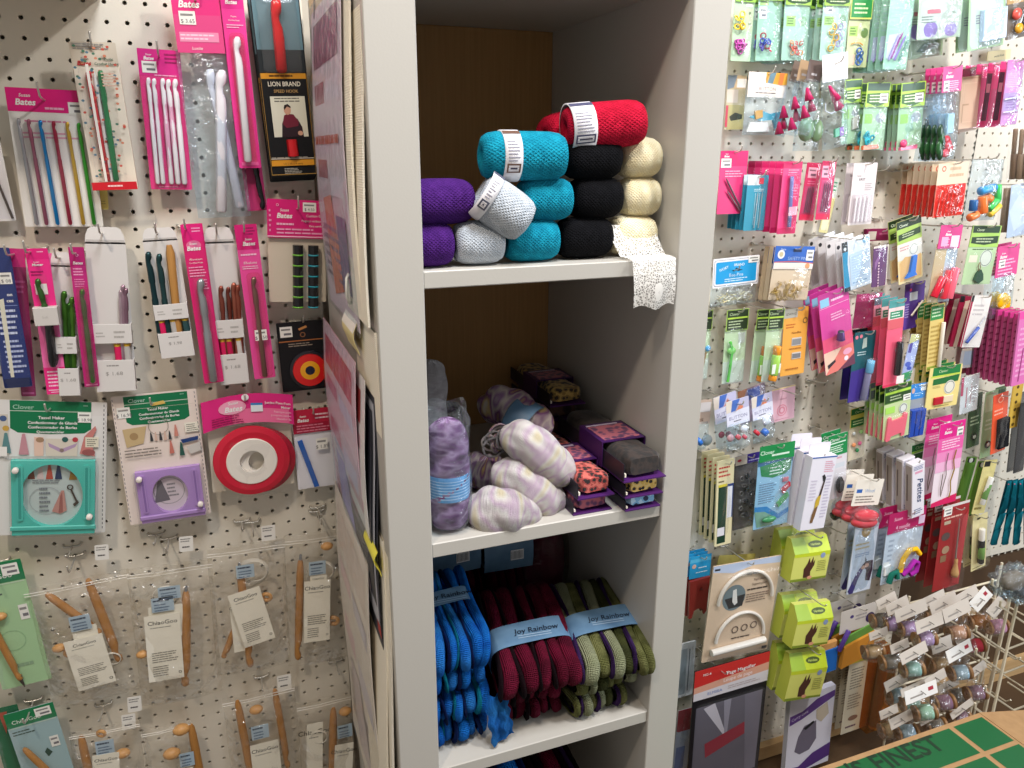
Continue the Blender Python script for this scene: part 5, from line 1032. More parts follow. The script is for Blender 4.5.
side_pack('pattern_pack', 'lowest clear sleeve with a pale leaflet on the left flank', 'pattern', 1.19, .900, 1.10, .62, .0110, 'efe8e0', lines(('e4d8d0', 'ecd0d4', 'd8d4e0', 'd4c8cc', 'b8aeb0')), 'hazy_film', .002, .001, .004)
side_pack('paper_tag', 'small yellow paper tag sticking out between the flank leaflets', 'tag', .905, .835, 1.152, 1.118, .0100, 'e6dc4e', (), None, 0, .0008)
side_pack('paper_tag', 'crumpled white and yellow paper tag near the hook on the flank', 'tag', .985, .900, 1.43, 1.385, .008, 'e9dc9c', (('r', 0, 0, 1, .4, 'efece4'),), None, .002, .0008)
side_pack('paper_note', 'cream note with crossed pen strokes at the top of the left flank', 'note', 1.14, .94, 1.96, 1.765, .0100, 'e3d2a6', (('p', [(.1, .95), (.14, .97), (.9, .2), (.86, .18)], '2a2620'), ('p', [(.3, .2), (.34, .18), (.95, .9), (.91, .92)], '2a2620')), None, 0, .0008)
e = empty('loop_hook', Matrix.Translation((XS-.006, .925, 1.447))); tag(e, 'pale plastic loop hook on the left flank of the cabinet', 'hook')
b = MB(); b.tube([(.006, 0, 0), (-.006, 0, -.002), (-.010, -.012, .008), (-.009, -.012, .03), (-.006, -.006, .034), (-.004, 0, .022), (-.006, 0, -.004)], .002, 'g:dcdad2', 8); b.build('loop', e)
# ------------------------------------------------------------------ right pegboards
def items(p, L):
    """small things inside a pack"""
    for it in L:
        k = it[0]
        if k == 'ring': _, u, v, r, t, m, nm = it; p.part(nm, lambda b: b.torus((p.x(u), -.004-t, p.z(v)), r, t, m, (.25*math.sin(u*40), 1, .25*math.cos(v*30)), 16, 6))
        elif k == 'rings':
            _, u, v, su, sv, n_, r, t, ms, nm = it; rnd = random.Random(int(u*100+v*1000))
            for j in range(n_): 
                uu, vv, m = u+rnd.uniform(-su, su), v+rnd.uniform(-sv, sv), ms[j % len(ms)]
                p.part(nm, lambda b: b.torus((p.x(uu), -.003-rnd.uniform(0, .006), p.z(vv)), r*rnd.uniform(.85, 1.1), t, m, (rnd.uniform(-.8, .8), -1, rnd.uniform(-.8, .8)), 14, 5))
        elif k == 'rod': _, u0, v0, u1, v1, r, m, nm = it[:8]; p.rod(u0, v0, u1, v1, r, m, -.002-r*1.5, nm, len(it) < 9)
        elif k == 'ball': _, u, v, r, m, nm = it[:6]; sc = it[6] if len(it) > 6 else (1, .6, 1); p.part(nm, lambda b: b.ball((p.x(u), -.001-r*sc[1], p.z(v)), r, m, 14, sc))
        elif k == 'plate': _, P, t, m, nm = it[:5]; y0 = it[5] if len(it) > 5 else -.001; p.part(nm, lambda b: b.prism([(p.x(u), p.z(v)) for u, v in P], y0-t, y0, m))
        elif k == 'cone': _, u, v, u1, v1, r0, r1, m, nm = it; A, B = Vector((p.x(u), -.008, p.z(v))), Vector((p.x(u1), -.010, p.z(v1))); p.part(nm, lambda b: b.lathe([(r0, 0), (r1, (B-A).length), (r1*.8, (B-A).length)], m, A, B-A, 14))
        elif k == 'cyl': _, u, v, u1, v1, r, m, nm = it; A, B = Vector((p.x(u), -.002-r, p.z(v))), Vector((p.x(u1), -.002-r, p.z(v1))); p.part(nm, lambda b: b.lathe([(0, 0), (r*.9, 0), (r, r*.15), (r, (B-A).length-r*.15), (r*.9, (B-A).length), (0, (B-A).length)], m, A, B-A, 16))
        elif k == 'path': _, P, r, m, nm = it; p.part(nm, lambda b: b.tube([(p.x(u), -.003-r, p.z(v)) for u, v in P], r, m, 7))
        elif k == 'box': _, u0, v0, u1, v1, t, m, nm = it; p.part(nm, lambda b: b.cbox(p.x(u0), -.001-t, p.z(v1), p.x(u1), -.001, p.z(v0), m, min(.0012, t*.3)))
def N(name, label, cat, R, TL, TR, BL, d, col, deco=(), header=None, hdeco=(), film=None, bulge=.010, it=(), blister=None, th=.001, hook=None, n=0, step=.016, blabel=None, group=None, hu=.5, hv=.05, out=.02, fv=0):
    """card or bag pack. header: (share of height, colour)"""
    p = Pack(name, label, cat, R, TL, TR, BL, d)
    if col: p.card(col, deco, 0, header[0]*.8 if header and film else 0, 1, 1, th, 0, part='backing_card')
    items(p, it)
    if film: p.bag(-.01, header[0]*.9 if header else fv, 1.01, 1.01, bulge, film, .0, back=col is None)
    if header:
        hh = header[0]*p.h; y = -.003 if film else -th; q = Pack.__new__(Pack); q.w, q.h = p.w, hh; q.x = p.x; q.z = lambda v: p.h-v*hh
        b = MB(); b.prism(p.rr(0, 0, 1, header[0], .001), y-.0008, y, header[1]); q.rr = lambda u0, v0, u1, v1, r=0, n=4: Pack.rr(q, u0, v0, u1, v1, r, n)
        Pack.deco(q, b, hdeco, y-.0008); b.build('header_card', p.e, None, 'printed header card')
    if blister: p.blister(*blister[:4], blister[4] if len(blister) > 4 else .009, blister[5] if len(blister) > 5 else 'clear_blister', -th)
    if hook: peg_hook(p, hu, hv, HK(hook), up=.008, out=out)
    if n: behind(p, n, step, blabel or name.replace('_', ' ')+' on the same hook behind', group or label)
    return p
GH = '3f6b2c'
def ghead(v0=.0, dark='2c4a24'):      # two tone green header printing
    return [('r', .04, .06, .96, .36, dark), ('t', .30, .30, .20, 'Clover', 'cfe3b0', dict(b=.01)), ('p', [(.04, .48), (.96, .40), (.96, .80), (.75, .92), (.25, .92), (.04, .82)], dark), ('l', .2, .50, .85, .84, 3, 'cfe3b0')]
DG = [('r', .06, .10, .42, .26, 'a9d36a'), ('l', .10, .12, .38, .24, 3, '4a6a2a'), ('e', .74, .20, .16, '6f9a58', 1)]
# ---- row 0 (top, cut by the frame)
N('ring_marker_pack', 'pack of yellow and magenta rings at the top, beside the cabinet', 'stitch markers', 'R1', (172, -75), (268, -78), (145, 292), .060, 'b4d2b0', [('r', .62, .30, .98, .60, 'b9c9a4'), ('e', .80, .36, .06, '6a7a5a'), ('e', .82, .50, .06, '6a7a5a'), ('r', .58, .24, .90, .28, 'efe9e6')], (.22, '8fc04a'), ghead(), 'clear_film', .010, [('rings', .25, .48, .14, .10, 7, .0045, .0012, ['g:f2c81a', 'g:f6d640'], 'marker_ring'), ('rings', .40, .80, .22, .08, 12, .0045, .0013, ['g:c44fae', 'g:d873c0', 'g:a83a94'], 'marker_ring')], hook='yellow and magenta ring pack')
N('ring_marker_pack', 'pack of blue and red rings with a round green window at the top', 'stitch markers', 'R1', (285, -72), (400, -75), (264, 292), .060, 'a4cdb0', DG+[('price', .06, .28, .36, .44)], (.20, '9cc653'), ghead(), 'cool_film', .010, [('rings', .35, .76, .20, .10, 10, .0042, .0012, ['g:2f4fb8', 'g:c8324a', 'g:4a3fa0'], 'marker_ring')], hook='blue and red ring pack', n=1, step=.014, blabel='green ring pack behind the blue and red rings', group='blue ring packs')
N('ring_marker_pack', 'pack of small orange and coral rings at the top', 'stitch markers', 'R1', (413, -72), (535, -76), (388, 290), .068, 'b2d4bc', [('r', .10, .40, .46, .54, 'a9d36a'), ('l', .14, .42, .42, .52, 3, '4a6a2a'), ('e', .76, .47, .15, '8fb58a', 1)], (.26, '9cc653'), ghead(), 'cool_film', .012, [('rings', .50, .83, .20, .08, 10, .0036, .0010, ['g:e8624a', 'g:e8a06a', 'g:d84a5a'], 'marker_ring')], hook='orange ring pack', n=5, step=.018, blabel='green edged ring pack in the row behind the orange rings', group='orange ring packs')
N('ring_marker_pack', 'pack of linked yellow and lilac rings at the top', 'stitch markers', 'R1', (598, -66), (722, -70), (570, 288), .085, 'b8d8c0', [('r', .08, .40, .46, .52, 'a9d36a'), ('l', .12, .42, .42, .51, 3, '4a6a2a'), ('e', .80, .44, .13, '8fb58a', 1), ('price', .10, .22, .38, .36)], (.26, '9cc653'), ghead(), 'cool_film', .012, [('ring', .35+.09*(k % 3), .84-.075*k, .0052, .0012, 'g:eab42a', 'marker_ring') for k in range(5)]+[('ring', .62+.05*(k % 2), .78-.08*k, .0048, .0012, 'g:a89ac8', 'marker_ring') for k in range(4)], hook='yellow and lilac ring pack', n=4, step=.018, blabel='green edged ring pack in the row behind the yellow rings', group='yellow ring packs')
N('ring_marker_pack', 'pack with blue looped markers and an orange ring at the top', 'stitch markers', 'R1', (728, -80), (832, -84), (694, 325), .070, 'cbd6a4', [('r', .06, .50, .44, .62, 'a9d36a'), ('l', .10, .51, .40, .61, 3, '4a6a2a'), ('e', .78, .58, .17, '6a8a4a', 1), ('r', .04, .84, .40, .97, 'e8c0a8')], (.42, 'd4d870'), [('r', .03, .10, .97, .34, 'e89a3a'), ('r', .03, .42, .97, .95, '2f8a48'), ('l', .15, .52, .85, .88, 3, 'cfe3b0')], 'clear_film', .010, [('ring', .52+.10*(k % 2), .80+.035*k, .0048, .0014, 'g:2f62a8', 'marker_loop') for k in range(5)]+[('path', [(.15, .72), (.3, .70), (.55, .705), (.7, .73)], .001, 'g:e89a3a', 'marker_loop')], hook='blue looped marker pack')
N('needle_pack', 'long clear pack with purple and green needles at its foot', 'needles', 'R2', (185, -110), (302, -112), (135, 332), .105, 'aad6b8', [('r', .04, .90, .96, .99, 'a8d8b8'), ('p', [(.1, .62), (.55, .60), (.5, .88), (.08, .88)], 'd9dcf0'), ('l', .1, .30, .5, .58, 6, 'b9d8cc')], None, (), 'cool_film', .016, [('rod', .62, .58, .22, .88, .0018, 'g:a03a8c', 'plastic_needle'), ('rod', .75, .62, .38, .90, .0020, 'g:9a86c8', 'plastic_needle'), ('rod', .90, .66, .58, .90, .0020, 'g:6fae9a', 'plastic_needle'), ('rod', .50, .60, .15, .90, .0016, 'g:b8a4dc', 'plastic_needle')], hook='long clear needle packs', n=4, step=.018, blabel='green edged long pack behind the purple and green needles', group='long clear needle packs')
N('pompom_pack', 'clear rounded pack printed with two purple pompoms', 'pompom maker', 'R2', (318, -95), (530, -98), (298, 192), .110, 'c5d6b4', [('r', .05, .35, .95, .98, 'cbd2c2', .012), ('e', .30, .84, .16, '8a6cb4', .8), ('e', .76, .86, .15, '9a80c0', .75), ('l', .08, .60, .42, .74, 3, '6f7a70'), ('r', .20, .50, .50, .57, 'd86a78'), ('t', .82, .58, .07, 'Clover', '3f8a5a')], None, (), 'cool_film', .016, hook='purple pompom pack', n=1, step=.03, blabel='clear pack behind the purple pompom pack', group='pompom packs')
N('pompom_pack', 'shorter clear pack with a dark green print, below the purple pompom pack', 'pompom maker', 'R2', (268, 60), (432, 55), (260, 288), .070, 'a9b890', [('r', .1, .60, .95, .92, '8a9a70'), ('p', [(.2, .86), (.4, .70), (.8, .66), (.9, .80), (.5, .90)], '3f5a3a')], None, (), 'cool_film', .014)
N('pompom_pack', 'shiny clear pack with a blue white box shape at top right', 'pompom maker', 'R2', (555, -95), (730, -98), (542, 248), .115, 'b4d69a', [('r', .05, .2, .95, .98, 'cfe0cc', .012), ('l', .20, .50, .45, .64, 4, '6a5a80')], None, (), 'cool_film', .020, [('box', .30, .45, .95, .90, .010, 'g:c2d4ee', 'plastic_box')], hook='shiny blue white pack', n=1, step=.025, blabel='green pack behind the shiny blue white pack', group='shiny blue white packs')
N('button_pack', 'dark pack with orange and pink buttons in the top right corner', 'buttons', 'R2', (738, -120), (880, -125), (725, 195), .075, '5a4a3a', [('r', 0, 0, 1, .45, 'b08a50'), ('l', .1, .3, .8, .42, 2, 'e8d8b0')], None, (), 'clear_film', .010, [('ball', .25, .62, .011, 'g:e05a50', 'button'), ('ball', .55, .80, .011, 'g:2a2a2c', 'button'), ('ball', .35, .85, .010, 'g:d8a02a', 'button'), ('ball', .70, .62, .012, 'g:2f3038', 'button'), ('ball', .85, .85, .010, 'g:e070a0', 'button')], hook='dark pack of buttons')
q = N('paper_note', 'small yellow paper note reading work Area', 'note', 'U6', (418, 495), (640, 470), (412, 590), .012, 'ead9a4', [('t', .5, .66, .34, 'work Area', '3a3a40', dict(r=.06))])
# ---- row 1
N('button_pack', 'bag with a cream arched header and a blue fish shape, beside the cabinet', 'buttons', 'U3', (268, 112), (640, 108), (215, 712), .060, None, (), (.40, 'd9cfc6'), [('r', 0, 0, .45, .48, 'ecdcd0'), ('p', [(.45, 0), (1, 0), (1, .48), (.45, .48)], 'd9a23e'), ('p', [(.55, 0), (.70, 0), (.62, .48), (.48, .48)], '6a8a9a'), ('p', [(.80, 0), (.92, 0), (.88, .48), (.76, .48)], 'd8804a'), ('p', [(0, .62), (.2, .48), (.5, .42), (.8, .48), (1, .62), (1, 1), (0, 1)], 'e4dcd4'), ('t', .5, .72, .20, 'BUTTON', '8a7a78', dict(x=1.1)), ('l', .2, .78, .85, .86, 1, '5a5254')], 'cool_film', .012, [('plate', [(.10, .72), (.45, .62), (.62, .66), (.90, .62), (.98, .80), (.80, .90), (.72, .76), (.40, .78)], .004, 'g:2a9ab4', 'fish_button'), ('plate', [(.15, .80), (.60, .80), (.66, .95), (.08, .96)], .003, 'efe9e4', 'white_card'), ('plate', [(.20, .62), (.40, .60), (.42, .72), (.25, .76)], .003, 'd8a04a', 'yellow_button', -.005)], hook='bag with a blue fish shape')
N('button_pack', 'bag with a half hidden cream header against the cabinet edge', 'buttons', 'U3', (75, 145), (255, 138), (38, 668), .035, 'c9c0a0', [('r', 0, 0, 1, .24, 'cdb28a'), ('p', [(0, 0), (.5, 0), (.35, .22), (0, .26)], '7a8a9a'), ('r', .5, .06, .98, .22, 'eceae6'), ('r', 0, .26, .6, .50, 'ddd2c6'), ('r', .12, .54, 1, 1, 'b8b07a'), ('p', [(.2, .76), (.5, .68), (.9, .72), (.9, .80), (.3, .84)], '3a3f34'), ('r', 0, .55, .12, .95, 'c8405a')], None, (), 'clear_film')
def thimble_bag(label, R, TL, TR, BL, d, hdr, its, **k): return N('thimble_bag', label, 'craft bag', R, TL, TR, BL, d, None, (), (.28, hdr), [('l', .3, .55, .8, .8, 1, 'c9c4c8')], 'cool_film', .018, its, **k)
CON = lambda u, v, c='g:d8326e': ('cone', u, v, u+.26, v+.16, .002, .0085, c, 'pink_cone')
thimble_bag('front clear bag with a white header and one pink cone', 'U4', (160, -30), (355, -25), (170, 690), .115, 'f0eef2', [CON(.18, .32), CON(.30, .42), ('plate', [(.45, .80), (.62, .79), (.62, .88), (.45, .89)], .005, 'g:3fa878', 'green_piece'), ('plate', [(.64, .80), (.80, .79), (.80, .88), (.64, .89)], .005, 'g:9a5fc0', 'purple_piece'), ('path', [(.10, .50), (.08, .58), (.3, .62), (.6, .60), (.85, .64)], .0012, 'g:efeef4', 'white_cord')], hook='clear bags with pink cones', hv=.12)
thimble_bag('clear bag with two pink cones behind the front white header', 'R1', (520, 285), (590, 288), (455, 640), .100, '6a5a56', [CON(.05, .38), CON(.40, .52, 'g:b81f58'), CON(.02, .62, 'g:c02a62')])
thimble_bag('clear bag with crimson cones, third from the front', 'R1', (478, 285), (540, 288), (400, 640), .085, 'b89a7a', [CON(.0, .50, 'g:c02a62'), CON(.30, .66, 'g:a81a50'), CON(.10, .78, 'g:b82460')])
thimble_bag('clear bag with dark crimson cones, rearmost of its row', 'R1', (448, 288), (505, 290), (350, 640), .070, '7a6a60', [CON(.0, .62, 'g:b02058'), CON(.25, .76, 'g:981848'), CON(.0, .84, 'g:a82050')])
N('craft_bag', 'greenish clear bag under the pink cones', 'craft bag', 'R1', (470, 470), (592, 470), (445, 722), .050, None, (), None, (), 'cool_film', .016, [('ball', .3, .6, .018, 'g:8fae86', 'green_lump', (1, .5, 1.2)), ('ball', .72, .62, .016, 'g:7f9a70', 'green_lump', (1, .5, 1.3))])
def clip_pack(label, R, TL, TR, BL, d, its, **k): return N('clip_pack', label, 'notions', R, TL, TR, BL, d, 'aed0a4', [('r', .08, .46, .40, .60, '9fd060'), ('e', .72, .52, .20, 'a8aeb2', .8)], (.36, 'b2d85a'), [('r', .04, .04, .96, .34, '4f6a58'), ('p', [(.04, .46), (.96, .42), (.96, .80), (.5, .98), (.04, .82)], '3f6b34'), ('l', .15, .48, .8, .84, 3, 'd9e8c0'), ('price', .58, .46, .92, .84)], 'cool_film', .014, its, **k)
clip_pack('green headed pack half hidden behind the cone bags', 'U4', (335, 155), (470, 150), (310, 650), .060, [('plate', [(.55, .60), (.9, .56), (.9, .75), (.55, .78)], .004, 'g:c4bcae', 'beige_clip')])
clip_pack('green headed pack with turquoise and orange clips', 'U4', (508, 172), (690, 168), (455, 695), .075, [('rings', .30, .82, .14, .07, 6, .0050, .0020, ['g:1fa8b8', 'g:2ab8c8'], 'turquoise_clip'), ('plate', [(.05, .93), (.70, .92), (.70, .98), (.05, .99)], .006, 'g:f0784a', 'orange_clip')], hook='turquoise and orange clips', n=2, step=.018, blabel='green headed pack behind the turquoise clips', group='turquoise clip packs', hv=.03)
clip_pack('green headed pack with pink clips, right of the turquoise ones', 'U7', (78, 180), (265, 178), (45, 698), .075, [('plate', [(.08, .95), (.78, .94), (.76, 1.0), (.08, 1.0)], .006, 'g:ee6a90', 'pink_clip'), ('ball', .20, .90, .008, 'g:e84a7c', 'pink_clip')], hook='pink clips', n=3, step=.012, blabel='green edged pack behind the pink clips', group='pink clip packs', hv=.03)
N('flower_pack', 'bag of red petals and green leaves under a pink header', 'craft bag', 'U7', (398, 55), (545, 75), (345, 775), .105, None, (), (.27, 'd84a8c'), brand(.35, .45, .18)+[('l', .1, .55, .9, .95, 5, 'f6c4dc'), ('price', .08, .55, .35, .95)], 'cool_film', .016, [('ball', .40+.1*(k % 3), .78+.05*k, .008, ('g:d8263a', 'g:e8485a')[k % 2], 'red_petal', (1.3, .5, 1)) for k in range(4)]+[('ball', .05+.08*(k % 3), .68+.06*k, .008, ('g:1f3f24', 'g:2c5a30')[k % 2], 'green_leaf', (.9, .5, 1.7)) for k in range(5)]+[('box', .35, .50, .72, .72, .006, 'g:8fb8cc', 'blue_piece')], hook='bags of red petals and leaves', n=3, step=.013, blabel='red headed bag behind the bag of petals', group='petal bags', hv=.04)
N('leaf_bag', 'clear bag of dark green leaves left of the red petals', 'craft bag', 'U7', (272, 290), (395, 290), (180, 770), .060, None, (), None, (), 'cool_film', .014, [('ball', .3+.15*(k % 3), .42+.055*k, .009, ('g:16301a', 'g:264a28')[k % 2], 'green_leaf', (.8, .5, 1.9)) for k in range(9)])
N('hook_box', 'flat beige box under a maroon header right of the petals', 'craft tool', 'R2', (500, 372), (590, 365), (478, 622), .050, 'dfc6ae', [('r', .04, .02, .96, .05, 'c8ac92'), ('r', .12, .12, .90, .88, 'e6cfb8'), ('r', .15, .14, .87, .86, 'dfc6ae'), ('p', [(.12, .88), (.12, .52), (.45, .52), (.45, .55), (.16, .55), (.16, .88)], 'c4a88e')], th=.010)
q = N('hook_box', 'maroon headed pack above the flat beige box', 'craft tool', 'R2', (505, 335), (612, 335), (488, 640), .030, 'd0b49c', [('r', 0, 0, 1, .16, '7a2a44'), ('p', [(0, .32), (1, .18), (1, .30), (0, .36)], 'd06a72'), ('r', 0, .16, 1, .24, 'a89a90')], film='clear_film', hook='maroon headed box pack')
N('needle_set', 'front lilac pink pack of sets, top right, with a clear slider', 'needles', 'U8', (412, 78), (540, 62), (350, 580), .125, 'd88ac8', [('r', 0, 0, 1, .16, 'd870b8'), ('l', .1, .2, .9, .42, 8, 'eec4e4'), ('r', .05, .50, .85, .78, 'b890c8'), ('l', .2, .55, .8, .75, 5, '8a5aa0')], None, (), 'cool_film', .012, [('path', [(.0, .60), (.9, .57)], .0012, 'g:e8e4f0', 'clear_slider'), ('path', [(.0, .80), (.9, .78)], .0012, 'g:e8e4f0', 'clear_slider')], hook='lilac pink sets')
N('needle_set', 'dark pink pack with black windows right behind the lilac pink set', 'needles', 'U8', (360, 88), (480, 76), (285, 590), .105, 'd03a78', [('r', 0, 0, 1, .12, 'e84a98'), ('r', .0, .16, .34, .9, '3f2a34'), ('r', .06, .32, .3, .46, 'd8b8b0'), ('r', .42, .40, 1, .9, 'b84a70')], film='pink_film', bulge=.008, n=3, step=.026, blabel='dark pink pack further behind the lilac pink set', group='dark pink set packs')
# ---- row 2
N('tweezer_card', 'bright pink card with two metal bodkins, nearest the cabinet', 'needles', 'R3', (100, 52), (231, 54), (78, 357), .065, 'e2407c', [('r', 0, 0, 1, .24, 'd81f6a')]+brand(.22, .10, .045)+[('price', .03, .12, .40, .26), ('l', .2, .30, .9, .42, 3, 'f4a4c4')], it=[('rod', .20, .42, .84, .92, .0018, 'm:7a6a70', 'metal_bodkin'), ('rod', .28, .62, .80, .94, .0014, 'm:8a7a80', 'metal_bodkin')], hook='bright pink card with two bodkins')
N('needle_card', 'front teal needle card in its row, right of the pink bodkin card', 'needles', 'R3', (230, 168), (329, 170), (205, 436), .080, '2a97b4', [('r', 0, 0, .60, .18, 'd9e4e8'), ('r', .55, .05, .78, .16, 'd83a50'), ('l', .35, .24, .85, .30, 2, 'c4e4ee'), ('r', .42, .32, .45, .90, 'a8d4e0'), ('r', .62, .32, .65, .90, 'a8d4e0')], it=[('rod', .5, .30, .46, .95, .0012, 'm:b8c4c8', 'needle'), ('rod', .72, .30, .68, .95, .0012, 'm:b8c4c8', 'needle')], film='clear_film', bulge=.006, hook='teal needle cards', n=4, step=.012, blabel='teal needle card behind the front one', group='teal needle cards')
N('crochet_hook_card', 'pink card with a pale blue plastic tool and a price sticker', 'crochet hooks', 'R3', (402, 103), (492, 100), (366, 452), .110, 'e0457f', [('r', 0, 0, 1, .09, 'c81f60'), ('l', .3, .10, .9, .20, 3, 'f4a4c4'), ('l', .55, .30, .95, .5, 5, 'f4a4c4'), ('r', .02, .92, .98, .99, 'c8205e')], it=[('cyl', .42, .20, .55, .90, .0035, 'g:6fa8dc', 'blue_tool'), ('plate', [(.36, .62), (.78, .61), (.78, .73), (.36, .74)], .0006, 'ece6e2', 'price_sticker', -.009)], blister=(.28, .17, .80, .93, .009, 'pink_film'), hook='pink cards with a pale blue tool', n=5, step=.020, blabel='dark pink edged card behind the pale blue tool card', group='pale blue tool cards')
N('needle_card', 'pink needle card in the middle of the second row, left of its neighbour', 'needles', 'R3', (515, 107), (585, 105), (472, 384), .100, 'd83a74', [('r', 0, 0, 1, .2, 'c81f60'), ('price', .15, .08, .75, .26), ('l', .2, .30, .9, .38, 2, 'f4a4c4'), ('r', .1, .40, .9, .88, 'c85a86'), ('r', 0, .90, 1, 1, 'e01f5a')], it=[('rod', .30+.12*k, .40, .24+.12*k, .86, .0010, 'm:8a7a88', 'needle') for k in range(4)], film='pink_film', bulge=.006)
N('needle_card', 'front pink needle card of the second row with a white price sticker', 'needles', 'R3', (588, 100), (655, 98), (552, 382), .120, 'd8447c', [('r', 0, 0, 1, .2, 'c81f60'), ('price', .05, .08, .50, .28), ('r', .1, .32, .9, .88, 'cc6a94'), ('r', 0, .90, 1, 1, 'e01f5a')], it=[('rod', .30+.14*k, .34, .24+.14*k, .86, .0010, 'm:7a6a78', 'needle') for k in range(4)], film='pink_film', bulge=.006, hook='pink needle cards')
N('notion_card', 'pale yellow card behind the pink needle cards', 'notions', 'R3', (628, 178), (672, 176), (568, 442), .045, 'e4dc9a', [('r', 0, .0, 1, .35, 'dfe8dc'), ('l', .2, .05, .9, .25, 3, '4aa880'), ('r', .1, .75, .9, .95, 'efe8c0')], film='clear_film')
N('pin_card', 'pale lilac card with a row of long pins in a blister', 'pins', 'R3', (738, 112), (852, 108), (706, 410), .070, 'ddd2d2', [('t', .28, .22, .055, 'Sew', '5a4a52'), ('t', .42, .28, .062, 'EASY', '4a3a42', dict(b=.01)), ('l', .55, .32, .9, .45, 4, 'a89a9e'), ('r', .06, .50, .94, .96, 'c8bcc0', .003)], it=[('rod', .20+.17*k, .52, .17+.17*k, .95, .0020, 'g:e8e0e4', 'long_pin') for k in range(4)], blister=(.06, .48, .94, .97, .006), hook='pale lilac pin card', n=1, step=.018, blabel='pin card with a pink corner behind the lilac one', group='pin cards')
N('needle_card', 'front red needle pack with an orange cream header', 'needles', 'R4', (405, 115), (548, 110), (375, 372), .115, 'd8c2a4', [('r', 0, 0, 1, .40, 'e2cdb0'), ('o', .20, .10, .07, .025, 'd84a3a'), ('l', .4, .05, .9, .30, 2, 'c8a888'), ('r', 0, .40, 1, 1, 'e0584a')], None, (), 'red_film', .008, fv=.40, it=[('rod', .15+.13*k, .48, .08+.13*k, .97, .0012, 'm:c88a80', 'needle') for k in range(6)], hook='red needle packs with orange headers', n=6, step=.014, blabel='orange edged red needle pack behind the front one', group='red needle packs')
N('craft_bag', 'clear bag of blue, orange, green and yellow plastic shapes', 'craft bag', 'R4', (570, 92), (722, 90), (520, 385), .110, None, (), None, (), 'cool_film', .018, [('cyl', .25, .52, .70, .46, .0085, 'g:3f9ad8', 'plastic_shape'), ('cyl', .78, .42, .86, .68, .0080, 'g:3fbf5a', 'plastic_shape'), ('cyl', .86, .66, .62, .82, .0080, 'g:48c060', 'plastic_shape'), ('cyl', .35, .60, .45, .88, .0095, 'g:ee7a3a', 'plastic_shape'), ('cyl', .48, .62, .62, .66, .0090, 'g:f0853f', 'plastic_shape'), ('cyl', .70, .92, .98, .76, .0070, 'g:f0c84a', 'plastic_shape'), ('cyl', .12, .66, .14, .84, .0080, 'g:2a5f9a', 'plastic_shape'), ('cyl', .06, .96, .30, .90, .0080, 'g:f0824a', 'plastic_shape')], hook='clear bag of plastic shapes', hv=.02)
for k in range(3): N('lace_roll', ('left brown lace roll at the right edge', 'middle brown lace roll at the right edge', 'rightmost brown lace roll at the right edge')[k]+', upper row', 'lace', 'T4', (452+52*k, -10+4*k), (498+52*k, -8+4*k), (428+52*k, 385), .060+.012*k, None, it=[('cyl', .5, .99, .55, .50, .0070, ('w:6f5a48', 'w:8a7460', 'w:7a6450')[k], 'rolled_lace'), ('cyl', .55, .50, .65, .02, .0045, 'w:9a8068', 'rolled_lace')], film='clear_film', bulge=.016)
for k in range(2): N('lace_roll', ('left brown lace roll below the plastic shapes', 'right brown lace roll below the plastic shapes')[k], 'lace', 'T4', (385+45*k, 440), (430+45*k, 440), (350+45*k, 790), .050+.012*k, None, it=[('cyl', .5, .99, .6, .03, .0065, ('w:8f7c68', 'w:6a5646')[k], 'rolled_lace')], film='clear_film', bulge=.014)
N('craft_bag', 'shiny pale blue bag at the right edge, beside the brown lace', 'craft bag', 'T4', (470, 425), (640, 420), (430, 830), .085, 'c9d2e6', [('p', [(0, .5), (.4, .2), (1, .5), (1, .7), (.3, .9)], 'dfe4f0')], None, (), 'cool_film', .022, hook='shiny pale blue bag')
# ---- row 3
p = N('pin_pack', 'tilted bag with a bright blue and white header and small pins, by the cabinet', 'pins', 'T1', (75, 278), (520, 200), (55, 742), .075, None, (), None, (), None, it=())
bb = MB(); bb.prism(p.rr(0, 0, 1, .60, .002), -.0055, -.0045, 'ece8ea'); H = .60
p.deco(bb, [('r', .025, .04*H*1.5, .975, .955*H, '7a7f96', .004), ('r', .032, .075*H, .968, .935*H, 'ece8ea', .004), ('r', .06, .13*H, .94, .88*H, '1c9bd8', .003), ('t', .24, .40*H, .13*H, 'IVORY', 'dff0fa', dict(r=.30, b=.01)), ('t', .56, .31*H, .13*H, 'BRAND', 'dff0fa', dict(b=.01, r=-.02)), ('p', [(.40, .46*H), (.47, .41*H), (.50, .36*H), (.55, .42*H), (.64, .45*H), (.55, .48*H)], '14242c'), ('t', .50, .66*H, .17*H, 'Bee-Pins', 'cfeaf8'), ('l', .25, .70*H, .78, .84*H, 2, 'cfeaf8'), ('price', .75, .02*H, .99, .24*H)], -.0055); bb.build('header_card', p.e, None, 'bright blue and white printed header card')
rnd = random.Random(5)
def heap(b):
    for k in range(46):
        x_, z_, a_ = rnd.uniform(.12, .84), rnd.uniform(.74, .90)-.0, rnd.uniform(-.9, .9); c_ = Vector((p.x(x_), -.004-.006*rnd.random(), p.z(z_))); d_ = Vector((math.cos(a_), .1, math.sin(a_)))*.006
        b.tube([c_-d_, c_+d_], .0008, ('m:e0d8c0', 'm:d0c090')[k % 2], 5)
p.part('pins', heap, 'heap of small metal pins')
p.bag(0, .55, 1, 1, .014, 'cool_film', 0, back=True); peg_hook(p, .45, .30, HK('tilted bag of small pins'), up=.008)
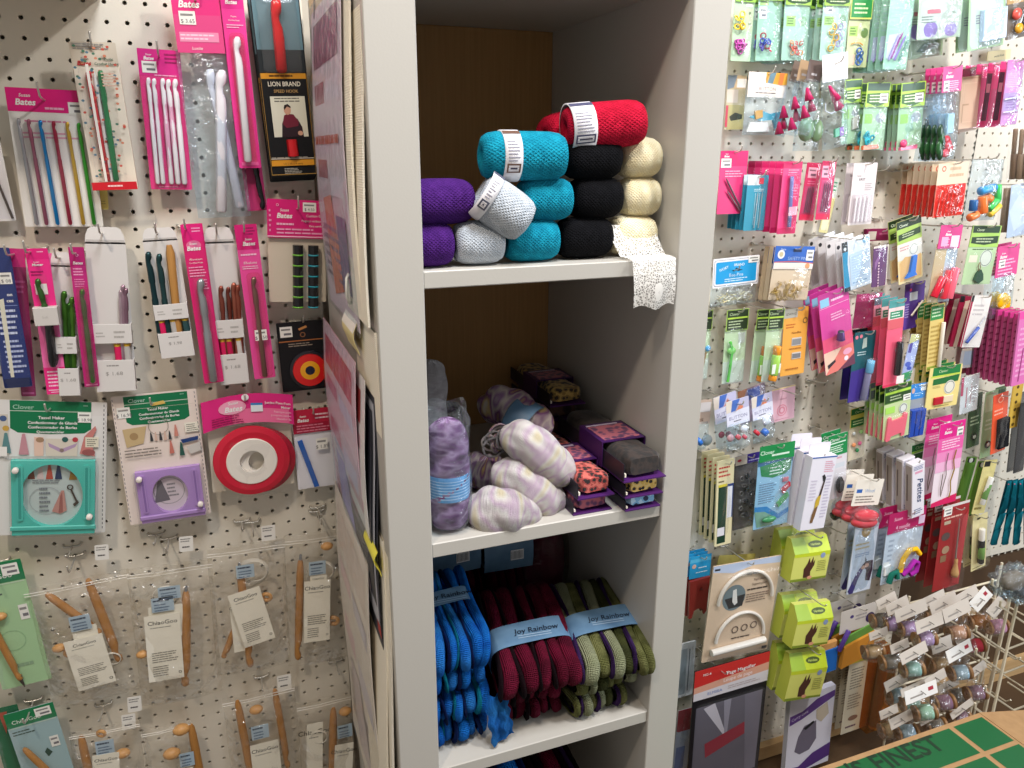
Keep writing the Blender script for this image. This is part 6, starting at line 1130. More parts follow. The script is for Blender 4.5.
p = N('pin_pack', 'front bag of brass safety pins under a blue header with a white flower', 'pins', 'R3', (362, 508), (552, 500), (325, 768), .110, 'd9c4a8', [], (.42, '2f62b8'), [('e', .16, .36, .09, 'e8e4e0', 1), ('e', .16, .36, .05, 'c8b890', 1), ('t', .20, .18, .12, 'Susan', 'dfe8f8'), ('t', .60, .60, .20, 'SAFETY PINS', 'a8c4f0'), ('price', .80, .15, .98, .62), ('r', .45, .12, .66, .24, '1a2a48'), ('r', 0, .72, 1, 1, 'e8dcd4'), ('e', .86, .86, .06, 'd89a6a', 1), ('p', [(0, .68), (.5, .64), (1, .72), (1, .76), (.5, .68), (0, .72)], 'c85a5a')], None)
rnd = random.Random(6)
def pin(b, x, z, a, y, m):
    c, s_ = math.cos(a), math.sin(a); L = .011; b.tube([(x, y, z), (x+L*c, y-.001, z+L*s_), (x+L*c-.003*s_, y-.001, z+L*s_+.003*c), (x-.003*s_, y, z+.003*c)], .0006, m, 4)
for k in range(40): 
    x_, z_, a_ = p.x(rnd.uniform(.08, .75)), p.z(rnd.uniform(.68, .95)), rnd.uniform(0, 6.3)
    p.part('safety_pin', lambda b: pin(b, x_, z_, a_, -.003-rnd.random()*.007, ('m:a8883f', 'm:8f7434', 'm:c0a050')[k % 3]))
p.bag(0, .38, 1, 1, .013, 'clear_film', 0); peg_hook(p, .5, .08, HK('bags of brass safety pins'), up=.008)
for k in range(2): 
    q = Pack('pin_pack', ('bag with a blue header just behind the brass safety pins', 'rearmost bag with a blue header behind the safety pins')[k], 'pins', 'R3', (335-22*k, 510), (530-22*k, 502), (298-22*k, 766), .085-.03*k); q.card('c9b090', [('r', 0, 0, 1, .3, '2a52a0'), ('e', .14, .15, .07, 'c8c0b8', 1), ('r', 0, .3, 1, .42, 'd8d0c8')], th=.012)
N('elastic_card', 'front white card with a turquoise edge and a blue frosted pouch', 'notions', 'T2', (393, 178), (608, 170), (415, 556), .125, 'e9eaf0', [('r', 0, 0, .20, .20, '1c1c20'), ('e', .10, .14, .05, 'e8e8ea', 1), ('p', [(0, .20), (.20, .20), (.16, .45), (.22, .95), (0, 1)], '1a94bc'), ('r', 0, .92, .22, 1, '14202c'), ('e', .86, .09, .12, '7ab8dc', .7), ('r', .24, .27, .97, .93, 'cfdcec', .006), ('l', .30, .32, .88, .80, 9, 'b8cbe2'), ('l', .30, .84, .9, .9, 1, '8aa8c8')], None, (), 'cool_film', .010, th=.0015, hook='white cards with a turquoise edge')
N('elastic_card', 'white card with a round black logo right behind the turquoise edged card', 'notions', 'T2', (345, 180), (560, 172), (367, 558), .108, 'e4e2e4', [('e', .10, .10, .06, '2a2a30', 1), ('p', [(0, .35), (.25, .28), (.25, .95), (0, 1)], 'c9c4c2')], film='clear_film', bulge=.006, n=3, step=.024, blabel='white card with a round black logo further behind the turquoise edged one', group='white logo cards')
N('snap_card', 'dark purple strip card with a column of pale dots', 'notions', 'T2', (642, 205), (755, 203), (622, 520), .080, '5f2f68', [('r', 0, 0, 1, .05, 'd8d0c8'), ('r', .94, 0, 1, 1, 'd8d0c8'), ('p', [(.1, .4), (.5, .15), (.55, .2), (.15, .6)], '8a5a94')]+[('e', .40, .42+.07*k, .05, 'd8b8c8', 1) for k in range(9)]+[('l', .1, .08, .7, .12, 1, 'c8a8cc')], None, (), 'clear_film', .006)
N('maroon_box', 'maroon boxed card above the dark purple strip card', 'notions', 'T2', (570, 68), (790, 62), (545, 160), .030, '8a1f52', [('r', .06, .2, .34, .9, 'd8ccc0'), ('r', .45, .35, .9, .5, 'b05a80')], th=.008, hook='maroon boxed card', hu=.55, hv=.35)
N('fabric_pouch', 'plain magenta fabric pack right of the pink thimble card', 'fabric', 'T7', (335, 85), (485, 82), (308, 288), .080, '8e1a5a', [('r', 0, 0, 1, .22, 'b02a74'), ('l', .1, .05, .9, .15, 1, 'd070a8')], None, (), 'pink_film', .012, hook='plain magenta fabric pack')
p = N('thimble_card', 'pink and purple card with a purple and silver thimble', 'thimble', 'T7', (102, 98), (288, 104), (150, 566), .120, 'd4499c', [('r', 0, 0, 1, .10, 'b83a8c'), ('r', .05, .06, .34, .16, '8ac0dc'), ('l', .4, .08, .85, .14, 1, 'f0c4e0'), ('r', .03, .17, .97, .175, 'f0c4e0'), ('l', .35, .26, .85, .36, 3, 'f0b4d8'), ('r', 0, .55, 1, .72, 'e0547a'), ('r', 0, .72, 1, 1, 'e8c4b0'), ('p', [(.6, .72), (1, .72), (1, 1), (0, 1), (.2, .9)], 'e07a72'), ('p', [(.4, 1), (1, .86), (1, 1)], '6a3a50'), ('e', .78, .80, .15, 'e8a4c0', .6), ('e', .72, .88, .07, 'f4e0ea', 1), ('p', [(.08, .88), (.35, .84), (.36, .87), (.1, .93)], '3a3038')], it=[], hook='pink and purple thimble cards')
p.part('thimble', lambda b: b.lathe([(0, .020), (.0052, .0195), (.0062, .018), (.0075, .004), (.0082, .001), (.0080, 0), (.0066, 0)], None, (p.x(.50), -.010, p.z(.60)), (0, -.15, 1), 22, ['m:4a5a60', 'm:4a5a60', 'm:6a4a8a', 'm:6a3a9a', 'm:b0a8c0', 'm:b0a8c0']), 'purple metal thimble')
p.blister(.22, .24, .78, .66, .020); behind(p, 2, .020, 'pink and purple card behind the thimble card', 'thimble cards')
N('notion_card', 'golden orange card with two small windows', 'notions', 'R5', (405, 92), (520, 98), (382, 416), .095, 'eda94a', [('r', 0, 0, .55, .14, 'b8b4aa'), ('t', .28, .10, .05, 'SEWING', '4a3a20'), ('l', .1, .22, .5, .30, 2, 'c86a2a'), ('t', .55, .38, .05, 'Needles', '8a4a10'), ('o', .88, .20, .10, .03, '8a6a40'), ('r', .38, .44, .78, .56, 'cfc8be'), ('r', .40, .46, .76, .55, '8a8a8c'), ('r', .42, .66, .80, .76, 'cfc8be'), ('r', .44, .68, .78, .75, '7a7a7e'), ('l', .3, .58, .9, .62, 1, 'b8702a'), ('l', .2, .88, .8, .93, 1, 'b8702a')], hook='golden orange card')
def glass_pack(label, R, TL, TR, BL, d, its, **k): return N('bodkin_pack', label, 'notions', R, TL, TR, BL, d, 'd8e4b4', [('r', .0, .70, 1, 1, 'e0e4d0')], (.28, 'a8c860'), [('r', .03, .03, .97, .97, '2c3a24'), ('t', .35, .28, .20, 'Clover', 'cfe3b0'), ('r', .05, .36, .95, .44, 'b8d850'), ('l', .1, .5, .85, .9, 3, 'b8c8a0')], 'cool_film', .014, its, **k)
glass_pack('dark headed pack with a clear green bottle and orange cap, right one', 'R5', (328, 92), (402, 90), (292, 440), .105, [('cyl', .55, .90, .62, .62, .0085, 'g:a8d860', 'green_bottle'), ('cyl', .62, .62, .65, .50, .0075, 'g:f0982a', 'orange_cap'), ('cyl', .50, .98, .55, .90, .0080, 'g:f0982a', 'orange_cap'), ('plate', [(.25, .74), (.8, .73), (.78, .86), (.25, .87)], .001, 'e8ece0', 'label', -.017)], hook='green bottle packs')
glass_pack('dark headed pack with a clear green bottle and orange cap, left one', 'R5', (272, 94), (345, 92), (235, 442), .085, [('cyl', .55, .90, .62, .62, .0085, 'g:98cc58', 'green_bottle'), ('cyl', .62, .62, .65, .50, .0075, 'g:e8884a', 'orange_cap'), ('cyl', .50, .98, .55, .90, .0080, 'g:e88a2a', 'orange_cap'), ('plate', [(.25, .74), (.8, .73), (.78, .86), (.25, .87)], .001, 'e8ece0', 'label', -.017)])
glass_pack('dark headed pack with a bright green plastic threader', 'R5', (125, 97), (230, 96), (102, 450), .070, [('path', [(.20, .42), (.28, .50), (.30, .60), (.26, .80), (.20, .97)], .0030, 'g:5fc84a', 'green_threader'), ('ball', .30, .55, .010, 'g:8fd86a', 'green_threader', (1, .4, .8)), ('plate', [(.62, .32), (.95, .32), (.92, .46), (.64, .47)], .001, 'd8d8c8', 'label')], hook='bright green threader')
glass_pack('dark headed pack half hidden by the cabinet, with a blue tip', 'R5', (-25, 100), (58, 98), (-50, 432), .050, [('rod', .75, .60, .55, .95, .0020, 'w:a8804a', 'wooden_stick', 1), ('ball', .85, .55, .006, 'g:4fa8e0', 'blue_tip')], hook='pack half hidden by the cabinet')
N('needle_tube_card', 'teal and purple card with a clear needle tube and pale blue cap', 'needles', 'T7', (325, 312), (448, 310), (278, 726), .090, '1f5a64', [('p', [(0, .55), (1, .50), (1, 1), (0, 1)], '42308a'), ('e', .10, .07, .07, 'e07a8a', 1), ('e', .30, .06, .07, 'e07a8a', 1), ('p', [(.42, .10), (.58, .08), (.62, .22), (.40, .24)], 'b8c8c0'), ('l', .2, .27, .75, .34, 2, 'b8d0d4')], it=[('cyl', .60, .97, .72, .56, .0070, 'g:7a7898', 'needle_tube'), ('cyl', .72, .58, .76, .40, .0080, 'g:68b0d8', 'tube_cap')], blister=(.40, .36, 1.0, .99, .017), hook='needle tube cards', n=1, step=.022, blabel='purple needle tube card behind the one with a blue cap', group='needle tube cards')
# fun buttons bags beside the cabinet
def fun_bag(label, TL, TR, BL, d, its, **k): return N('button_bag', label, 'buttons', 'T6', TL, TR, BL, d, None, (), (.50, 'dcdcf0'), [('r', 0, 0, 1, .45, 'c4c0dc'), ('p', [(0, 0), (.28, 0), (.20, .45), (0, .45)], 'e8dcd0'), ('p', [(.28, 0), (.62, 0), (.40, .42), (.20, .45)], '4f74c4'), ('p', [(.42, .45), (.62, .18), (.75, .35), (.6, .5)], 'e08a6a'), ('p', [(0, .62), (.5, .42), (1, .40), (1, 1), (0, 1)], 'e6e6f6'), ('t', .5, .76, .20, 'BUTTON', '8a88b0'), ('l', .3, .80, .75, .88, 1, '4a4a5a')], 'cool_film', .022, its, **k)
fun_bag('front bag with a pale blue header over red and white buttons', (322, 205), (535, 172), (345, 665), .105, [('cyl', .35, .76, .48, .72, .0055, 'g:d84a58', 'red_button'), ('cyl', .66, .80, .76, .76, .0050, 'g:d84058', 'red_button'), ('ball', .72, .62, .008, 'g:f0ecf0', 'white_button'), ('ball', .10, .72, .008, 'g:c89aa0', 'pink_button')], hook='bags of red and white buttons', hv=.12)
fun_bag('second bag with a pale blue header over a red and a blue button', (560, 165), (752, 130), (590, 590), .090, [('cyl', .0, .76, .12, .72, .0070, 'g:c83040', 'red_button'), ('cyl', .35, .82, .55, .76, .0075, 'g:2f72d0', 'blue_button'), ('ball', .60, .56, .010, 'g:f0eef4', 'white_button')], hook='bags of red and blue buttons', hv=.15)
fun_bag('bag behind the red and white buttons with a grey violet print', (205, 165), (420, 150), (250, 650), .075, [('ball', .2, .72, .007, 'g:a83a50', 'dark_red_button'), ('ball', .5, .76, .007, 'g:9a3048', 'dark_red_button')])
N('button_bag', 'bag behind the second button bag with an orange corner', 'buttons', 'T6', (440, 112), (700, 98), (470, 420), .055, 'a88a9a', [('p', [(0, 0), (.35, 0), (.1, .4), (0, .45)], 'c87a4a'), ('r', .35, .04, .8, .35, '4a5aa8')], None, (), 'cool_film', .012)
N('button_bag', 'bag with a tan header cut off by the cabinet and a blue button', 'buttons', 'T6', (70, 185), (195, 180), (20, 650), .050, None, (), (.48, 'd8c0b0'), [('r', 0, 0, .12, .6, 'c8506a'), ('r', .2, .1, .95, .5, 'e4dfe0'), ('l', .1, .75, .6, .9, 2, '8a6a5a')], 'cool_film', .016, [('cyl', .10, .82, .30, .78, .009, 'g:2f78d8', 'blue_button'), ('ball', .85, .80, .012, 'g:a8b4b4', 'grey_button')])
N('flower_card', 'plain pink card printed with a round flower', 'notions', 'T6', (760, 92), (975, 108), (752, 402), .045, 'e8b8c6', [('e', .45, .68, .22, 'dc8a9c', 1), ('o', .45, .68, .18, .04, 'e8b8c6'), ('e', .45, .68, .08, 'e8b8c6', 1), ('l', .15, .92, .85, .96, 1, 'c88a98'), ('l', .35, .30, .65, .38, 1, 'cf98a8'), ('r', 0, 0, 1, .03, 'eedc9a')], hook='plain pink flower card', hu=.48, hv=.10, out=.05)
N('bead_pack', 'narrow green and yellow headed pack with fruit coloured shapes', 'notions', 'S2', (75, 300), (198, 293), (58, 700), .050, 'd8d0b4', [('r', .05, .42, .95, .98, 'd4c8b0')], (.36, 'e0d060'), [('r', .03, .02, .97, .34, '1f6a34'), ('t', .5, .27, .17, 'Clover', 'cfe3b0'), ('r', .03, .56, .97, .98, '1f6a34'), ('l', .15, .64, .85, .9, 2, 'cfe3b0')], 'clear_film', .009, [('ball', .28, .70, .0055, 'g:e0905a', 'orange_shape'), ('ball', .65, .70, .0050, 'g:e86a9a', 'pink_shape'), ('ball', .50, .82, .0050, 'g:1f8a4a', 'green_shape'), ('ball', .70, .48, .0050, 'g:a8d888', 'pale_green_shape'), ('ball', .25, .48, .0045, 'g:c8d0d0', 'grey_shape')], hook='pack of fruit coloured shapes')
# ---- row 4
N('seam_ripper_card', 'front coral pink card with a black handled tool and a white sticker', 'craft tool', 'T8', (122, 132), (222, 132), (78, 692), .120, 'f0607e', [('r', 0, 0, 1, .09, '4f9a9a'), ('r', 0, .09, 1, .22, 'f0d0d0'), ('r', .12, .13, .92, .21, '2f8a64'), ('l', .2, .14, .85, .2, 2, 'd8ece0'), ('r', 0, .22, 1, .33, 'd8606a'), ('r', 0, .97, 1, 1, 'e03a60')], it=[('cyl', .66, .86, .72, .48, .0068, 'g:1a1a1e', 'black_handle'), ('ball', .70, .58, .0050, 'g:9a9a9c', 'grey_grip', (1, .5, 1.8)), ('plate', [(.50, .86), (.98, .86), (.96, .95), (.48, .95)], .0006, 'efe6e4', 'price_sticker', -.015)], blister=(.42, .40, .96, .90, .014), hook='coral pink cards with a black handle', n=4, step=.018, blabel='coral pink and dark edged card behind the front black handled one', group='coral pink tool cards')
N('needle_card', 'purple card with a pale slanted tool and a yellow butterfly', 'needles', 'T8', (225, 30), (350, 28), (208, 322), .060, '5a3a94', [('r', .25, .20, .65, .38, 'd8e0ec'), ('l', .05, .42, .3, .75, 6, 'a898cc'), ('p', [(.60, .85), (.72, .80), (.86, .84), (.80, .95), (.66, .94)], 'd8c040'), ('e', .28, .14, .06, 'c03a6a', 1), ('r', 0, 0, 1, .06, '6a4aa4')], it=[('rod', .85, .42, .30, .70, .0022, 'g:e8dcc0', 'slanted_tool', 1)], hook='purple card with a slanted tool')
N('tracing_pack', 'pale violet and green blister pack with blue shapes', 'notions', 'T8', (262, 345), (325, 340), (188, 655), .080, 'c0c4ec', [('p', [(0, .82), (1, .74), (1, .92), (0, 1)], '2fa05a'), ('e', .40, .62, .30, '4f62c8', .7), ('e', .6, .70, .25, '3f54c0', .6), ('r', .1, .18, .4, .38, '5a4aa4'), ('p', [(0, 0), (1, 0), (1, .1), (0, .2)], 'e0d890')], None, (), 'cool_film', .010)
N('ribbon_card', 'front long yellow strip card with a green header', 'needles', 'T8', (392, 162), (478, 165), (355, 588), .095, 'd8bf72', [('r', .0, .02, .92, .23, '2f8a44'), ('l', .1, .05, .85, .2, 3, 'cfe8c0'), ('l', .1, .3, .9, .9, 9, 'b89a50'), ('r', .05, .93, .95, .98, '8a9a3a')], it=[('cyl', .78, .95, .86, .28, .0042, 'g:e4dccc', 'white_tube')], hook='long yellow strip cards', n=3, step=.016, blabel='long yellow strip card behind the green headed one', group='yellow strip cards')
N('seam_ripper_card', 'front white card with a slanted blue seam ripper and a dark red edge', 'craft tool', 'R6', (568, 25), (662, 22), (508, 275), .110, 'e6e0dc', [('r', 0, 0, .12, .12, '1c1c20'), ('p', [(0, .12), (.10, .12), (.06, 1), (0, 1)], 'a01f44'), ('l', .2, .15, .8, .40, 3, 'c8c0c0')], it=[('rod', .88, .38, .50, .66, .0012, 'm:b8b8c0', 'steel_blade'), ('cyl', .15, .90, .60, .60, .0036, 'g:3f58a8', 'blue_handle')], blister=(.08, .3, .95, .95, .007), hook='white cards with a blue seam ripper')
N('seam_ripper_card', 'dark red card right behind the blue seam ripper card', 'craft tool', 'R6', (512, 28), (600, 26), (455, 272), .085, '9a1c40', [('r', 0, 0, .25, .12, '1c1c20'), ('p', [(.3, .1), (.55, .08), (.42, 1), (.2, 1)], 'd8c4b0')], n=2, step=.026, blabel='dark red card further behind the blue seam ripper card', group='dark red seam ripper cards')
N('label_card', 'pale blue and cream label card hanging on a bare hook at the right', 'card', 'R6', (518, 282), (665, 268), (508, 376), .040, 'd4dae0', [('r', .1, .15, .45, .85, 'b8cfe8'), ('t', .65, .5, .14, 'sell', '5a5a60', dict(r=.2)), ('l', .4, .62, .95, .72, 1, '9a4a54'), ('r', 0, 0, 1, .1, 'e8e0d4')], hook='pale blue and cream label card', hu=.55, hv=.2, out=.06)
N('zipper_card', 'front pink card of the thick bundle at the right edge', 'zippers', 'R6', (790, 105), (900, 100), (745, 462), .140, 'd870b0', [('r', 0, 0, 1, .1, 'e84aa0'), ('l', .1, .2, .8, .9, 10, 'e8a0cc'), ('p', [(.3, .5), (.36, .5), (.3, .95), (.24, .95)], 'a03a78')], th=.004, hook='thick bundle of pink cards')
N('zipper_card', 'dark rose strip card right behind the front pink card of the bundle', 'zippers', 'R6', (768, 112), (840, 108), (722, 462), .130, 'a83a6c', [('r', 0, 0, 1, .08, 'e84aa0'), ('r', .0, .08, .2, 1, 'c8648c')]+[('r', 0, .14+.09*k, 1, .16+.09*k, '8a2a52') for k in range(9)], th=.005, n=8, step=.014, blabel='dark rose strip card in the thick bundle at the right edge', group='bundle of rose strip cards')
N('yarn_pack', 'pink headed bag with yellow yarn at the right', 'yarn', 'T5', (272, 300), (410, 298), (222, 760), .080, None, (), (.43, 'd8488c'), brand(.3, .40, .14)+[('l', .1, .42, .9, .95, 5, 'f4b4d4'), ('price', .12, .44, .40, .70)], 'cool_film', .012, [('ball', .35+.15*(k % 3), .74+.05*(k//2), .010, ('f:f4c01f', 'f:e8b010')[k % 2], 'yellow_yarn', (1.1, .5, 1.3)) for k in range(6)], hook='pink headed bag of yellow yarn', n=1, step=.02, blabel='dark pink headed bag behind the yellow yarn', group='yellow yarn bags')
p = N('marking_tool_card', 'green and cream card with a bright blue chalk tool', 'craft tool', 'T3', (50, 112), (262, 108), (72, 642), .085, 'e4d4a0', [('r', 0, .36, 1, .62, 'dfe0d8', .002), ('p', [(.06, .66), (.3, .58), (.5, .60), (.7, .62), (.95, .60), (.95, .96), (.06, .96)], 'dcb478'), ('e', .66, .50, .19, 'd8dcd8', 1), ('o', .66, .50, .17, .02, '9aa09a'), ('l', .1, .40, .5, .48, 2, 'd89aa0')], (.35, 'a8c860'), [('r', 0, 0, 1, .34, '22341c'), ('t', .28, .27, .18, 'Clover', 'dce8cc', dict(b=.01)), ('p', [(.05, .58), (.95, .50), (.95, .78), (.05, .86)], '2a4220'), ('l', .2, .58, .8, .78, 2, 'b8c8a0')], None, it=[('plate', [(.55, .60), (.72, .60), (.62, .86), (.68, .92), (.22, .92), (.40, .84)], .006, 'g:1f74d8', 'blue_chalk_tool')], blister=(.10, .40, .95, .97, .010), hook='bright blue chalk tool', n=1, step=.02, blabel='yellow card with a blue tip behind the chalk tool card', group='chalk tool cards')
N('brush_pack', 'bag of red and pink brushes under a pink header', 'brushes', 'T3', (425, 128), (612, 125), (312, 790), .105, 'd9b98a', [('r', .5, .3, 1, 1, 'c4ccd4')], (.30, 'd03a84'), brand(.4, .45, .16)+[('r', .12, .5, .42, .9, 'e4a8cc'), ('r', .55, .45, .92, .95, 'f0d0e4'), ('l', .3, .55, .5, .9, 3, 'f4b4d4')], 'cool_film', .014, [('cyl', .10, .92, .38, .66, .0075, 'g:d8203a', 'red_brush'), ('cyl', .55, .95, .62, .58, .0070, 'g:e83a4c', 'red_brush'), ('cyl', .78, .95, .88, .55, .0085, 'g:f06a80', 'pink_brush'), ('ball', .95, .60, .009, 'g:f4789a', 'pink_brush')], hook='bag of red and pink brushes', hv=.04)
N('threader_card', 'green card with a dark green drop shaped threader', 'craft tool', 'T5', (118, 162), (302, 165), (42, 542), .100, 'b4cfa0', [('r', .10, .50, .38, .62, 'e4dcc8'), ('e', .68, .55, .22, 'd4dcd0', 1), ('o', .68, .55, .20, .02, '7a8a7a'), ('l', .15, .38, .9, .42, 1, '4a6a3a')], (.36, 'a8d060'), [('r', .04, .02, .96, .34, '1f3a1c'), ('t', .30, .26, .18, 'Clover', 'd8e8c0'), ('p', [(.04, .54), (.96, .48), (.96, .80), (.5, .9), (.04, .82)], '1f3a1c'), ('l', .2, .56, .8, .82, 2, 'b8c8a0')], None, it=[('plate', [(.42, .80), (.52, .74), (.62, .82), (.66, .92), (.52, .98), (.36, .92)], .006, 'g:1f4a34', 'dark_green_threader'), ('path', [(.48, .78), (.42, .68), (.46, .62), (.52, .70), (.50, .78)], .0008, 'm:9a7a5a', 'wire_loop')], blister=(.1, .44, .96, .98, .010), hook='dark green threader card')
p = N('bobbin_card', 'front green card with a pink H shaped bobbin', 'craft tool', 'S2', (345, 135), (545, 140), (322, 555), .115, 'c4d4a0', [('r', .0, .0, 1, .32, '5a8a34'), ('r', .02, .02, .98, .10, '2c4a24'), ('t', .3, .09, .06, 'Clover', 'd8e8c0'), ('r', .02, .11, .98, .15, 'b8e050'), ('r', .02, .16, .98, .30, '2c4a24'), ('l', .2, .18, .75, .28, 2, 'b8c8a0'), ('price', .70, .22, .98, .33), ('r', .05, .38, .40, .50, 'a8dc60'), ('e', .72, .46, .16, 'd8dcd8', 1), ('o', .72, .46, .14, .03, '8a9088')], it=[('plate', [(.10, 1.0), (.06, .97), (.14, .58), (.24, .56), (.27, .64), (.70, .62), (.74, .54), (.86, .56), (.86, .64), (.78, .96), (.66, .97), (.66, .90), (.26, .92), (.22, .99)], .004, 'g:f06a80', 'pink_bobbin')], blister=(.02, .52, .96, 1.02, .009), hook='pink bobbin cards', n=4, step=.013, blabel='green and clear edged card behind the pink bobbin', group='pink bobbin cards')
N('clip_box', 'blue pack with a dark blue comb shaped body', 'notions', 'S2', (542, 115), (665, 100), (488, 520), .095, '2a8ee0', [('r', 0, 0, 1, .28, '1f8ade'), ('e', .2, .12, .10, 'e0b0a0', 1.3), ('l', .3, .16, .8, .24, 2, 'a8d4f4'), ('r', .68, .02, .98, .14, 'e4ecf0'), ('r', 0, .28, 1, .46, '9aa0a8')], it=[('box', .02, .46, .92, .97, .012, 'g:1a44a8', 'blue_comb'), ('box', .28, .48, .36, .95, .013, 'g:122f80', 'blue_comb_tooth'), ('box', .58, .48, .66, .95, .013, 'g:122f80', 'blue_comb_tooth')], film='clear_film', bulge=.016, hook='dark blue comb pack')
N('square_card', 'yellow card with a red square and a green header', 'craft tool', 'S3', (70, 60), (290, 66), (28, 352), .100, 'e8d488', [('r', .10, .0, .95, .20, '1f7a3c'), ('t', .42, .14, .10, 'Clover', 'cfe3b0'), ('r', .06, .20, .96, .24, 'c8d850'), ('p', [(.14, .28), (.95, .24), (.92, .40), (.14, .42)], '1f6a34'), ('e', .68, .52, .17, 'e0dcd0', 1), ('o', .68, .52, .15, .02, '8a9088'), ('l', .15, .44, .45, .5, 2, 'b8a868'), ('r', .26, .72, .56, .90, 'c8bca8'), ('l', .3, .93, .85, .97, 1, 'a89858')], it=[('box', .22, .72, .50, .90, .005, 'g:b8182c', 'red_square'), ('box', .52, .72, .82, .88, .003, 'e4d0b0', 'cream_square')], hook='yellow card with a red square', n=2, step=.018, blabel='yellow card behind the one with a red square', group='red square cards')
N('pattern_bag', 'clear bag holding a white card with fine red lines', 'notions', 'S3', (290, 125), (415, 100), (270, 382), .080, 'e4e0dc', [('r', 0, 0, .14, .5, 'c84a6a'), ('r', .3, .3, .36, .85, 'c87a80'), ('r', .55, .25, .60, .80, 'c8a0a0'), ('l', .65, .3, .9, .8, 5, 'b8a8a8')], None, (), 'cool_film', .010)
p = N('needle_card', 'front pink and white card with wavy gold needles', 'needles', 'R8', (410, 20), (518, 6), (366, 374), .110, 'ecdce4', [('r', 0, 0, 1, .18, 'e0208a')]+brand(.35, .13, .05)+[('price', .70, .08, .94, .20), ('r', 0, .18, 1, .34, 'e860a8'), ('r', 0, .34, 1, .46, 'eb8cc0'), ('r', 0, .46, 1, .58, 'ecb4d4'), ('l', .15, .20, .9, .32, 4, 'f8d0e4'), ('p', [(0, .95), (1, .90), (1, 1), (0, 1)], 'd81f60')], it=[('path', [(.42, .36), (.38, .5), (.44, .62), (.36, .78), (.32, .88), (.28, .78), (.30, .60)], .0009, 'm:9a8a80', 'steel_needle'), ('path', [(.72, .34), (.66, .46), (.74, .58), (.64, .72), (.70, .84), (.66, .92)], .0013, 'm:b8983f', 'gold_needle')], hook='pink and white cards with wavy needles', n=1, step=.035, blabel='pink headed card behind the wavy gold needles', group='wavy needle cards')
N('brush_card', 'orange card with a black rectangular brush at the right', 'brushes', 'S3', (512, 252), (615, 240), (488, 662), .110, 'f0562a', [('r', 0, 0, 1, .14, 'e84a24'), ('o', .5, .10, .18, .06, 'f8a080'), ('l', .1, .24, .9, .36, 2, 'f8b098')], it=[('box', .30, .42, .98, .92, .010, 'f:1a1a1e', 'black_brush')], film='clear_film', bulge=.014, hook='orange card with a black brush')
for k in range(3): N('button_card', ('dark green button card behind the orange brush card', 'pale green button card left of the orange brush card', 'dark green card with a white button above the spool cards')[k], 'buttons', 'S3', ((528, 195), (458, 228), (345, 250))[k], ((600, 190), (545, 215), (435, 245))[k], ((480, 600), (412, 690), (318, 620))[k], (.07, .085, .06)[k], ('5a7a4a', '9ab888', '3f5a3a')[k], [('r', .05, .05, .95, .3, ('2c4a2c', 'b8d0a8', '24381f')[k]), ('l', .2, .4, .9, .6, 3, 'c8d8b8')], it=[('ball', .5, .80, .006, 'g:e8e4dc', 'white_button', (1, .4, 1)), ('ball', .5, .80, .010, 'g:1f221c', 'dark_disc', (1, .2, 1))], film='clear_film', bulge=.010)
# thread card boxes
p = N('thread_box', 'white box with a blue script word and coloured thread balls at its side', 'thread', 'S4', (556, 192), (662, 176), (552, 640), .095, None, hook='white thread boxes')
b = MB(); b.cbox(p.x(0), -.020, 0, p.x(1), 0, p.h, 'e6e2ea', .0008)
p.deco(b, [('l', .1, .04, .9, .12, 3, '5a6a9a'), ('r', .2, .14, .8, .18, 'e0a0b8'), ('l', .15, .84, .9, .95, 3, '6a7a9a')], -.0202); i0 = len(b.v)
b.text('Petites', 0, 0, 0, p.w*.62, '2c3f6a', 'c', .01, .25); b.xf(Matrix.Translation((p.x(.50)-.003, -.0206, p.z(.50))) @ Matrix.Rotation(PI/2, 4, 'Y'), i0)
i0 = len(b.v); b.flat([(.002, p.h*.04), (.018, p.h*.04), (.018, p.h*.96), (.002, p.h*.96)], 0, 'b0a4a0'); b.flat([(.005, p.h*.3), (.008, p.h*.3), (.008, p.h*.8), (.005, p.h*.8)], -.0003, '5a4a48')
b.xf(Matrix.Translation((p.x(0)-.0003, 0, 0)) @ Matrix.Rotation(-PI/2, 4, 'Z'), i0); b.build('box', p.e)
for k, c in enumerate(('f:c8203a', 'f:3a6a4a', 'f:5a5a5a', 'f:2a3f8a', 'f:3a4a7a')): p.part('thread_ball', lambda b: b.ball((p.x(1.02), -.012, p.z(.20+.165*k)), .0052, c, 12))
behind(p, 3, .028, 'grey sided thread box behind the front white one', 'white thread boxes')
p = N('yarn_tag_bag', 'front cream tag over a bright red skein bag', 'yarn', 'S4', (145, 340), (378, 330), (128, 562), .125, 'ece4d8', [('r', .08, .36, .28, .50, '2f62b0'), ('t', .55, .50, .20, 'Wool', '8aa8d0', dict(i=.1)), ('l', .1, .60, .9, .92, 3, '8a8078')], hook='cream tags with red skeins')
p.part('red_skein', lambda b: (b.ball((p.x(.5), -.012, p.z(1.32)), .026, 'f:e02a3a', 18, (1.25, .55, .55)), b.ball((p.x(.5), -.010, p.z(1.58)), .030, 'f:e8404c', 18, (1.2, .5, .42))), 'bright red skein'); p.part('plastic_bag', lambda b: b.ball((p.x(.5), -.012, p.z(1.40)), .036, 'cool_film', 20, (1.1, .62, .82)), 'clear plastic bag')
behind(p, 2, .028, 'cream tag and red skein behind the front one', 'cream tags with red skeins')
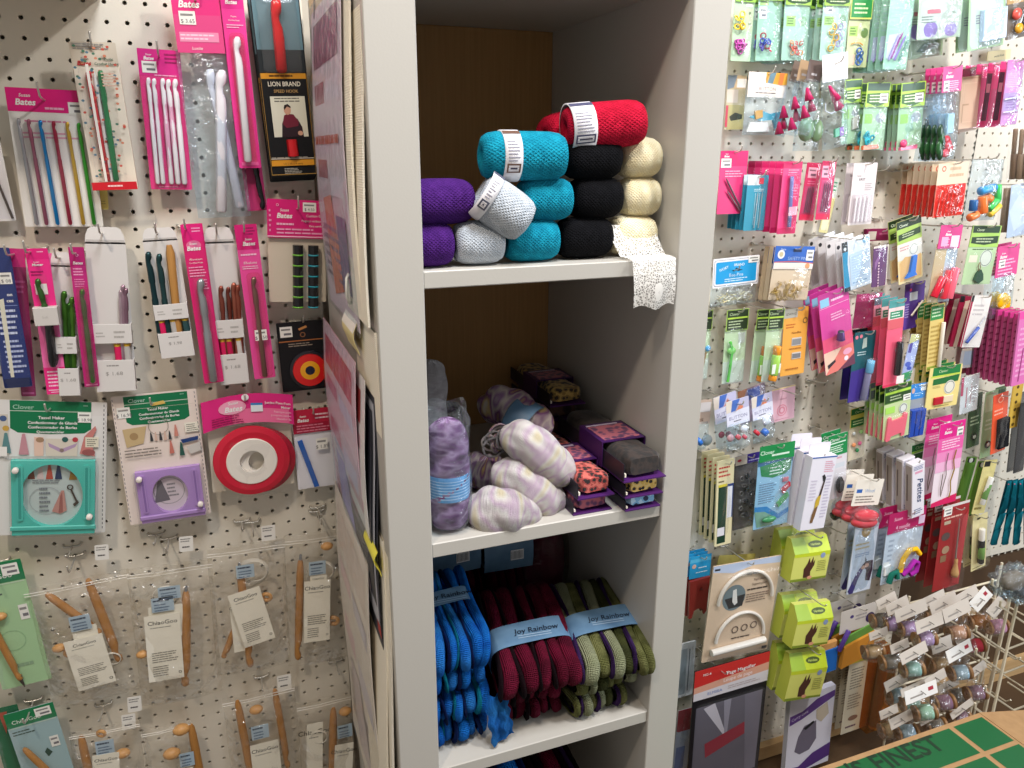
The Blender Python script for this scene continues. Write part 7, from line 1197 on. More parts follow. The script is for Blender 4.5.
N('frame_card', 'green headed white framed card behind the thread boxes', 'notions', 'S4', (600, 35), (808, 28), (560, 620), .050, 'd8e4cc', [('r', .02, .02, .98, .28, 'e8ece0'), ('r', .06, .03, .94, .12, '1f6a34'), ('t', .4, .10, .06, 'Clover', 'cfe3b0'), ('r', .06, .12, .94, .15, '9ad050'), ('r', .06, .16, .94, .26, '2a5a2a'), ('r', .3, .34, .95, .56, 'c4d8c0'), ('r', .62, .62, .70, .85, '4a78b0'), ('r', .56, .64, .62, .84, 'e09a5a'), ('r', .5, .80, .8, .98, '9ad070')], hook='green headed white framed card')
p = N('awl_card', 'front dark red card with a wooden handled awl', 'craft tool', 'S5', (560, 52), (758, 56), (472, 708), .110, '9c2a2c', [('r', .0, .0, 1, .03, 'd8d4d0'), ('price', .06, .03, .36, .12), ('l', .1, .13, .9, .17, 1, 'e8b8a8'), ('r', .12, .18, .36, .22, 'b8a890'), ('e', .24, .36, .16, '5a4a48', .8), ('e', .30, .52, .14, 'a88a70', .9), ('r', .14, .58, .36, .66, '8a6a50'), ('p', [(.8, .2), (1, .1), (1, 1), (.7, .95)], 'b03438')], hook='dark red awl cards', hv=.07)
p.part('awl_blade', lambda b: b.tube([(p.x(.62), -.006, p.z(.18)), (p.x(.66), -.007, p.z(.64))], [.0010, .0022], 'm:a8a098', 10), 'steel awl blade')
p.part('awl_handle', lambda b: b.lathe([(.0028, 0), (.0042, .004), (.0044, .010), (.0040, .014), (.0060, .026), (.0085, .036), (.0092, .042), (.0075, .049), (0, .051)], 'w:d0a468', (p.x(.66), -.009, p.z(.64)), (.05, 0, -1), 20), 'pale wooden handle')
p.blister(.40, .15, .92, 1.0, .020); behind(p, 3, .024, 'dark red awl card behind the front one', 'dark red awl cards')
p = N('yarn_needle_pack', 'bag of yellow, purple and green yarn pieces under a magenta header', 'yarn', 'S5', (142, 108), (420, 92), (75, 655), .100, 'd3d8e2', [('l', .1, .36, .25, .70, 5, 'a8b0c0'), ('r', .02, .68, .18, .80, 'eeeae4')], (.28, 'b01a5c'), [('t', .25, .40, .22, 'Susan', 'f0c4d8', dict(i=.2)), ('l', .5, .4, .9, .5, 1, 'f0b4d0'), ('t', .40, .85, .30, '4 needle', 'f4c4dc', dict(x=.8)), ('r', .82, .45, .98, .85, 'dcc4dc')], 'cool_film', .014, [('path', [(.42, .84), (.48, .66), (.62, .56), (.80, .57), (.92, .66)], .0062, 'f:f2b81c', 'yellow_yarn'), ('path', [(.50, .90), (.66, .84), (.80, .74), (.90, .78), (.88, .90), (.72, .93)], .0062, 'f:a02a9a', 'purple_yarn'), ('path', [(.14, .96), (.20, .84), (.32, .82), (.36, .92)], .0068, 'f:1f6a5a', 'green_yarn'), ('plate', [(.04, .74), (.20, .72), (.20, .86), (.04, .86)], .004, 'g:eeeae6', 'white_piece')], hook='bag of yarn pieces', n=1, step=.03, blabel='magenta headed bag behind the yarn pieces', group='yarn piece bags')
p = N('spool_card', 'front yellow card with a white and green spool, right of the pink needles', 'thread', 'R8', (600, 172), (655, 165), (542, 402), .095, 'd8cc8a', [('r', .05, .02, .5, .12, '20201f'), ('l', .1, .85, .9, .95, 1, '8a7a3a')], it=[('cyl', .40, .80, .62, .30, .0062, 'g:e8e8e4', 'white_spool'), ('cyl', .44, .70, .58, .42, .0064, 'g:6a9a50', 'green_label')], blister=(.1, .2, .98, .9, .014), hook='spool cards with a white spool')
N('spool_card', 'dark green strip card right behind the white and green spool', 'thread', 'R8', (572, 175), (612, 172), (508, 402), .075, '5f8a2f', [('r', .05, .02, .8, .10, '20201f'), ('e', .4, .06, .2, 'd8d8d0', 1), ('r', .7, .15, 1, 1, '4a7424')], th=.004, n=1, step=.030, blabel='dark green strip card further behind the white and green spool', group='green strip cards')
N('spool_card', 'cream card with a black and green spool beside the awl', 'thread', 'R13', (208, 245), (302, 240), (195, 588), .080, 'e0d4a0', [('e', .4, .05, .12, '3a3a30', .5), ('l', .1, .94, .9, .98, 1, '8a7a4a')], it=[('cyl', .42, .86, .46, .22, .0072, 'g:e8e4da', 'white_spool'), ('cyl', .425, .84, .445, .42, .0078, 'g:1c1f1c', 'black_thread'), ('cyl', .43, .76, .445, .54, .0081, 'g:6f9a4a', 'green_label')], blister=(.05, .18, .9, .92, .018), hook='cream card with a black spool', n=2, step=.022, blabel='green edged card behind the black and green spool', group='black spool cards')
for k in range(4):
    p = Pack('fabric_strip', ('leftmost teal fabric strip hanging at the right edge', 'second teal fabric strip from the left at the right edge', 'third teal fabric strip from the left at the right edge', 'rightmost teal fabric strip at the edge of the picture')[k], 'fabric strip', 'S1', (112+24*k, 428), (140+24*k, 424), (42+48*k, 700), .050+.022*k)
    def strip(b):
        for s_ in range(4):
            v0, v1 = s_/4, (s_+1)/4+.01; sw = .5+.28*(s_ % 2)
            b.grid(lambda u, v: (p.x(.5+(u-.5)*1.0+.15*math.sin(v*3+s_)), -.004-.007*math.sin(PI*u)*math.sin(PI*(.1+.8*v)), p.z(v0+(v1-v0)*v)), 6, 8, ('f:177a8c', 'f:13687a')[s_ % 2])
            b.grid(lambda u, v: (p.x(1-u), 0, p.z(v0+(v1-v0)*v)), 1, 2, 'f:0f5a6a')
    p.part('fabric', strip); p.part('pink_stitching', lambda b: [b.ball((p.x(.15+.2*j), -.006, p.z(.05)), .0016, 'g:e86a8a', 6) for j in range(4)], 'row of pink stitches')
    if k == 0: peg_hook(p, .5, .03, HK('teal fabric strips'), up=.008, out=.09)
for k in range(3): N('strip_bag', ('dark grey strip bag above the teal strips', 'yellow hole punched strip above the teal strips', 'black strip bag at the far right edge')[k], 'strip', 'S1', ((150, 60), (142, 10), (172, 100))[k], ((190, 60), (186, 8), (215, 98))[k], ((112, 395), (112, 210), (140, 400))[k], (.05, .07, .08)[k], ('5a5854', 'cfa63c', '2a2a2c')[k], [('r', .1, .05, .9, .95, ('6a6864', 'd8b24a', '38383a')[k])]+([('e', .5, .12+.16*j, .12, '5a4414', 1) for j in range(6)] if k == 1 else []), None, (), 'clear_film' if k != 1 else None, .010)
# ---- row 5
N('ruler_pack', 'tall cream pack with a dark green panel, beside the cabinet', 'craft tool', 'R7', (175, 198), (256, 188), (160, 606), .075, 'e4d8ae', [('l', .1, .06, .85, .20, 3, 'c03a34'), ('l', .1, .22, .5, .26, 1, '6a5a3a'), ('r', .12, .30, .62, .97, '173a28'), ('r', .66, .30, .95, .68, 'e4e4ec'), ('p', [(.62, .28), (1, .28), (1, .68), (.94, .68), (.94, .31), (.62, .31)], '2a3f7a'), ('r', .12, .78, .55, .88, 'e4dfe6'), ('r', .1, .27, .62, .30, 'd8c83a')], th=.004, film='clear_film', bulge=.006, hook='tall cream packs with a green panel', n=3, step=.018, blabel='orange edged tall pack behind the green panel one', group='tall green panel packs')
p = N('bobbin_bag', 'dark see-through bag of black bobbins under a purple header strip', 'bobbins', 'R7', (262, 175), (385, 182), (250, 532), .050, '5a5656', [('r', .05, .15, .95, .97, '6a6668')], (.12, '3f2a8a'), [('r', 0, 0, .45, 1, 'd8c8b8'), ('e', .15, .5, .08, 'c03a4a', .6), ('l', .5, .6, .95, .85, 1, 'c8c0e8')], 'hazy_film', .016, [('ring', .45+.22*(k % 2), .28+.085*k, .0048, .0018, ('g:1c1b1e', 'g:3a383c')[k % 2], 'bobbin') for k in range(8)]+[('ring', .25+.1*(k % 2), .30+.10*k, .0045, .0014, 'g:8a8688', 'bobbin') for k in range(6)], hook='dark bag of bobbins')
p = N('clip_pack', 'pale blue pouch of small clips with a green header, left of the tool boxes', 'clips', 'R7', (380, 128), (548, 98), (348, 528), .105, '9cc8e2', [('r', 0, .17, 1, .24, '1f6a9a'), ('p', [(.06, .24), (.97, .20), (.95, .33), (.80, .38), (.45, .40), (.12, .36)], '1c8a4a'), ('t', .52, .285, .026, 'Wonder Clips', WH, dict(b=.015, r=.03)), ('l', .35, .30, .75, .37, 2, 'dcefe0'), ('l', .08, .45, .60, .70, 9, '6a8aa8'), ('p', [(0, .72), (.35, .74), (.7, .86), (1, .80), (1, .86), (.7, .92), (.3, .80), (0, .78)], '1f84c4'), ('p', [(0, .78), (.3, .80), (.62, .90), (.55, .98), (.1, .98)], '7fa88f')], (.185, '1c8a4a'), [('t', .22, .55, .36, 'Clover', 'd8efdc', dict(b=.01)), ('r', .35, .6, .85, .72, 'd8efdc')], 'cool_film', .012, [('box', .74, .42, .90, .47, .004, 'g:d86a7a', 'pink_clip'), ('plate', [(.72, .56), (.94, .48), (.96, .53), (.76, .61)], .005, 'g:c82038', 'red_clip'), ('plate', [(.62, .72), (.90, .60), (.94, .65), (.66, .77)], .005, 'g:2aa050', 'green_clip'), ('ball', .40, .89, .014, 'g:3f8a58', 'green_clips', (1.3, .4, .5))], hook='pale blue pouch of clips')
p = N('tool_box', 'front white box printed with a black and yellow rotary tool', 'craft tool', 'R7', (602, 162), (720, 150), (540, 512), .110, None, hook='white boxes with a rotary tool')
b = MB(); b.cbox(p.x(0), -.022, 0, p.x(1), 0, p.h, 'e4e0ea', .0008)
p.deco(b, [('r', 0, 0, 1, .02, '4a6aa8'), ('l', .55, .06, .95, .22, 6, 'd89ab0'), ('l', .70, .25, .95, .85, 14, 'c8c0d4'), ('l', .1, .30, .4, .6, 7, 'd0c8d8'), ('p', [(.52, .26), (.60, .24), (.68, .29), (.66, .36), (.58, .33)], '2a2a2c'), ('p', [(.60, .34), (.66, .35), (.60, .52), (.50, .55)], '4a3a38'), ('p', [(.48, .54), (.60, .52), (.58, .66), (.42, .70), (.42, .60)], 'c8a83a'), ('p', [(.42, .70), (.55, .67), (.50, .80), (.44, .90), (.34, .90), (.36, .80)], '7a5a38')], -.0222)
b.build('box', p.e)
p.part('hang_flap', lambda b: b.prism(p.rr(.1, -.14, .95, 0, .004), -.002, -.001, 'e8e4ee'), 'white hang flap'); behind(p, 2, .028, 'white tool box behind the front rotary tool one', 'white rotary tool boxes')
N('marker_card', 'green headed card with a black oval tool in a blister', 'craft tool', 'S7', (445, 52), (592, 48), (432, 545), .075, 'dcd8de', [('l', .3, .34, .8, .40, 1, 'd8a0b0'), ('r', .1, .45, .9, .52, 'cfd4dc')], (.32, '1c8a4a'), [('t', .35, .30, .20, 'Clover', WH, dict(b=.01)), ('r', .1, .36, .9, .42, 'd8efdc'), ('l', .1, .5, .9, .9, 4, 'd8efdc')], None, it=[('ball', .58, .78, .0120, 'g:24262a', 'black_oval_tool', (.85, .5, 1.7)), ('plate', [(.48, .70), (.68, .70), (.68, .86), (.48, .86)], .0008, '5a5a60', 'grey_label', -.013)], blister=(.10, .55, .98, 1.0, .018), hook='green headed black oval tool', n=1, step=.02, blabel='green headed card behind the black oval tool', group='black oval tool cards')
N('bobbin_bag', 'dark bag with black and navy spools under the oval tool', 'bobbins', 'S7', (432, 530), (585, 525), (415, 700), .060, None, (), None, (), 'clear_film', .018, [('cyl', .2, .75, .45, .65, .010, 'g:1c1c20', 'black_spool'), ('cyl', .55, .85, .85, .55, .011, 'g:1a2040', 'navy_spool'), ('ball', .38, .40, .006, 'g:c8c8cc', 'grey_cap')])
# lime boxes
LB = [('front lime green box with a brown hand print, topmost', 'S8', (160, 155), (370, 128), (118, 388), .080), ('front lime green box with a brown hand print, middle of three', 'S8', (180, 545), (392, 512), (128, 772), .105), ('front lime green box with a brown hand print, lowest of three', 'R9', (388, 372), (510, 352), (352, 515), .105)]
def lime_box(label, R, TL, TR, BL, d, hk=None, nb=1, bl=''):
    p = Pack('bandage_box', label, 'box', R, TL, TR, BL, d); b = MB(); w_, h_ = p.w, p.h; t = .032; k = .30*h_
    # slanted upper front
    vs = [(-w_/2, -t, 0), (w_/2, -t, 0), (w_/2, -t, h_-k), (-w_/2, -t, h_-k), (w_/2, -.012, h_), (-w_/2, -.012, h_), (-w_/2, 0, 0), (w_/2, 0, 0), (w_/2, 0, h_), (-w_/2, 0, h_)]
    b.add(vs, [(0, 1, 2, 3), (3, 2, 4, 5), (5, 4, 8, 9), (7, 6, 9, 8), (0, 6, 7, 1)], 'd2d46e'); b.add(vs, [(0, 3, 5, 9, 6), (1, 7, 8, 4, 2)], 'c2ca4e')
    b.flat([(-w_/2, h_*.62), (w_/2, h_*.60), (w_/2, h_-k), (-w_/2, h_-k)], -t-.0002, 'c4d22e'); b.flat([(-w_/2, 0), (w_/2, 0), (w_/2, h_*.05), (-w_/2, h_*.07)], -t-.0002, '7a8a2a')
    p.deco(b, [('p', [(.34, .92), (.32, .70), (.40, .56), (.44, .42), (.48, .56), (.54, .40), (.56, .56), (.60, .48), (.60, .62), (.52, .78), (.54, .94)], '4a2a20'), ('e', .52, .93, .07, 'd89a78', .6), ('e', .80, .40, .065, '8a9ac0', 1), ('l', .68, .52, .95, .80, 6, '9a9a4a')], -t-.0003)
    i0 = len(b.v); q = math.atan2(t-.012, k); L = math.hypot(t-.012, k)
    b.flat([(-w_/2, 0), (w_/2, 0), (w_/2, L), (-w_/2, L)], 0, 'bdd030'); b.flat([(.012+.020*math.cos(a*PI/10), L*.5+.0075*math.sin(a*PI/10)) for a in range(20)], -.0003, '4a5a20'); b.text('Handeze', .012, -.0005, L*.5-.0025, .0075, 'c8d870', 'c', .01); b.flat([(-w_/2, 0), (-w_*.10, 0), (-w_*.16, L), (-w_/2, L)], -.0002, '9cba3c')
    b.xf(Matrix.Translation((0, -t-.0002, h_-k)) @ Matrix.Rotation(-q, 4, 'X'), i0)
    b.build('box', p.e); p.part('hang_flap', lambda b: b.prism(p.rr(.12, -.16, .92, 0, .004), -.0012, -.0002, 'clear_blister'), 'clear hang flap')
    if hk: peg_hook(p, .5, -.08, HK(hk), up=.006, out=.05)
    if nb: behind(p, nb, .042, bl, label)
    return p
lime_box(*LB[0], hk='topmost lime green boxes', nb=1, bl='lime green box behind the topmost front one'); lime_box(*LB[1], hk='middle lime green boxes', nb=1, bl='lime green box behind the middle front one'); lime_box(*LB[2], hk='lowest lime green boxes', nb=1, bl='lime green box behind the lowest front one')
N('yellow_box', 'small yellow card showing above the big beige stand pack', 'card', 'R9', (165, 52), (288, 45), (165, 84), .015, 'e0d27a')
# magnifier stand
p = N('stand_pack', 'large beige pack with a white arched plastic stand', 'magnifier', 'R9', (145, 88), (370, 65), (103, 412), .085, 'd8bfa4', [('p', [(0, 0), (1, 0), (1, .07), (.6, .05), (.3, .10), (0, .06)], 'b8c4dc'), ('r', .02, .03, .10, .05, '2a2a30'), ('e', .36, .36, .17, '6f7f84', 1.05), ('p', [(.22, .36), (.52, .34), (.50, .46), (.30, .47)], '2a2a2c'), ('p', [(.33, .28), (.38, .27), (.42, .42), (.38, .44), (.34, .40)], 'e4e2de'), ('t', .60, .145, .034, 'ding Stand', '2a2018', dict(b=.01, r=.03)), ('t', .72, .215, .034, 'Rigid pliable', '4a2a1c', dict(x=.85)), ('t', .72, .262, .034, 'Support pliant', '4a2a1c', dict(x=.85)), ('l', .54, .285, .95, .32, 1, '3a2a20'), ('l', .54, .34, .95, .44, 4, '8a7464'), ('o', .44, .705, .05, .012, '5a4a40'), ('o', .58, .70, .05, .012, '5a4a40'), ('o', .72, .69, .05, .012, '5a4a40'), ('l', .4, .78, .75, .81, 1, '4a3a30'), ('r', .90, .95, .98, .98, '2a2a30')], th=.003, hook='large beige stand pack', hv=.03)
def archbar(cu, cv, r0, wv, m, y):
    def go(b):
        P = [(p.x(cu)+r0*p.w*math.cos(a), y-.003, p.z(cv)+r0*p.w*1.02*math.sin(a)) for a in [PI*k/20 for k in range(21)]]; b.tube(P, wv, m, 8)
    return go
p.part('plastic_arch', archbar(.52, .40, .40, .0042, 'g:e6dcd0', -.004), 'white plastic arch'); p.part('plastic_arch', archbar(.52, .80, .36, .0038, 'g:eee6dc', -.004), 'white plastic arch')
p.part('plastic_base', lambda b: b.tube([(p.x(.10), -.010, p.z(.89)), (p.x(.90), -.010, p.z(.86))], .0075, 'g:efe9e0', 12), 'white plastic base bar'); p.blister(.04, .08, .96, .97, .018)
p = N('magnifier_pack', 'black framed sheet magnifier pack with a red and white header', 'magnifier', 'R9', (82, 442), (332, 390), (52, 850), .095, '1a181c', [('r', .05, .30, .95, .97, '6a6672'), ('p', [(.15, .32), (.30, .30), (.48, .58), (.44, .58)], 'cfcad4'), ('p', [(.42, .30), (.52, .30), (.50, .58), (.46, .58)], '9a96a4'), ('p', [(.20, .62), (.80, .52), (.82, .62), (.22, .74)], '9a2a3c'), ('p', [(.70, .30), (.95, .30), (.95, .97), (.80, .97)], '7a7684')], (.235, 'c8302c'), [('p', [(0, .55), (1, .35), (1, 1), (0, 1)], 'd8a088'), ('p', [(0, .75), (1, .62), (1, 1), (0, 1)], 'd6d0d4'), ('t', .62, .38, .17, 'Page Magnifier', WH, dict(b=.012, r=.02)), ('t', .58, .60, .17, 'Loupe de page', 'f4e0dc', dict(b=.01, r=.02)), ('t', .16, .22, .12, 'MG-6', WH), ('t', .28, .90, .14, 'ELMIRA', '7a8ac0', dict(x=1.1)), ('l', .45, .76, .95, .9, 2, 'b8a8a8')], None, th=.003, hook='black framed sheet magnifier', hu=.35, hv=.06)
p.blister(.05, .28, .97, .99, .006, y=-.003)
q = N('knife_pack', 'blue headed pack with a dark red plastic guard, against the cabinet', 'craft tool', 'R9', (68, 58), (138, 55), (52, 262), .045, None, (), (.36, '2a9ad0'), [('r', 0, .12, 1, .28, '5ab8e0'), ('l', .4, .5, .9, .6, 1, 'e0f0f8'), ('e', .2, .45, .10, 'd8b0a0', 1), ('l', .3, .7, .9, .8, 1, 'd8ecf4')], None, it=[('plate', [(.0, .38), (.95, .36), (.92, .92), (.80, .98), (.74, .90), (.62, .86), (.48, .86), (.30, .88), (.22, 1.0), (.08, 1.0)], .006, 'g:8a2f2a', 'red_guard'), ('plate', [(.45, .55), (.55, .50), (.65, .55)], .001, '5a1a18', 'dark_mark', -.007)], hook='dark red plastic guard', n=2, step=.012, blabel='blue headed pack behind the dark red guard', group='dark red guard packs')
N('frame_pack', 'white framed pack half hidden by the cabinet, below the red guard', 'notions', 'R9', (30, 350), (84, 342), (18, 530), .030, 'd8dce0', [('r', .1, .1, .5, .95, 'a8b4bc'), ('r', .62, .12, .68, .9, '6a7078')], th=.004, film='clear_film')
N('red_dot_pack', 'red and white pack at the bottom, half hidden by the cabinet', 'notions', 'R9', (28, 575), (78, 560), (5, 800), .025, 'dcd8e4', [('r', 0, 0, 1, .32, 'c83038'), ('p', [(0, .3), (1, .45), (1, .5), (0, .36)], 'e8e4ea'), ('r', .1, .55, .7, .9, '8a94c4')], film='cool_film', bulge=.008)
p = N('printed_box', 'white and purple box with a picture of a grey case, at the bottom', 'box', 'R12', (400, 338), (672, 222), (362, 800), .090, 'd4d2de', [('p', [(.02, .22), (.3, .20), (.6, .10), (1, .06), (1, .14), (.65, .22), (.3, .30), (.02, .34)], '5a3a80'), ('t', .24, .265, .050, 'Carry case', 'd8d0e8', dict(r=.28, i=.2)), ('p', [(.24, .52), (.36, .40), (.62, .38), (.66, .62), (.52, .74), (.30, .76), (.18, .70)], '6a6474'), ('p', [(.34, .43), (.56, .37), (.58, .40), (.40, .46)], '1a1a1e'), ('p', [(.60, .24), (.84, .18), (.90, .34), (.74, .42), (.62, .36)], 'b8ac9a'), ('p', [(0, .90), (.3, .92), (.6, .80), (1, .74), (1, .92), (.5, .98), (0, 1)], '4f2f74')], th=.014, hook='white and purple box', hu=.6, hv=.02)
p = N('brush_pack', 'white headed pack with a purple handled brush and an orange bristle sheet', 'brushes', 'R11', (98, 245), (275, 185), (72, 505), .080, None, (), (.40, 'd4ccc4'), [('e', .30, .35, .05, '4a3a80', .8), ('l', .4, .3, .8, .6, 2, 'a8a0a0'), ('e', .80, .62, .12, '3a2a5a', 1), ('e', .80, .62, .05, '9a94a8', 1)], None, it=[('plate', [(.02, .50), (.9, .36), (.92, .52), (.04, .64)], .004, 'f:6a9a48', 'green_sheet'), ('plate', [(.10, .62), (.92, .50), (.90, .90), (.06, 1.0)], .010, 'f:d8923a', 'orange_bristles'), ('cyl', -.02, .66, .20, .34, .0055, 'g:5a3f94', 'purple_handle')], hook='orange bristle sheet', n=1, step=.04, blabel='pack with a purple handle behind the orange bristles', group='orange bristle packs')
N('cloth_pack', 'blue folded cloth beside the orange bristle sheet', 'cloth', 'R11', (-15, 410), (70, 378), (-25, 530), .070, None, it=[('box', 0, .1, 1, 1, .012, 'f:2a6cc0', 'blue_cloth'), ('box', 0, -.15, .95, .12, .010, 'f:d8a060', 'orange_cloth')])
p = N('tube_card', 'cream card with a tall amber tube, left of the thread spools', 'craft tool', 'R10', (38, 350), (178, 372), (0, 645), .080, 'd4cab2', [('r', 0, 0, .4, .12, 'd8d050'), ('l', .08, .18, .42, .45, 8, '8a8070'), ('l', .08, .50, .42, .70, 6, '9a8a78'), ('e', .26, .82, .12, '8a6a58', .5), ('l', .1, .90, .4, .95, 1, '6a4a5a')], it=[('cyl', .72, .97, .78, .06, .0115, 'g:8a4c12', 'amber_tube'), ('cyl', .72, .99, .722, .955, .0125, 'g:a8702a', 'tube_cap')], blister=(.46, .02, 1.0, 1.0, .026, 'amber_film'), hook='cream card with an amber tube', n=2, step=.02, blabel='cream card behind the amber tube', group='amber tube cards')
N('handwork_leaflet', 'pale blue leaflet with a crest and two hands sewing', 'leaflet', 'P', (854.7, 527.5), (877.8, 527.5), (845.8, 594.5), .085, 'ccd4e2', [('e', .50, .08, .20, 'b08a4a', 1.2), ('e', .50, .08, .10, 'd8b890', 1.3), ('l', .12, .24, .9, .36, 2, 'c8b48a'), ('l', .15, .40, .85, .46, 2, '8aa0c0'), ('p', [(.10, 1.0), (.02, .95), (.30, .70), (.55, .58), (.62, .62), (.40, .80), (.25, 1)], '3a3470'), ('p', [(.50, .60), (.66, .54), (.95, .55), (.98, .70), (.92, .86), (.72, .84), (.72, .68)], '3a2838'), ('e', .70, .61, .10, 'c89a88', .8), ('e', .56, .63, .09, 'd0a490', .8), ('p', [(.62, .56), (.60, .48), (.66, .52)], '4a4a5a')], th=.002, film='cool_film', bulge=.004, hook='pale blue sewing leaflet', n=1, step=.02, blabel='dark blue edged leaflet behind the sewing one', group='sewing leaflets')
# empty hooks seen on the right boards
for k, (R, x, y, t, ln) in enumerate((('R4', 175, 152, 'left of the red needle packs', .05), ('R4', 70, 150, 'above the lilac pin card', .05), ('R5', 530, 430, 'below the pink thimble card', .05), ('R7', 95, 185, 'beside the cabinet above the cream pack', .06), ('R7', 705, 505, 'below the black spools', .06), ('R11', 60, 60, 'left of the sewing leaflet', .04))):
    w_ = at_y(*PX(R, (x, y)), BOARD); wire_hook(w_.x, w_.z, ln, 'bare wire peg hook '+t, .006)
# ------------------------------------------------------------------ thread spools on their wire rack, and the carton
RY = 1.02
yarn_cols = dict(l='a88fbc', g='8f9a8f', t='86b0aa', b='98b4c6', p='c09478', k='c08fac', r='9a2f38', m='98c4ae', v='84667a', w='a8906e', a='8a5a2c', n='6e6860')
def spool_bag(x, y, hw, hh, hx, hy, rot, c, label, Y, white=False, n=[0]):
    """one spool of thread in a clear bag under a small paper header; x, y spool centre and hx, hy header centre in region R10"""
    s = at_y(*PX('R10', (x, y)), Y); h = at_y(*PX('R10', (hx, hy)), Y-.012); k = (at_y(*PX('R10', (hx+10, hy)), Y)-at_y(*PX('R10', (hx, hy)), Y)).length/10
    e = empty('thread_spool', Matrix.Translation(s)); tag(e, label, 'thread spool', 'thread spools on the wire rack')
    A = Vector((.93, -.30, .10)).normalized(); L = .044; r = .0165
    b = MB(); b.lathe([(.003, 0), (r, 0), (r, .005), (r*.55, .008), (r*.55, L-.008), (r, L-.005), (r, L), (.003, L), (.003, 0)], 'w:8f683f', -A*L/2, A, 20, None, True); b.build('wooden_spool', e)
    b = MB(); b.lathe([(r*.5, .0085), (r*.93, .009), (r*.97, L/2), (r*.93, L-.009), (r*.5, L-.0085)], 'f:'+yarn_cols[c], -A*L/2, A, 22); b.build('thread', e)
    o = h-s; w_, h_ = hw*k*.92, hh*k*.80; b = MB(); b.prism([(-w_/2, -h_/2), (w_/2, -h_/2), (w_/2, h_/2), (-w_/2, h_/2)], -.0005, .0005, 'eceae6' if white else 'cfc6bc')
    b.flat([(-w_*.35, -h_*.20), (w_*.05, -h_*.20), (w_*.05, -h_*.08), (-w_*.35, -h_*.08)], -.0007, '9a948e'); b.tube([(0, -.012, -h_*.02), (0, .002, h_*.12)], .0010, 'm:8a867e', 5); 
    if white: b.flat([(w_*.22, -h_*.1), (w_*.38, -h_*.1), (w_*.38, h_*.18), (w_*.22, h_*.18)], -.0007, 'a83040')
    M = Matrix.Translation(o) @ Matrix.Rotation(-rot, 4, 'Y') @ Matrix.Rotation(-.30, 4, 'X'); b.xf(M); b.build('header_card', e, None, 'small paper header card')
    b = MB(); Lz = (o.length)
    def bag(u, v):
        a = 2*PI*u; q = v; c_ = o*(1-q)*.9+Vector((0, 0, -.016))*q; rx = w_*.45*(1-q)+.027*q; ry = .003*(1-q)+.020*q; f = 1 if v < .9 else math.sqrt(max(0, 1-((v-.9)/.1)**2))
        return c_+Vector((math.cos(a)*rx*f*(1+.05*math.sin(3*a+7*v)), math.sin(a)*ry*f, -.006*q))
    b.grid(bag, 18, 9, 'hazy_film'); b.build('plastic_bag', e); return e
SP = [  # spool x,y  header w,h,x,y  turn  thread  label
 (152, 222, 70, 34, 172, 150, .25, 'n', 'spool under the leftmost header of the top rack row', 1.10), (195, 235, 78, 36, 212, 168, .25, 'l', 'second spool from the left in the top rack row', 1.08), (255, 252, 112, 40, 262, 186, .15, 'l', 'lilac spool under a wide grey header, top rack row', 1.05), (312, 290, 96, 40, 330, 232, .12, 'l', 'bright lilac spool in front, below the wide grey header', 1.00),
 (345, 205, 80, 30, 345, 142, .2, 'w', 'spool at the back of the top rack row, in the middle', 1.14), (392, 215, 92, 44, 382, 160, .25, 'n', 'spool behind the peach one in the top rack row', 1.10), (432, 268, 92, 44, 430, 186, .2, 'p', 'peach spool with a shiny bag, top rack row', 1.03), (468, 200, 70, 34, 470, 128, .3, 'w', 'spool at the back of the top row under a pale header', 1.12), (510, 228, 62, 44, 520, 144, .75, 'a', 'amber spool under a steeply tilted white header', 1.05), (580, 245, 54, 40, 578, 174, .8, 'k', 'pink spool at the right end of the top rack row', 1.00),
 (122, 338, 66, 26, 142, 272, .1, 'w', 'bare looking spool at the left end of the second row', 1.08), (188, 375, 64, 30, 220, 318, .15, 'n', 'grey spool, second in the second rack row', 1.04), (266, 402, 92, 36, 272, 342, .25, 't', 'pale teal spool in front of the second rack row', .98), (368, 385, 70, 40, 375, 312, .1, 'w', 'tan spool right of the pale teal one', 1.02), (442, 415, 84, 40, 440, 336, .25, 'b', 'pale blue spool under a white header, second row', .98), (495, 316, 56, 30, 460, 290, .4, 'r', 'red spool at the right of the second rack row', 1.04),
 (212, 500, 76, 34, 206, 450, .25, 'b', 'pale blue spool at the left of the third rack row', 1.02), (262, 528, 96, 26, 276, 470, .15, 't', 'pale green spool behind the mint one', .99), (312, 562, 112, 42, 299, 488, .08, 'm', 'mint spool under the clearest white header with a red mark', .94), (382, 525, 70, 30, 352, 436, .3, 'v', 'mauve spool right of the mint one', .98), (500, 490, 66, 26, 502, 408, .45, 'v', 'mauve spool at the right end of the third rack row', .98), (430, 500, 70, 26, 400, 462, .2, 'n', 'spool between the two mauve ones', 1.03),
 (184, 628, 62, 28, 180, 560, .15, 'w', 'spool at the left of the lowest rack row', 1.00), (246, 636, 76, 34, 225, 588, .2, 'b', 'pale spool in the lowest rack row, behind the carton', .96), (352, 612, 66, 26, 330, 580, .2, 'n', 'grey spool in the lowest rack row, behind the carton', .97), (440, 580, 76, 22, 450, 548, .4, 'v', 'mauve spool in the lowest row at the right', .98)]
for x, y, hw, hh, hx, hy, rot, c, lab, Y in SP:
    spool_bag(x, y, hw, hh, hx, hy, rot, c, lab, Y, 'red mark' in lab or 'white header' in lab)
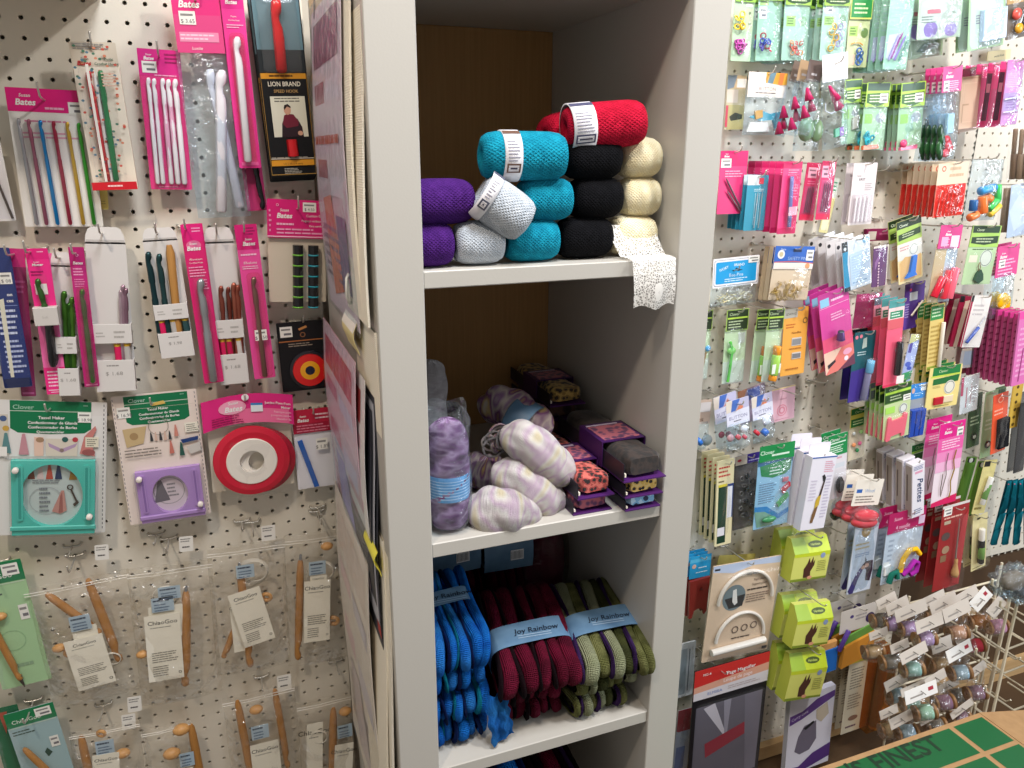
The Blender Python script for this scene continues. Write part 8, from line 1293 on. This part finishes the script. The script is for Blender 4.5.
# the wire rack itself
e = empty('wire_rack', Matrix.Translation(at_y(985, 700, .98)*1.0)); e.matrix_world = Matrix.Translation((1.42, 1.0, .14)); tag(e, 'cream wire rack carrying the bagged thread spools', 'wire rack')
O = Vector((1.42, 1.0, .14)); WM = 'g:d8cdb4'
def wire(pts, r=.0026, name='wire'):
    b = MB(); b.tube([Vector(q)-O for q in pts], r, WM, 8); return b.build(name, e)
q = lambda x, y, Y: at_y(*PX('R10', (x, y)), Y)
def upright(x0, y0, x1, Y): a = q(x0, y0, Y); return wire([(a.x, a.y, a.z), (a.x, a.y, .141)], .0032, 'upright')
upright(655, 15, 0, .98); upright(640, 60, 0, 1.04); upright(676, 60, 0, .92); upright(598, 10, 0, 1.10)
for k, (x, y) in enumerate(((590, 170), (500, 262), (500, 345), (535, 482), (495, 545), (560, 90))):
    a = q(x, y, .90); c_ = q(x+105, y+72, .98); d_ = q(x+190, y+40, 1.06)
    wire([(a.x, a.y, a.z+.012), (a.x, a.y, a.z), (c_.x, c_.y, c_.z), (d_.x, d_.y, d_.z), (d_.x, d_.y+.08, d_.z)], .0024, 'prong')
for zz in (.20, .34, .46, .58): 
    for k in range(4): x = 1.50+.09*k; wire([(x, 1.16, zz), (x, 1.02-.02*(k % 2), zz+.004), (x, 1.01-.02*(k % 2), zz+.016)], .0020, 'prong')
    wire([(1.46, 1.16, zz), (1.80, 1.16, zz)], .0028, 'cross_bar')
for x in (1.47, 1.79): wire([(x, 1.16, .141), (x, 1.16, .60)], .0030, 'upright')
wire([(1.47, 1.16, .143), (1.47, .92, .143), (1.79, .92, .143), (1.79, 1.16, .143)], .0030, 'base_wire')
for k, (x, y, t) in enumerate(((640, 75, 'upper'), (690, 100, 'right'))):
    c_ = q(x, y, .90); ee = empty('craft_bag', Matrix.Translation(c_)); tag(ee, ('crumpled shiny clear bag on top of the wire rack at the right edge', 'crumpled dark shiny bag at the far right edge above the rack')[k], 'craft bag')
    b = MB()
    def crum(u, v): a, p_ = 2*PI*u, PI*(v-.5); r = .042*(1+.18*math.sin(5*a+4*p_)+.12*math.sin(9*a-7*p_)); return (r*1.2*math.cos(a)*math.cos(p_), r*.7*math.sin(a)*math.cos(p_), r*.75*math.sin(p_))
    b.grid(crum, 28, 16, 'cool_film'); b.build('plastic_bag', ee); b = MB(); b.ball((0, 0, 0), .026, ('w:6a5a48', 'f:2a2430')[k], 14, (1.3, .7, .8)); b.build('contents', ee)
# ---------------- the carton with the printed green top
ZC = .60
m, n, l, b = newmat('kraft_board'); b.inputs['Roughness'].default_value = .75
tc = n.new('ShaderNodeTexCoord'); t = n.new('ShaderNodeTexNoise'); t.inputs['Scale'].default_value = 60; t.inputs['Detail'].default_value = 4
r = n.new('ShaderNodeMix'); r.data_type = 'RGBA'; r.inputs[6].default_value = lin('94704a'); r.inputs[7].default_value = lin('b08c60')
l.new(tc.outputs['Object'], t.inputs['Vector']); l.new(t.outputs['Fac'], r.inputs[0]); l.new(r.outputs[2], b.inputs['Base Color']); MATS['kraft'] = m
c0 = at_z(800, 767, ZC); c1 = at_z(984, 718, ZC); YR = (c0.y+c1.y)/2; X0, X1, Y0 = .62, c1.x+.004, YR-.36
e = empty('carton', Matrix.Translation(((X0+X1)/2, (Y0+YR)/2, 0))); tag(e, 'cardboard carton with a green printed top reading FINEST, at bottom right', 'carton')
O = Vector(((X0+X1)/2, (Y0+YR)/2, 0)); b = MB()
b.cbox(X0-O.x, Y0-O.y, 0, X1-O.x, YR-O.y, ZC-.004, 'kraft', .002); b.build('body', e)
b = MB(); b.box(X0-O.x, Y0-O.y, ZC-.004, X1-O.x, YR-O.y, ZC, 'kraft')
def onz(pts, m, dz): b.add([at_z(x, y, ZC)-O+Vector((0, 0, dz)) for x, y in pts], [tuple(range(len(pts)))], m)
def rect(x0, y0, x1, y1, m, dz): b.add([(x0-O.x, y0-O.y, ZC+dz), (x1-O.x, y0-O.y, ZC+dz), (x1-O.x, y1-O.y, ZC+dz), (x0-O.x, y1-O.y, ZC+dz)], [(0, 1, 2, 3)], m)
s1 = at_z(953, 729, ZC); s2 = at_z(957, 764, ZC); GC = '0f5a30'
rect(X0+.01, s2.y+.004, s1.x-.006, YR-.010, GC, .0004); rect(s1.x+.005, s2.y+.004, X1-.006, YR-.010, GC, .0004); rect(X0+.01, Y0+.02, s1.x-.006, s2.y-.005, GC, .0004); rect(s1.x+.005, Y0+.02, X1-.006, s2.y-.005, GC, .0004)
t0 = at_z(880, 770, ZC); i0 = len(b.v); tw_ = (at_z(942, 747, ZC)-at_z(876, 769, ZC)).length
vs, fs, xa, xb = text_geo('FINEST', .02); sz = tw_/(xb-xa); b.text('FINEST', 0, 0, 0, sz, '14321f', 'l', .02); b.text("'S", -sz*.40, 0, 0, sz, '14321f', 'r', .02)
b.xf(Matrix.Translation((t0.x-O.x, t0.y-O.y-.004, ZC+.0008)) @ Matrix.Rotation(-PI/2, 4, 'X'), i0); b.build('printed_top', e, None, 'green printed top with black capital letters')
f0 = at_z(984, 717, ZC); f1 = at_z(981, 744, ZC); b = MB(); y_ = f1.y-.004
b.add([Vector(v)-O for v in ((X1, YR, ZC+.001), (X1, y_-.10, ZC+.001), (X1+.20, y_-.10, ZC-.05), (X1+.20, YR, ZC-.05), (X1, YR, ZC-.003), (X1, y_-.10, ZC-.003), (X1+.20, y_-.10, ZC-.054), (X1+.20, YR, ZC-.054))], [(0, 1, 2, 3), (7, 6, 5, 4), (0, 3, 7, 4), (1, 5, 6, 2), (2, 6, 7, 3), (0, 4, 5, 1)], 'kraft'); b.build('side_flap', e, None, 'plain brown side flap')
